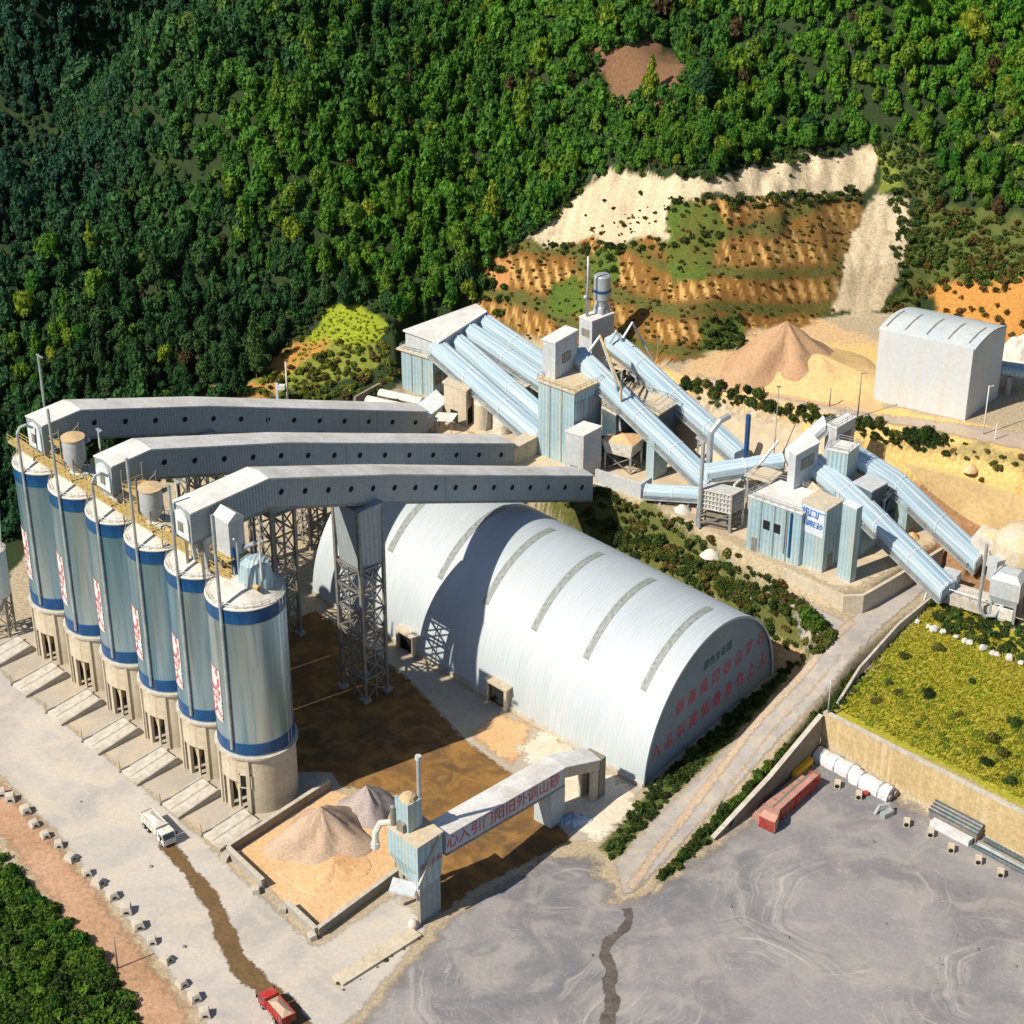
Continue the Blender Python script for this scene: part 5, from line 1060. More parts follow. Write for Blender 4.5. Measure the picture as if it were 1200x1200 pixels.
# filter stack and chimney on its roof
c = P(487,945,zl+4); c = Vector((ct.x-.9,ct.y+.6,zl+.35)); t = thing('roof_filter', 'blue grey filter housing on top of the loading tower', 'filter', c, ANG)
mb = MB(); mb.prism([(-1.7,-1.5),(1.5,-1.5),(1.5,1.5),(-1.7,1.5)], 0, 5.6); mb.build('body', clad, t, local=True)
mb = MB(); mb.lathe([(1.5,5.6),(1.2,6.3),(.6,6.7),(.02,6.7)], c=(0,0,0), n=10); mb.build('lid', tanlid, t, 30, local=True)
mb = MB(); mb.cyl((-2.0,-1.7,0),(-2.0,-1.7,3.4), .5, n=10); mb.ball((-2.0,-1.7,3.5), .55); mb.box((.2,-1.9,.9),(1.6,.7,1.6)); mb.build('fan', steel, t, local=True)
c = c+Vector((1.75,.4,0)); t = thing('chimney_pipe', 'slim pale grey chimney pipe on the loading tower roof', 'chimney', c)
mb = MB(); mb.cyl((0,0,0),(0,0,13.2), .42, .36, n=10); mb.build('pipe', galv, t, 40, local=True)
mb = MB(); mb.cyl((0,0,13.2),(0,0,13.9), .55, n=10); mb.build('cap', greyw, t, 40, local=True)
t = thing('discharge_chute', 'white curved chute hanging over the sand pit from the loading tower', 'chute', Lt+Vector((-1.0,.2,-2)), 0)
mb = MB(); mb.tube([Lt+Vector((.6,.3,.6)), Lt+Vector((-1.2,.2,.4)), Lt+Vector((-2.0,0,-1.2)), Lt+Vector((-2.1,-.1,-3.4))], .55, 8); mb.build('tube', white, t, 40)
mb = MB(); mb.tube([Lt+Vector((-2.1,-.1,-3.3)), Lt+Vector((-2.1,-.1,-4.4))], .75, 8); mb.build('nozzle', tarp, t, 40)
# bridge
zb0, zb1 = zl-1.2, 11.6
r0, r1 = P(512,973,zb0), P(652,893,zb1); r2 = P(694,884,9.0)
bt = thing('loading_bridge', 'pale roofed conveyor bridge with red lettering from shed to loading tower', 'conveyor bridge', P(655,958,0), 0)
hwd, bh = 2.0, 3.9
mb = MB(); section(mb, [r0, r1], [(-hwd,-bh),(hwd,-bh),(hwd,-.1),(-hwd,-.1)]); mb.build('wall', greyw, bt)
mb = MB(); section(mb, [r1, r2], [(-hwd,-2.4),(hwd,-2.4),(hwd,-.1),(-hwd,-.1)]); mb.build('end_section', conc, bt)
mb = MB(); section(mb, [r0, r1, r2], [(-hwd-.4,-.05),(hwd+.4,-.05),(hwd+.4,.15),(0,.5),(-hwd-.4,.15)]); mb.build('roof', groof, bt)
mb = MB(); section(mb, [r0, r1], [(-hwd-.05,-bh-.45),(hwd+.05,-bh-.45),(hwd+.05,-bh),(-hwd-.05,-bh)]); mb.build('truss', steel, bt)
sv = sidev(r0, r1); dv = (r1-r0).normalized(); ctr = r0
lw = (r1-r0).length
for k, ch in enumerate('心入引门阳旧外训山砂'):
    vs, fs = glyphs(ch, 2.9); s = 1.6+k*(lw-4.5)/9; mb = MB()
    hd_ = Vector((dv.x,dv.y,0)).normalized(); sl = dv.z/hd_.dot(Vector((dv.x,dv.y,0)))
    mb.add([r0+dv*s+hd_*x+Vector((0,0,x*sl))+sv*(hwd+.03)+Vector((0,0,-bh*.52+y*1.05)) for x, y in vs], fs); mb.build('character', redp, bt)
pb = P(655,960,0)
for f, mt_ in ((0,conc),(1,conc)):
    c = r1+dv*(-.6 if f == 0 else 0)-Vector((0,0,0)); 
mb = MB(); hd_ = Vector((dv.x,dv.y,0)).normalized(); s_ = sidev(r0, r1); c = Vector((r1.x,r1.y,0))-hd_*1.5
mb.prism([c-hd_*2.2+s_*hwd*.98, c+hd_*1.6+s_*hwd*.98, c+hd_*1.6-s_*hwd*.98, c-hd_*2.2-s_*hwd*.98], 0, [zb1-bh]*4); mb.build('pier', greyw, bt)
c = Vector((r2.x,r2.y,0))-hd_*1.0
for s in (-1, 1): mb = MB(); mb.prism([c-hd_*.8+s_*s*1.7, c+hd_*.8+s_*s*1.7, c+hd_*.8+s_*s*.9, c-hd_*.8+s_*s*.9], 0, 6.7); mb.build('leg', conc, bt)
mb = MB(); mb.prism([c+hd_*.9+s_*1.9, c+hd_*2.6+s_*1.9, c+hd_*2.6-s_*1.9, c+hd_*.9-s_*1.9], 0, 8.6); mb.build('end_shaft', wallg, bt)
t = thing('tarpaulin_heap', 'blue and white crumpled tarpaulin heap by the bridge pier', 'tarpaulin', P(672,962,0))
def heap(c, sx, sy, hh, seed, n=26, rough=.25, ridge=0, rz=0):
    g = np.random.default_rng(seed); k1, k2 = g.uniform(0,6,2); vs, fs = [], []
    for i in range(n+1):
        rr = i/n
        for j in range(36):
            a = 6.28318*j/36; wob = 1+.12*math.sin(3*a+k1)+.08*math.sin(5*a+k2); x, y = rr*math.cos(a)*wob, rr*math.sin(a)*wob
            z = max(0, (1-rr)**.93)+(rough*.12*(math.sin(a*7+rr*5+k1)*.5+math.sin(a*13+k2-rr*9)*.3))*math.sin(math.pi*min(1,rr))
            if ridge: z -= ridge*max(0, math.cos(a-k1))*math.sin(math.pi*rr)*.35
            X, Y = x*sx, y*sy; vs.append((c[0]+X*math.cos(rz)-Y*math.sin(rz), c[1]+X*math.sin(rz)+Y*math.cos(rz), c[2]+z*hh-(0 if i < n else .3)))
    for i in range(n):
        for j in range(36): fs.append((i*36+j, (i+1)*36+j, (i+1)*36+(j+1)%36, i*36+(j+1)%36))
    m = MB(); m.add(vs, fs); return m
bl = M('blue_tarp', (.13,.22,.40), (.45,.50,.56), rough=.6, scale=.9, contrast=.5, fvar=.2, bump=.4)
heap((672-672,0,0) and P(673,962,0), 3.2, 2.0, 1.6, 3, 10, 1.5).build('folds', bl, t)
mb = MB(); q = P(668,958,0); mb.box(q+Vector((0,0,.5)), (1.3,.9,1.0), .4); mb.build('crate', steel, t)
# ---------------------------------------------------------------- sand pit
def pitwall(label, pts, hh, mat=concg, th=.55, g='low concrete walls of the sand pit'):
    return wall_run(label, [P(a,b,0) for a, b in pts], 0, hh, th, mat, 'wall', 'pit_wall', g, kerbm)
pitwall('long back wall of the sand pit on the silo side', [(268,1001),(386,924)], 1.9, wallg)
pitwall('front wall of the sand pit at its corner towards the white truck', [(268,1003),(309,1042)], 2.0)
pitwall('front wall of the sand pit at its corner opposite the loading tower', [(336,1066),(371,1099)], 2.0)
pitwall('side wall of the sand pit ending at the loading tower', [(373,1098),(466,1029)], 1.9, wallg)
drape('sand_floor', [P(a,b,0) for a, b in ((275,1001),(386,929),(440,935),(468,985),(463,1024),(374,1088),(340,1060),(312,1036))], sandm, .10, 'orange tan sand covering the floor of the pit', 'sand', 1.5, wob=.3)
for k, (lab, c, sx, sy, hh, sd_, mt_, rz) in enumerate((('tan conical stone heap, the larger one in the sand pit', (378,984), 9.2, 8.0, 7.2, 5, tanpile, .4), ('pale grey stone heap behind the tan heap', (430,948), 5.6, 5.0, 5.2, 8, greypile, 1.0),
                                                        ('low pale sandy mound in the middle of the pit floor', (392,1018), 8.0, 5.0, 1.2, 9, sandm, .9))):
    b = P(*c, 0); m = heap((b.x,b.y,.1), sx, sy, hh, sd_, 26, .8, .5, rz); single('stone_heap', m, mt_, lab, 'heap', b, 'stone heaps in the sand pit', smooth=True)
for x, y, lab in ((264,1008,'broken concrete block at the pit corner nearest the white truck'),(300,1046,'broken concrete block beside the gap in the front pit wall'),(331,1068,'tilted concrete block on the other side of the pit wall gap'),(366,1100,'concrete block propped at the front pit corner')):
    m = MB(); c = P(x,y,0); m.box(c+Vector((0,0,.55)), (1.5,1.2,1.1), x*.1, Matrix.Rotation(x*.1,4,'Z')@Matrix.Rotation(.15,4,'X')); o = m; t = single('concrete_block', o, kerbm, lab, 'block', c, 'loose concrete blocks by the sand pit')
m = heap(P(918,430,ZU), 15.5, 13.0, 11.2, 21, 30, .7, .35, .5); single('sand_pile', m, sandstone, 'big pinkish sand pile below the old quarry face', 'heap', P(918,430,ZU), 'sand piles on the upper pad', smooth=True)
m = heap(P(958,440,ZU-.2), 22.0, 14.0, 5.2, 22, 30, .8, .2, -.4); single('sand_pile', m, M('yellow_sand', (.60,.44,.20), (.52,.36,.18), rough=.98, scale=.1, fvar=.22, world=True, bump=.5), 'low spreading yellow sand pile between the big pile and the warehouse', 'heap', P(958,440,ZU), 'sand piles on the upper pad', smooth=True)
m = heap(P(1196,420,ZU+.5), 5.5, 5.0, 6.0, 31, 14, 2.2); single('rock_outcrop', m, dustw, 'pale rock standing at the right edge beyond the warehouse', 'rock', P(1196,420,ZU), smooth=True)
# weedy raised kerb near the loading tower
m = MB(); a, b_ = P(396,1152,0), P(488,1094,0); u = (b_-a).normalized(); nn = Vector((u.y,-u.x,0)); m.prism([a-nn*1.4, b_-nn*1.4, b_+nn*1.3, a+nn*1.3], 0, .55); tag(single('raised_kerb', m, conc, 'raised weedy concrete kerb running out from the loading tower', 'kerb', a), 'raised weedy concrete kerb running out from the loading tower', 'kerb')
# ---------------------------------------------------------------- retaining walls
wy = [P(835,985,0), P(900,934,0), P(958,882,0)]
wall_run('grey brown retaining wall beside the side road, tapering towards the yard mouth', wy, -.3, [.6,4.6,8.6], .7, wallg, name='retaining_wall', group='retaining walls of the yard', cap=kerbm)
wy2 = [W(55.5,26.8), W(75,29.0), W(100,30.4), W(128,31)]
wall_run('tall ochre streaked retaining wall between the yard and the grassy field', [P(962,880,0), P(1080,942,0), P(1200,1005,0), P(1330,1070,0)], -.3, 9.0, .8, wallc, name='retaining_wall', group='retaining walls of the yard', cap=kerbm)
wa = [P(a,b,18.5) for a, b in ((905,512),(1000,548),(1100,583),(1200,617),(1330,662))]
wall_run('long sandy yellow retaining wall below the upper hedge', wa, [17.0,16,14.5,14,14], [19.5,23.5,24.5,25,25.5], .8, M('sandy_wall', (.58,.44,.22), (.48,.35,.18), rough=.95, scale=.12, fvar=.2, streak=.4, streak_col=(.40,.30,.17), bump=.4), name='retaining_wall', group='retaining walls above the terrace')
tr = P(1000,703,15)
wall_run('curved pale retaining kerb round the outer terrace corner', [W(a,b) for a, b in ((24,52.4),(32,52.5),(38.5,53.2),(41,56),(41.2,66),(41.2,82))], [8,8,8,8.2,8.6,9], [15.3]*6, .7, conc, name='retaining_wall', group='retaining walls above the terrace')
wall_run('thin pale kerb between the side road and the grassy field', [W(a,b,0) for a, b in ((47.3,72),(48.6,58),(51.5,42),(55,31))], [8.2]*4, [11.6,11.3,10.0,9.0], .5, kerbm, name='road_kerb')
# ---------------------------------------------------------------- trucks
def truck(label, loc, rz, cabm, bedm, loadm, cab_len=2.2, L_=8.4):
    t = thing('tipper_truck', label, 'truck', loc, rz); w = 1.25
    mb = MB(); mb.box((0,0,.95),(L_-.6,1.0,.35)); mb.build('chassis', steel, t, local=True)
    xf = L_/2; mb = MB(); mb.loft([[Vector((xf-cab_len, y, z)) for y, z in ((-w,.7),(w,.7),(w,2.9),(-w,2.9))],[Vector((xf-.45, y, z)) for y, z in ((-w,.7),(w,.7),(w,2.9),(-w,2.9))],[Vector((xf, y, z)) for y, z in ((-w,.6),(w,.6),(w*.98,1.75),(-w*.98,1.75))]], True, True)
    cb = mb.build('cab', cabm, t, local=True)
    mb = MB(); mb.add([(xf-.02,-w*.88,1.8),(xf-.02,w*.88,1.8),(xf-.43,w*.88,2.75),(xf-.43,-w*.88,2.75)], [(0,1,2,3)]); mb.v = [(x+.04,y,z+.03) for x,y,z in mb.v]; mb.build('windscreen', glassm, cb, local=True)
    for s in (-1,1):
        mb = MB(); mb.box((xf-1.1,s*(w+.01),2.2),(1.2,.05,.75)); mb.build('side_window', glassm, cb, local=True)
        mb = MB(); mb.box((xf+.02,s*.85,.95),(.08,.4,.25)); mb.build('headlight', white, t, local=True)
        mb = MB(); mb.box((xf-.3,s*(w+.3),2.3),(.12,.3,.6)); mb.build('mirror', tyre, t, local=True)
    x0, x1 = -L_/2, xf-cab_len-.2; h0, h1 = 1.25, 2.85; mb = MB()
    mb.box(((x0+x1)/2,0,h0+.05),(x1-x0,2*w,.12)); th=.12
    mb.box((x0+th/2,0,(h0+h1)/2),(th,2*w,h1-h0)); mb.box((x1-th/2,0,(h0+h1)/2+.2),(th,2*w,h1-h0+.4))
    for s in (-1,1):
        mb.box(((x0+x1)/2,s*(w-th/2),(h0+h1)/2),(x1-x0-.02,th,h1-h0-.01))
        for k in range(6): mb.box((x0+.4+k*(x1-x0-.8)/5,s*(w+.05),(h0+h1)/2),(.14,.1,h1-h0-.1))
    bed = mb.build('bed', bedm, t, local=True)
    if loadm:
        mb = MB(); q = [(x0+.15,-w+.15),(x1-.15,-w+.15),(x1-.15,w-.15),(x0+.15,w-.15)]; mb.add([(x,y,h1-.25) for x,y in q]+[((x0+x1)/2+.6,.1,h1+.55),((x0+x1)/2-1.2,-.1,h1+.35)], [(0,1,4,5),(1,2,4),(2,3,5,4),(3,0,5)]); mb.build('load', loadm, t, local=True)
    for x in (xf-1.15, -L_/2+1.2, -L_/2+2.6):
        for s in (-1,1):
            mb = MB(); mb.cyl((x,s*(w-.3),.55),(x,s*(w+.02),.55), .55, n=16); wh = mb.build('wheel', tyre, t, 40, local=True)
            mb = MB(); mb.cyl((x,s*(w-.1),.55),(x,s*(w+.05),.55), .28, n=10); mb.build('rim', galv, wh, local=True)
    return t
a, b_ = P(172,962,0), P(200,992,0); truck('dusty white tipper truck on the pale road passing the silos', (P(186,978,0)), math.atan2(b_.y-a.y, b_.x-a.x), white, white, dustw, 2.3, 8.6)
a, b_ = P(336,1204,0), P(308,1172,0); truck('red tipper truck loaded with stone at the bottom edge of the picture', P(325,1190,0), math.atan2(b_.y-a.y, b_.x-a.x), redmach, redmach, tanpile, 2.2, 7.6)
# ---------------------------------------------------------------- things stored in the yard corner
a, b_ = P(899,972,0), P(956,920,0); d = (b_-a); ln = d.length; rz = math.atan2(d.y, d.x)
t = thing('red_loader_machine', 'long red beam machine with a fan shaped head lying below the retaining wall', 'machine', (a+b_)/2, rz)
mb = MB(); mb.box((1.2,0,2.35),(ln-3.2,1.15,1.1)); mb.build('beam', pinkst, t, local=True)
mb = MB(); mb.box((1.2,-.62,1.5),(ln-3.6,.2,1.9))
for k in range(8): x = -ln/2+3.2+k*(ln-4.4)/7; mb.box((x,-.72,1.5),(.16,.16,1.9))
mb.build('side_frame', redmach, t, local=True)
mb = MB(); mb.cyl((-ln/2+3,1.05,2.3),(ln/2-.6,1.05,2.3), .3, n=10); mb.build('return_pipe', steel, t, 40, local=True)
mb = MB(); mb.box((ln/2-.5,.2,2.0),(1.0,2.0,1.7)); mb.build('tail_box', redmach, t, local=True)
mb = MB(); mb.loft([[Vector((-ln/2+2.6,y,z)) for y, z in ((-.8,1.5),(.8,1.5),(.8,3.0),(-.8,3.0))],[Vector((-ln/2+.9,y,z)) for y, z in ((-1.5,.5),(1.5,.5),(1.5,3.2),(-1.5,3.2))],[Vector((-ln/2-.3,y,z)) for y, z in ((-1.75,.25),(1.75,.25),(1.6,2.5),(-1.6,2.5))]], True, True); hdm = mb.build('head', pinkst, t, local=True)
mb = MB()
for k in range(9): y = -1.5+3.0*k/8; mb.bar((-ln/2-.42,y*1.08,.25),(-ln/2-.36,y*.55,2.4), .16)
mb.box((-ln/2-.33,0,1.35),(.1,3.1,2.1)); mb.build('fan_grille', redmach, hdm, local=True)
for x in (-ln/4,0,ln/3): mb = MB(); mb.box((x,0,.6),(.5,1.7,1.2)); mb.build('stand', redmach, t, local=True)
sd_ = Vector((-d.y, d.x, 0)).normalized()
t = thing('steel_plates', 'faded pinkish steel plates laid flat between the red drum and the wall', 'plates', (a+b_)/2+sd_*2.7, rz)
mb = MB(); mb.prism([(-ln/2+1,-.9),(ln/2,-.9),(ln/2,1.1),(-ln/2+1,1.1)], 0, .9); mb.build('plate_pack', pinkst, t, local=True)
mb = MB()
for x in range(6): mb.box((-ln/2+2.2+x*2.5,.1,.45),(.25,2.3,1.0))
mb.build('strap', steel, t, local=True)
t = thing('yellow_beam', 'yellow crane beam lying on the plates against the retaining wall', 'beam', P(940,905,0)+Vector((0,0,0)), rz)
mb = MB(); mb.box((0,0,1.1),(6,.9,1.2)); mb.build('web', M('crane_yellow', (.62,.40,.02), rough=.5, fvar=.2), t, local=True)
mb = MB()
for x in (-2.4,2.4): mb.box((x,0,.3),(.5,1.6,.6))
mb.build('skid', steel, t, local=True)
def along(px0_, px1_, f): return P(px0_[0]+(px1_[0]-px0_[0])*f, px0_[1]+(px1_[1]-px0_[1])*f, 0)
wdir = P(1200,1012,0)-P(975,893,0); wz = math.atan2(wdir.y, wdir.x)
def roll(label, c, ln, rr, mat, n=3, endm_=steel):
    t = thing('covered_stack', label, 'stack', c, wz, 'covered stacks along the ochre wall')
    mb = MB(); sec = [(-rr,0),(-rr*1.02,rr*.7),(-rr*.7,rr*1.3),(0,rr*1.5),(rr*.7,rr*1.25),(rr*1.05,rr*.6),(rr,0)]
    mb.loft([[Vector((-ln/2+ln*i/12+.1*math.sin(i*2.1+j), s*(1+.06*math.sin(i*1.7+j)), z*(1+.08*math.sin(i*1.3+j*2)))) for j, (s, z) in enumerate(sec)] for i in range(13)], True, True); mb.build('cover', mat, t, 50, local=True)
    mb = MB()
    for k in range(n): x = -ln/2+ln*(k+.5)/n; mb.loft([[Vector((x+e, s*1.05, z*1.06)) for s, z in sec] for e in (-.12,.12)], True, True)
    mb.build('strap', galv, t, local=True)
    mb = MB()
    for y in (-.5,.5): mb.cyl((ln/2-.1,y*rr,rr*.55),(ln/2+.5,y*rr,rr*.55), rr*.4, n=10)
    mb.build('pipe_end', endm_, t, local=True); return t
roll('white tarpaulin covered stack nearest the corner of the two retaining walls', P(982,900,0), 9.5, 1.6, tarp)
roll('white tarpaulin covered stack with dark pipe ends, second from the wall corner', P(1022,924,0), 8.5, 1.6, tarp, 2)
t = thing('steel_rack', 'dark slatted steel section lying along the ochre wall', 'steel section', P(1122,968,0), wz)
mb = MB(); mb.loft([[Vector((x,-1.8,.3)),Vector((x,-1.8,2.0)),Vector((x,0,3.0)),Vector((x,1.8,2.2)),Vector((x,1.8,.3))] for x in (-5,5)], True, True); mb.build('body', steel, t, local=True)
mb = MB()
for k in range(7): f = k/6; y = -1.85+3.7*f; mb.bar((-5.1,y,2.06+1.0*(1-abs(f-.5)*2)),(5.1,y,2.06+1.0*(1-abs(f-.5)*2)), .25)
mb.build('slats', MATS['dark_blue_sheet'], t, local=True)
mb = MB(); mb.prism([(-3.5,-3.6),(4.6,-3.6),(4.6,-2.1),(-3.5,-2.1)], 0, 1.2); mb.build('pallet', tarp, t, local=True)
t = thing('pipe_bundle', 'bundle of dark and silver pipes lying by the ochre wall at the right edge', 'pipes', P(1180,1002,0), wz)
for k in range(9):
    mb = MB(); y = -2.4+k*.55; zz_ = .35+(.5 if k % 3 == 1 else 0); mb.cyl((-5.5+(k*37%10)*.1,y,zz_),(6.5+(k*53%10)*.1,y,zz_), .33, n=8); mb.build('pipe', (MATS['dark_blue_sheet'],galv,MATS['dark_blue_sheet'],steel)[k%4], t, 40, local=True)
mb = MB(); mb.box((5.2,2.2,1.0),(1.2,1.0,2.0)); mb.build('crate', yellow, t, local=True)
# drum-like marker blocks with dark hollow ends in front of the stacks
def marker(label, c, s=1.0, rz=0, group='hollow marker blocks in front of the covered stacks', mat=kerbm):
    t = thing('marker_block', label, 'block', c, rz, group)
    mb = MB(); mb.prism([(-.7*s,-.55*s),(.7*s,-.55*s),(.7*s,.55*s),(-.7*s,.55*s)], 0, 1.15*s); mb.build('body', mat, t, local=True)
    mb = MB(); mb.cyl((.66*s,0,.58*s),(.72*s,0,.58*s), .42*s, n=12); mb.build('hollow', dark, t, local=True); return t
mk = [(981,922),(1006,935),(1062,967),(1090,979),(1114,997),(1146,1011),(1172,1026)]
for i, (x, y) in enumerate(mk): marker('cream block with a dark hollow end in front of the covered stacks', P(x,y,0), 1.05, wz-1.0, mat=conc)
for x, y, lab in ((1012,933,'small red gas bottle lying between the marker blocks'),):
    m = MB(); c = P(x,y,0); m.cyl(c+Vector((-.7,0,.5)), c+Vector((.7,.3,.5)), .5, n=12); single('gas_bottle', m, redmach, lab, 'bottle', c)
m = MB(); c = P(1037,954,0); m.tube([c+Vector((-1.8,0,0)), c+Vector((-1,.3,1.7)), c+Vector((.6,.5,1.9)), c+Vector((1.6,0,.2))], .3, 8); m.box(c+Vector((.2,-.6,.6)), (2.2,1.2,1.0), .6); single('scrap_frame', m, galv, 'bent silver scrap frame in front of the second covered stack', 'scrap', c)
# ---------------------------------------------------------------- concrete blocks along the haul road
bar = [(2,932),(12,938),(30,952),(40,968),(53,981),(69,992),(83,1008),(102,1025),(115,1037),(132,1052),(148,1069),(162,1087),(178,1105),(195,1127),(213,1155),(228,1171),(240,1190)]
rd = P(215,1165,0)-P(20,940,0); rz0 = math.atan2(rd.y, rd.x)
for i, (x, y) in enumerate(bar):
    c = P(x,y,0); s = rng.uniform(.95,1.25)
    t = thing('road_block', 'pale concrete block in the row along the outer edge of the haul road', 'block', c, rz0+rng.uniform(-.5,.5), 'concrete blocks along the haul road')
    mb = MB(); w0, w1, hh = .95*s, .62*s, 1.25*s
    mb.loft([[Vector((-w0,-w0*.8,-.05)),Vector((w0,-w0*.8,-.05)),Vector((w0,w0*.8,-.05)),Vector((-w0,w0*.8,-.05))],[Vector((-w0,-w0*.8,.4*s)),Vector((w0,-w0*.8,.4*s)),Vector((w0,w0*.8,.4*s)),Vector((-w0,w0*.8,.4*s))],[Vector((-w1+.1,-w1,hh)),Vector((w1,-w1*.9,hh*.92)),Vector((w1,w1*.9,hh)),Vector((-w1,w1,hh*1.05))]], True, True); mb.build('body', kerbm, t, local=True)
    mb = MB(); mb.cyl((w0-.12,0,.55*s),(w0+.02,0,.5*s), .36*s, n=10); mb.build('hollow', dark, t, local=True)
# ---------------------------------------------------------------- poles
def pole(label, px, ytop, z, arm=0, rr=.16, mat=galv, arms=True):
    b = P(*px, z); h1 = ZP(b.x, b.y, ytop); t = thing('utility_pole', label, 'pole', b, 0, 'thin poles'); mb = MB(); mb.cyl((0,0,-.4),(0,0,h1-z), rr, rr*.7, n=8); mb.build('pole', mat, t, True, local=True)
    if arms: mb = MB(); mb.bar((-.2,0,h1-z-.3),(1.1,.3,h1-z-.1), .14); mb.build('arm', mat, t, local=True)
    return t
pole('thin pole standing at the corner where the two yard retaining walls meet', (970,838), 797, 8.6)
pole('thin dark pole beside the upper road, left of the warehouse', (1005,489), 437, ZU, mat=steel)
pole('short thin pole beside the upper road, far left of the warehouse', (972,476), 455, ZU, mat=steel, arms=False)
pole('white pole standing in front of the warehouse near corner', (1150,524), 452, 27, mat=white)
pole('short white pole at the upper road edge below the warehouse', (1164,530), 496, 27, mat=white, arms=False)
b = P(338,482,12); t = thing('telecom_mast', 'thin white mast with a small cabinet standing behind the farthest gallery', 'mast', (b.x,b.y,hz(b.x,b.y)))
zm = ZP(b.x,b.y,424)-t.location.z; mb = MB(); mb.cyl((0,0,0),(0,0,zm), .3, .16, n=8); mb.build('pole', white, t, True, local=True)
mb = MB(); mb.box((-1.4,0,zm*.42),(1.8,1.0,1.1)); mb.bar((-2.4,0,zm*.1),(-2.4,0,zm*.5), .6); mb.build('cabinet', hoodw, t, local=True)
pole('thin grey pole standing on the verge outside the haul road', (138,1135), 1098, 0, mat=steel, arms=False)
# white stones edging the field under the crusher
for i, (x, y) in enumerate(((1075,731),(1088,737),(1094,740),(1105,743),(1120,749),(1130,754),(1136,756),(1151,762),(1163,768),(1168,770),(1182,774),(1196,780))):
    b = P(x,y,9.6); b.z = hz(b.x,b.y); s = rng.uniform(.55,.95); m = MB(); m.ball(b+Vector((0,0,.5)), s, 6, .85); m.v = [(vx+rng.uniform(-.16,.16), vy+rng.uniform(-.16,.16), vz+rng.uniform(-.12,.12)) for vx, vy, vz in m.v]
    single('white_stone', m, dustw, 'white stone in the line edging the grassy field below the crusher', 'stone', b, 'white stones edging the field', smooth=20)
# scattered small stones on the yard and road
for i, (x, y) in enumerate(((95,940),(177,1016),(216,1110),(1023,987),(1038,1083),(1133,1047),(1121,1097),(1104,1131),(1145,1113),(923,1099),(856,1063),(693,1120),(1190,1133))):
    b = P(x,y,0); s = rng.uniform(.22,.42); m = MB(); m.ball(b+Vector((0,0,.15)), s, 6, .6); single('loose_stone', m, steel, 'small dark stone lying loose on the concrete', 'stone', b, 'loose stones on the concrete', smooth=20)
# ---------------------------------------------------------------- foliage templates
def ico():
    t = (1+5**.5)/2; v = np.array([(-1,t,0),(1,t,0),(-1,-t,0),(1,-t,0),(0,-1,t),(0,1,t),(0,-1,-t),(0,1,-t),(t,0,-1),(t,0,1),(-t,0,-1),(-t,0,1)], float); v /= np.linalg.norm(v[0])
    f = np.array([(0,11,5),(0,5,1),(0,1,7),(0,7,10),(0,10,11),(1,5,9),(5,11,4),(11,10,2),(10,7,6),(7,1,8),(3,9,4),(3,4,2),(3,2,6),(3,6,8),(3,8,9),(4,9,5),(2,4,11),(6,2,10),(8,6,7),(9,8,1)]); return v, f
IV, IF = ico()
def crown(kind, seed, nblob, nleaf, ls):     # unit crown: radius about 1, base at 0, height about 'hh'; leaves as small bent quads
    g = np.random.default_rng(seed); bl = []
    if kind == 'round':
        for i in range(nblob):
            a = g.uniform(0,6.28); rr = .62*math.sqrt(g.uniform(.05,1)); z = g.uniform(.55,1.75)*(1-.35*rr); bl.append((rr*math.cos(a), rr*math.sin(a), z, g.uniform(.34,.58)))
        bl.append((0,0,1.35,.6))
    elif kind == 'cone':
        for i in range(nblob):
            f = (i+.5)/nblob; a = i*2.4+g.uniform(-.4,.4); rr = .5*(1-f)*g.uniform(.7,1.2); bl.append((rr*math.cos(a), rr*math.sin(a), .45+2.5*f, .62*(1-f)+.16))
    else:                                    # low bush
        for i in range(nblob):
            a = g.uniform(0,6.28); rr = .66*math.sqrt(g.uniform(.05,1)); bl.append((rr*math.cos(a), rr*math.sin(a), g.uniform(.2,.75)*(1-.5*rr), g.uniform(.3,.55)))
    V, Fq, Ft = [], [], []; n0 = 0; sh = []
    for x, y, z, r_ in bl:
        v = IV*(r_*.74)*g.uniform(.8,1.15,(12,1))+np.array((x,y,z)); v[:,2] = np.maximum(v[:,2], .02); V.append(v); Ft.append(IF+n0); n0 += 12; sh.append(np.full(12, g.uniform(.7,.95)))
    rs = np.array([b[3] for b in bl]); pr = rs**2/np.sum(rs**2)
    k = g.choice(len(bl), nleaf, p=pr); B = np.array(bl)[k]; d = g.normal(size=(nleaf,3)); d[:,2] = np.abs(d[:,2])*.9-.25; d /= np.linalg.norm(d, axis=1)[:,None]
    c = B[:,:3]+d*(B[:,3:4]*g.uniform(.78,1.12,(nleaf,1))); c[:,2] = np.maximum(c[:,2], .05)
    nr = d+g.normal(size=(nleaf,3))*.55; nr /= np.linalg.norm(nr, axis=1)[:,None]
    t1 = np.cross(nr, g.normal(size=(nleaf,3))); t1 /= np.linalg.norm(t1, axis=1)[:,None]; t2 = np.cross(nr, t1); s = ls*g.uniform(.6,1.35,(nleaf,1))
    q = np.stack([c-t1*s-t2*s*.6, c+t1*s-t2*s*.5+nr*s*.3, c+t1*s*.9+t2*s*.7, c-t1*s*.8+t2*s*.6+nr*s*.25], 1); V.append(q.reshape(-1,3)); Fq = np.arange(nleaf*4).reshape(-1,4)+n0
    sh.append(np.repeat(g.uniform(.72,1.35,nleaf), 4))
    V = np.concatenate(V); Ft = np.concatenate(Ft); return V, Ft, Fq, np.concatenate(sh)
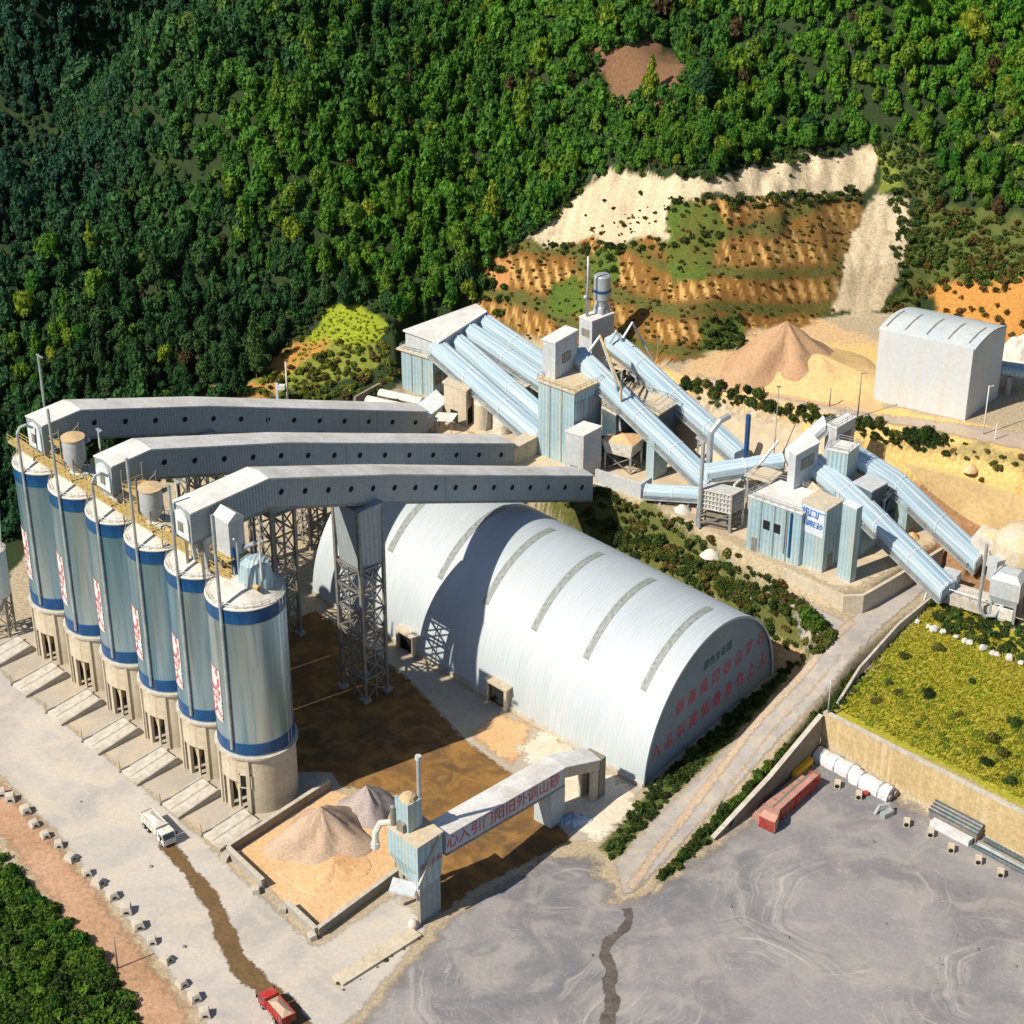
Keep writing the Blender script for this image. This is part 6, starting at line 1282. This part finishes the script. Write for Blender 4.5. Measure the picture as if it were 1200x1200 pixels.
def np_mesh(name, V, Ft, Fq, col=None):
    me = bpy.data.meshes.new(name); nt, nq = len(Ft), len(Fq); me.vertices.add(len(V)); me.vertices.foreach_set('co', V.astype(np.float32).ravel())
    li = np.concatenate([Ft.ravel(), Fq.ravel()]); me.loops.add(len(li)); me.loops.foreach_set('vertex_index', li.astype(np.int32)); me.polygons.add(nt+nq)
    me.polygons.foreach_set('loop_start', np.concatenate([np.arange(nt)*3, nt*3+np.arange(nq)*4]).astype(np.int32)); me.update()
    if col is not None:
        a = me.color_attributes.new('leaf', 'FLOAT_COLOR', 'POINT'); a.data.foreach_set('color', np.concatenate([col, np.ones((len(col),1))], 1).astype(np.float32).ravel())
    return me
def leafmat(name, rand=0, **k):
    m = M(name, (1,1,1), rough=.75, attr='leaf', fvar=.22, fine=.9, bump=0, rand=rand, spec=.25, **k)
    nt = m.node_tree; b = nt.nodes['Principled BSDF']; tr = nt.nodes.new('ShaderNodeBsdfTranslucent'); mx = nt.nodes.new('ShaderNodeMixShader'); mx.inputs[0].default_value = .38
    nt.links.new(b.inputs['Base Color'].links[0].from_socket, tr.inputs['Color']); nt.links.new(b.outputs[0], mx.inputs[1]); nt.links.new(tr.outputs[0], mx.inputs[2])
    nt.links.new(mx.outputs[0], nt.nodes['Material Output'].inputs['Surface']); return m
leafv = leafmat('leaf_green', rand=1.0); leafs = leafmat('forest_leaf')
bark = M('bark', (.10,.075,.05), (.16,.13,.10), rough=.9, scale=2, fvar=.3)
def merged(name, tmpl, pos, sxy, sz, rot, col, mat, label, cat, kind='stuff'):
    Vs, Ts, Qs, Cs = [], [], [], []; n0 = 0
    for i in range(len(pos)):
        V, Ft, Fq, sh = tmpl[i % len(tmpl)]; c, s = math.cos(rot[i]), math.sin(rot[i])
        v = np.empty_like(V); v[:,0] = (V[:,0]*c-V[:,1]*s)*sxy[i]+pos[i][0]; v[:,1] = (V[:,0]*s+V[:,1]*c)*sxy[i]+pos[i][1]; v[:,2] = V[:,2]*sz[i]+pos[i][2]
        Vs.append(v); Ts.append(Ft+n0); Qs.append(Fq+n0); Cs.append(np.array(col[i])[None,:]*sh[:,None]); n0 += len(V)
    me = np_mesh(name, np.concatenate(Vs), np.concatenate(Ts), np.concatenate(Qs), np.concatenate(Cs)); me.materials.append(mat)
    o = bpy.data.objects.new(name, me); C.objects.link(o); return tag(o, label, cat, kind=kind)
def topx(x, y, z):
    w = z-H; d = y*cT-w*sT; return 600+F*x/d, 600-F*(y*sT+w*cT)/d, d
def scatter(x0, x1, y0, y1, sp, polys, no=(), seed=1, keep=1.0):
    g = np.random.default_rng(seed); X, Y = np.meshgrid(np.arange(x0,x1,sp), np.arange(y0,y1,sp)); X = X.ravel(); Y = Y.ravel(); X = X+g.uniform(-.48,.48,X.shape)*sp; Y = Y+g.uniform(-.48,.48,Y.shape)*sp
    Z = height(X, Y); px, py, d = topx(X, Y, Z); m = np.zeros(X.shape, bool)
    for p in polys: m |= poly_d(px, py, p) < 0
    for p in no: m &= poly_d(px, py, p) > 0
    m &= (px > -90) & (px < 1290) & (py > -110) & (py < 1330) & (g.uniform(size=X.shape) < keep)
    return X[m], Y[m], Z[m], px[m], py[m], d[m]
def trunk_mesh(hh, seed):
    g = random.Random(seed); m = MB(); pts = [Vector((0,0,-.6)), Vector((g.uniform(-.1,.1),g.uniform(-.1,.1),hh*.4)), Vector((g.uniform(-.2,.2),g.uniform(-.2,.2),hh*.8))]
    for a, b_, r0_, r1_ in ((pts[0],pts[1],.13,.09),(pts[1],pts[2],.09,.04)): m.cyl(a, b_, r0_, r1_, n=6)
    for k in range(4): a = k*1.6+g.uniform(0,1); m.cyl(pts[1], pts[1]+Vector((math.cos(a)*.55, math.sin(a)*.55, hh*.25)), .05, .02, n=5)
    me = bpy.data.meshes.new('trunk'); me.from_pydata(m.v, [], m.f); me.materials.append(bark); return me
# ---------------------------------------------------------------- the wooded hillside
FOREST = [(-300,760),(-60,720),(0,690),(30,600),(110,545),(250,480),(300,462),(330,402),(385,360),(430,358),(470,396),(560,356),(575,312),(612,288),(645,260),(695,210),(770,199),(840,203),(930,183),(1030,171),(1060,164),(1098,195),(1105,240),(1200,262),(1500,280),(1500,-200),(-300,-200)]
SCAR = [(700,70),(760,45),(800,75),(795,110),(730,115)]
X, Y, Z, px, py, d = scatter(-250, 230, 385, 700, 2.6, [FOREST], [SCAR, [(95,325),(112,318),(140,330),(120,338)]], 3)
g = np.random.default_rng(5); n = len(X)
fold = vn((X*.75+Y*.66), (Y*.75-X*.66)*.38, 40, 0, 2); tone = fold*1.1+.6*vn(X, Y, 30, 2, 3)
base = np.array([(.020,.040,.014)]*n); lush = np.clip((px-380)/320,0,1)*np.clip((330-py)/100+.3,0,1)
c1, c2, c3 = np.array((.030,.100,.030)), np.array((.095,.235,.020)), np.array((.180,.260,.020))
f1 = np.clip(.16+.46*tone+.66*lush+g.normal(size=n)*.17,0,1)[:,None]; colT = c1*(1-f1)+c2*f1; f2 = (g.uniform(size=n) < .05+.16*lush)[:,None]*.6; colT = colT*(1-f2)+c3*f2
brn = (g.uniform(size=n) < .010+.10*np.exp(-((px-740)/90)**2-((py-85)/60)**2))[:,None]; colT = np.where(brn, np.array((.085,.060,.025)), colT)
haze_tint = np.clip((420-px-py*.5)/330,0,1); colT = colT*(1-.75*haze_tint[:,None])+np.array((.022,.075,.068))*(.75*haze_tint[:,None])  # upper-left crowns cooled toward teal: distant haze painted into the leaf colour
rad_ = np.clip(1.5*np.exp(.32*g.normal(size=n)),.85,3.1); con = g.uniform(size=n) < np.where(px < 620, .32, .14)
hgt = np.where(con, g.uniform(1.15,1.7,n), g.uniform(1.25,1.75,n))
inview = (px > 12) & (px < 1188) & (py > 5) & (py < 470)
hid = (poly_d(px, py, [(-20,470),(30,485),(190,470),(490,470),(490,560),(-20,760)]) < 0)
order = np.argsort(np.where(inview & ~hid, d-rad_*14, 1e9))[:285]; ind = np.zeros(n, bool); ind[order] = True
hiT = {'round': [crown('round', 40+i, 9, 900, .125) for i in range(4)], 'cone': [crown('cone', 60+i, 9, 800, .11) for i in range(3)]}
TC = {'dark': (.033,.095,.028), 'mid': (.078,.195,.020), 'bright': (.15,.24,.020), 'brown': (.085,.062,.025)}
meshes = {}
for kd in hiT:
    for tn, cc in TC.items():
        for k, (V, Ft, Fq, sh) in enumerate(hiT[kd]):
            me = np_mesh('crown', V, Ft, Fq, np.array(cc)[None,:]*sh[:,None]); me.materials.append(leafv); meshes[kd,tn,k] = me
trk = [trunk_mesh(1.0, 3), trunk_mesh(1.0, 9)]
def plant(kind_name, label, cat, group, loc, rxy, rz_, me, trunk=True):
    e = thing(kind_name, label, cat, loc, 0, group)
    c = bpy.data.objects.new('crown', me); C.objects.link(c); c.parent = e; c.scale = (rxy,rxy,rz_); c.rotation_euler.z = rng.uniform(0,6.28)
    if trunk: t_ = bpy.data.objects.new('trunk', trk[0]); C.objects.link(t_); t_.parent = e; t_.scale = (rxy*.9,rxy*.9,rz_*1.1)
    return e
def zone(px_, py_):
    if px_ < 250: return 'on the slope above the farthest gallery head' if py_ > 330 else 'on the left shoulder of the hill'
    if px_ < 480: return 'on the slope above the mown knoll' if py_ < 360 else 'on the bank behind the farthest gallery'
    if px_ < 640: return 'on the slope above the header house'
    if px_ < 1000: return 'along the top rim of the pale quarry face'
    return 'on the slope behind the white warehouse'
for i in order:
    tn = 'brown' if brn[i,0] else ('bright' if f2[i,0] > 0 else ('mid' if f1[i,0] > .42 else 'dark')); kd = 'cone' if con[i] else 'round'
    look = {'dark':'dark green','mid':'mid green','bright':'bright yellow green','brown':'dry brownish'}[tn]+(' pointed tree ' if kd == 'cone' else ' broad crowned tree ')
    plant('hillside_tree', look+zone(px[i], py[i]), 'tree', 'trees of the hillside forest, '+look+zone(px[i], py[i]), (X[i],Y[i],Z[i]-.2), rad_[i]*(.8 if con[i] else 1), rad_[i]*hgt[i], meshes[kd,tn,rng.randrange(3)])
lowR = [crown('round', 80+i, 8, 230, .18) for i in range(6)]; lowC = [crown('cone', 90+i, 7, 200, .155) for i in range(3)]
rest = np.where(~ind)[0]; tm = []; pos = []; 
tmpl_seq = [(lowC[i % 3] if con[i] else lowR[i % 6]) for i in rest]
def merged_seq(name, seq, pos, sxy, sz, rot, col, mat, label, cat):
    Vs, Ts, Qs, Cs = [], [], [], []; n0 = 0
    for i, (V, Ft, Fq, sh) in enumerate(seq):
        c, s = math.cos(rot[i]), math.sin(rot[i]); v = np.empty_like(V); v[:,0] = (V[:,0]*c-V[:,1]*s)*sxy[i]+pos[i][0]; v[:,1] = (V[:,0]*s+V[:,1]*c)*sxy[i]+pos[i][1]; v[:,2] = V[:,2]*sz[i]+pos[i][2]
        Vs.append(v); Ts.append(Ft+n0); Qs.append(Fq+n0); Cs.append(np.array(col[i])[None,:]*sh[:,None]); n0 += len(V)
    me = np_mesh(name, np.concatenate(Vs), np.concatenate(Ts), np.concatenate(Qs), np.concatenate(Cs)); me.materials.append(mat)
    o = bpy.data.objects.new(name, me); C.objects.link(o); return tag(o, label, cat, kind='stuff')
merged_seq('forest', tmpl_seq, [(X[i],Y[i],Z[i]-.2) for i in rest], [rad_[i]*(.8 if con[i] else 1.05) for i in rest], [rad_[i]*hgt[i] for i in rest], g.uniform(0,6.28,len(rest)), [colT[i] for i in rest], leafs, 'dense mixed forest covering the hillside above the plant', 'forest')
# ---------------------------------------------------------------- undergrowth on banks and terraces
lowB = [crown('bush', 120+i, 6, 120, .17) for i in range(5)]
def under_growth(name, polys, sp, r0_, r1_, cols, label, seed, keep=1.0, no=(), box=(-140,190,230,520), tmpl=None, squash=1.0, patchy=0):
    X, Y, Z, px, py, d = scatter(*box, sp, polys, no, seed, keep); g = np.random.default_rng(seed+50); n = len(X)
    if n == 0: return
    r_ = g.uniform(r0_, r1_, n); cc = np.array(cols); ci = g.integers(0, len(cc), n) if not patchy else np.clip(((vn(X, Y, patchy, 1, 3)*.55+.5+g.normal(size=n)*.1)*len(cc)).astype(int), 0, len(cc)-1); col = cc[ci]*g.uniform(.75,1.25,(n,1))
    merged(name, tmpl or lowB, list(zip(X,Y,Z-.1)), r_, r_*g.uniform(.8,1.3,n)*squash, g.uniform(0,6.28,n), col, leafs, label, 'undergrowth')
G1, G2, G3_, G4 = (.040,.070,.014), (.075,.105,.018), (.115,.125,.022), (.13,.09,.025)
under_growth('undergrowth', [[(600,590),(650,574),(700,572),(745,590),(800,612),(850,640),(880,660),(985,745),(945,775),(905,750),(850,715),(760,665),(690,625)]], 1.25, .7, 1.6, [G1,G1,G2,G3_,G2,G4], 'dense scrub on the bank between the shed and the terrace', 1)
under_growth('bank_scrub', [[(120,535),(250,498),(420,474),(470,470),(480,520),(300,560),(150,570)],[(300,462),(335,405),(385,395),(450,398),(470,440),(420,476)]], 1.9, .7, 1.5, [G2,(.16,.19,.025),(.11,.16,.02),G4,(.19,.20,.03)], 'yellowish scrub on the bank behind the galleries', 2, no=[[(385,362),(395,400),(352,426),(330,425),(365,390)],[(318,442),(345,412),(385,400),(390,410),(350,428)],[(390,365),(420,360),(448,380),(440,398),(402,402)]])
under_growth('quarry_scrub', [[(560,300),(640,280),(780,236),(1005,225),(1005,255),(975,368),(870,388),(815,415),(740,420),(600,392)]], 1.5, .3, .85, [G2,(.16,.10,.03),(.20,.11,.03),(.11,.08,.02),G1], 'dry brownish scrub on the terraces of the old quarry face', 3, keep=.55, squash=.8)
under_growth('quarry_ledge_bushes', [[(780,232),(1005,222),(1005,236),(850,246),(780,248)],[(640,282),(700,288),(770,280),(850,275),(850,290),(700,300),(640,296)],[(820,370),(868,372),(872,410),(822,410)],[(1045,235),(1085,230),(1075,300),(1050,340),(1045,300)],[(700,285),(722,285),(722,325),(700,322)]], 1.7, .7, 1.5, [G1,G1,G2], 'green bushes along the quarry ledges', 4)
under_growth('limestone_bushes', [[(640,270),(690,220),(770,206),(780,236),(770,272),(690,282)],[(830,206),(1020,180),(1020,218),(840,226)]], 4.2, .35, .9, [G1], 'small dark bushes dotted over the bare limestone', 5, keep=.42)
under_growth('slope_scrub', [[(1040,170),(1100,195),(1105,245),(1200,262),(1500,280),(1500,420),(1200,330),(1090,340),(1075,368),(1030,370),(1060,320),(1075,235)]], 1.45, .7, 1.7, [G2,(.06,.11,.018),G2,G3_,(.085,.13,.02),G4], 'green and dry scrub on the slope behind the warehouse', 6, box=(20,230,380,560))
under_growth('orange_slope_scrub', [[(1080,340),(1200,320),(1500,330),(1500,430),(1180,400),(1095,365)]], 2.4, .6, 1.3, [G4,(.18,.10,.03),G2], 'rusty dry scrub on the orange slope beyond the warehouse', 7, keep=.5, box=(60,230,380,560))
under_growth('verge_scrub', [[(1000,512),(1110,535),(1200,560),(1500,640),(1500,600),(1200,535),(1110,515)]], 1.5, .5, 1.2, [G4,G2,G3_,(.2,.13,.04)], 'dry scrub on the bank below the upper road', 8, keep=.9)
under_growth('hedge_foot', [[(790,446),(860,462),(985,494),(1110,520),(1112,534),(985,512),(860,480),(795,462)]], 1.2, .6, 1.3, [G1,G2,(.035,.07,.016)], 'dark scrub filling in the hedge below the upper road', 16, keep=.85)
under_growth('thicket', [[(-200,960),(0,1002),(60,1060),(120,1125),(165,1200),(230,1400),(-200,1400)]], 1.5, .8, 1.7, [(.055,.125,.012),(.04,.085,.012),(.085,.16,.016)], 'dense green thicket below the haul road at the lower left', 9, box=(-140,-20,215,310))
tinyB = [crown('bush', 160+i, 4, 56, .25) for i in range(4)]
under_growth('forest_floor_scrub', [[(-300,740),(0,660),(120,520),(250,470),(300,440),(330,400),(385,355),(430,352),(470,390),(560,350),(575,310),(640,262),(690,208),(840,204),(930,184),(1060,168),(1110,240),(1500,280),(1500,-200),(-300,-200)]], 2.7, .7, 1.5, [(.030,.085,.026),(.05,.12,.02),(.025,.07,.025)], 'dark saplings and scrub on the forest floor between the trees', 18, no=[SCAR], box=(-250,230,385,700), tmpl=tinyB, keep=.85)
under_growth('knoll_grass', [[(385,364),(420,360),(450,382),(442,400),(400,406),(385,400),(352,424),(338,424),(366,392)]], 1.0, .3, .65, [(.25,.31,.02),(.20,.28,.02),(.30,.33,.03)], 'lime green grass tufts on the mown knoll behind the gallery', 19, squash=.7, tmpl=tinyB)
FIELD = [(980,832),(1098,692),(1130,715),(1200,770),(1500,880),(1500,1080),(1200,938)]
under_growth('field_weeds', [FIELD], 1.05, .35, .75, [(.12,.23,.02),(.18,.28,.022),(.26,.32,.022),(.32,.33,.03),(.38,.32,.045)], 'yellow green weeds and long grass covering the field', 10, box=(40,190,255,370), squash=.5, patchy=14)
under_growth('field_patches', [[(1050,790),(1085,800),(1140,850),(1190,880),(1200,930),(1160,915),(1100,870),(1060,840)],[(1150,860),(1200,850),(1500,900),(1500,1000),(1200,920)],[(990,820),(1030,760),(1050,790),(1010,830)]], 1.3, .4, .9, [(.15,.22,.02),(.11,.18,.018),(.2,.25,.02)], 'greener weed patches in the yellowing field', 17, keep=.55, box=(40,190,255,370), squash=.6)
under_growth('field_edge_scrub', [[(1085,705),(1130,700),(1200,735),(1500,800),(1500,860),(1190,775),(1100,735)]], 1.6, .7, 1.4, [G1,G2,(.05,.1,.02)], 'bushy green scrub at the top of the field under the crushers', 11, box=(60,190,300,380))
under_growth('roadside_scrub', [[(757,928),(905,795),(925,770),(955,765),(925,790),(855,865),(785,935),(722,1006),(704,1003)]], 1.0, .45, 1.15, [G1,G1,G2,G1], 'low green weeds along the foot of the shed end wall', 12, box=(0,120,260,360), keep=.8)
under_growth('bank_weeds', [[(770,1030),(840,957),(905,890),(965,828),(1000,790),(1010,800),(975,838),(900,925),(835,980),(785,1030)]], .9, .45, 1.05, [G1,G2,G1], 'weedy strip between the side road and the grey brown retaining wall', 14, box=(0,120,260,360), keep=.9)
under_growth('rim_scrub', [[(555,345),(572,312),(610,285),(640,258),(690,206),(770,192),(840,196),(930,176),(1030,166),(1060,160),(1100,190),(1095,235),(1030,228),(1030,172),(930,194),(840,214),(770,208),(702,206),(622,284),(584,305),(604,388)],[(300,462),(330,400),(385,352),(430,350),(470,392),(450,398),(385,395),(335,405)]], 2.0, .8, 1.8, [G1,(.035,.075,.016),G2], 'dark scrub along the forest edge above the quarry and knoll', 15, box=(-120,150,400,560), no=[[(383,360),(422,356),(455,380),(446,402),(400,410),(383,396)],[(385,362),(395,400),(352,426),(330,425),(365,390)]])
under_growth('kerb_weeds', [[(392,1156),(480,1096),(492,1100),(404,1162)]], .9, .2, .5, [G3_,G4,G2], 'dry weeds on the raised kerb by the loading tower', 13, box=(-60,20,220,300), keep=.6)
# grass blades over the field
X, Y, Z, px, py, d = scatter(40, 190, 255, 372, .62, [FIELD], (), 33); g = np.random.default_rng(8); n = len(X)
V = np.zeros((n,9,3)); 
for k in range(3):
    a = g.uniform(0,6.28,n); hh = g.uniform(.4,.95,n); wv = .12
    V[:,k*3,:] = np.stack([X-wv*np.sin(a), Y+wv*np.cos(a), Z-.05], 1); V[:,k*3+1,:] = np.stack([X+wv*np.sin(a), Y-wv*np.cos(a), Z-.05], 1); V[:,k*3+2,:] = np.stack([X+.4*np.cos(a), Y+.4*np.sin(a), Z+hh], 1)
cc = np.array([(.38,.35,.025),(.30,.33,.025),(.42,.36,.045)])[g.integers(0,3,n)]; me = np_mesh('grass', V.reshape(-1,3), np.arange(n*9).reshape(-1,3), np.zeros((0,4),int), np.repeat(cc, 9, 0)); me.materials.append(leafs)
o = bpy.data.objects.new('grass', me); C.objects.link(o); tag(o, 'long yellowing grass blades on the field above the ochre wall', 'grass', kind='stuff')
# ---------------------------------------------------------------- single shrubs one can tell apart
shr = [crown('bush', 200+i, 8, 420, .115) for i in range(4)]; SM = {}
for tn, cc in (('dark',(.035,.062,.014)),('mid',(.060,.100,.016)),('olive',(.105,.115,.022)),('lush',(.060,.135,.014))):
    for k, (V, Ft, Fq, sh) in enumerate(shr): me = np_mesh('crown', V, Ft, Fq, np.array(cc)[None,:]*sh[:,None]); me.materials.append(leafv); SM[tn,k] = me
def shrub_row(label, group, pts, r0_, r1_, tones, zf=None, tall=1.1, jit=.6):
    for (x, y) in pts:
        b = hit(x, y) if zf is None else P(x, y, zf); b.x += rng.uniform(-jit,jit); b.y += rng.uniform(-jit,jit); b.z = hz(b.x,b.y)-.15; r_ = rng.uniform(r0_,r1_)
        e = thing('shrub', label, 'shrub', b, 0, group); c = bpy.data.objects.new('crown', SM[rng.choice(tones),rng.randrange(4)]); C.objects.link(c); c.parent = e; c.scale = (r_,r_,r_*tall*rng.uniform(.9,1.3)); c.rotation_euler.z = rng.uniform(0,6.28)
        t_ = bpy.data.objects.new('stem', trk[1]); C.objects.link(t_); t_.parent = e; t_.scale = (r_*.9,r_*.9,r_*.8)
def line_pts(pl, n):
    out = []
    for k in range(n):
        f = k/(n-1)*(len(pl)-1); i = min(int(f), len(pl)-2); f -= i; out.append((pl[i][0]+(pl[i+1][0]-pl[i][0])*f, pl[i][1]+(pl[i+1][1]-pl[i][1])*f))
    return out
shrub_row('dark green shrub in the hedge row below the upper road', 'hedge shrubs below the upper road', line_pts([(800,452),(860,466),(920,482),(985,500),(1060,512),(1108,522)], 46), 1.0, 1.7, ['dark','dark','mid','olive'], None, 1.35)
shrub_row('green shrub in the roadside row on top of the grey brown retaining wall', 'shrubs on the side road bank', line_pts([(778,1028),(840,962),(900,905),(950,855),(985,815),(1005,790)], 48), .8, 1.4, ['mid','dark','lush'], None, 1.2, .5)
shrub_row('bright green bush standing out on the bank at the side road corner', 'bright bushes at the road corner', [(948,728),(955,738),(941,735)], 1.6, 2.1, ['lush'], None, 1.4, .2)
shrub_row('rounded bush in the yellow green field above the ochre wall', 'bushes in the field', [(1040,800),(1052,812),(1165,870),(1172,885),(1158,895),(1120,840),(1060,770),(1190,850),(1025,825),(1140,800),(1100,760),(1085,815),(1182,918)], .9, 1.6, ['mid','dark','olive'], None, .9, .5)
shrub_row('shrub on the scrubby bank between the vaulted shed and the terrace', 'shrubs on the bank behind the shed', [(660,590),(690,598),(712,612),(730,600),(748,622),(700,630),(722,640),(775,640),(792,652),(805,640),(820,660),(838,668),(855,662),(872,690),(850,692),(890,705),(905,712),(918,726),(800,672),(770,655),(745,650),(880,720),(900,735)], 1.3, 2.1, ['mid','dark','olive','olive','mid'], None, 1.1, .6)
shrub_row('lush green shrub of the thicket below the haul road verge', 'shrubs of the lower left thicket', [(12,1022),(25,1040),(42,1058),(60,1075),(72,1095),(90,1108),(105,1125),(118,1142),(130,1165),(142,1185),(20,1070),(40,1100),(60,1125),(80,1150),(100,1180),(20,1120),(45,1150),(65,1180),(15,1165),(35,1190)], 1.5, 2.3, ['lush','lush','mid','dark'], None, 1.1, .6)
shrub_row('weedy bush at the foot of the screening station wall', 'bushes at the station foot', [(893,640),(906,632),(1150,560),(1132,545),(1170,552),(1084,536)], .7, 1.2, ['mid','olive'], None, 1.0, .3)
# ---------------------------------------------------------------- daylight and camera
AZ = math.atan2(-.84, -.54); EL = R(46)        # the sun stands behind the camera's left shoulder
w = bpy.data.worlds.new('World'); bpy.context.scene.world = w; w.use_nodes = True; nt = w.node_tree
sky = nt.nodes.new('ShaderNodeTexSky'); sky.sky_type = 'NISHITA'; sky.sun_disc = False; sky.sun_elevation = EL; sky.sun_rotation = AZ % 6.28318; sky.altitude = 200; sky.dust_density = 1.2; sky.ozone_density = 1.5
nt.links.new(sky.outputs[0], nt.nodes['Background'].inputs['Color']); nt.nodes['Background'].inputs['Strength'].default_value = .068
sl = bpy.data.lights.new('Sun', 'SUN'); sl.energy = 4.8; sl.angle = R(.5); sl.color = (1,.90,.74); so = bpy.data.objects.new('Sun', sl); C.objects.link(so)
dirv = Vector((-.84*math.cos(EL), -.54*math.cos(EL), math.sin(EL))); so.rotation_euler = dirv.to_track_quat('Z', 'Y').to_euler(); so.location = (-200,-100,400)
cd = bpy.data.cameras.new('Camera'); cam = bpy.data.objects.new('Camera', cd); C.objects.link(cam); cam.location = (0,0,H); cam.rotation_euler = (R(60),0,0)
cd.sensor_width = 36; cd.lens = 72; cd.clip_start = 1; cd.clip_end = 6000; sc = bpy.context.scene; sc.camera = cam
sc.view_settings.view_transform = 'Standard'; sc.view_settings.look = 'None'; sc.view_settings.exposure = .48; sc.view_settings.gamma = 1
sc.cycles.max_bounces = 5; sc.cycles.diffuse_bounces = 3; sc.cycles.glossy_bounces = 2; sc.cycles.use_denoising = True
sc.render.resolution_x = sc.render.resolution_y = 1024
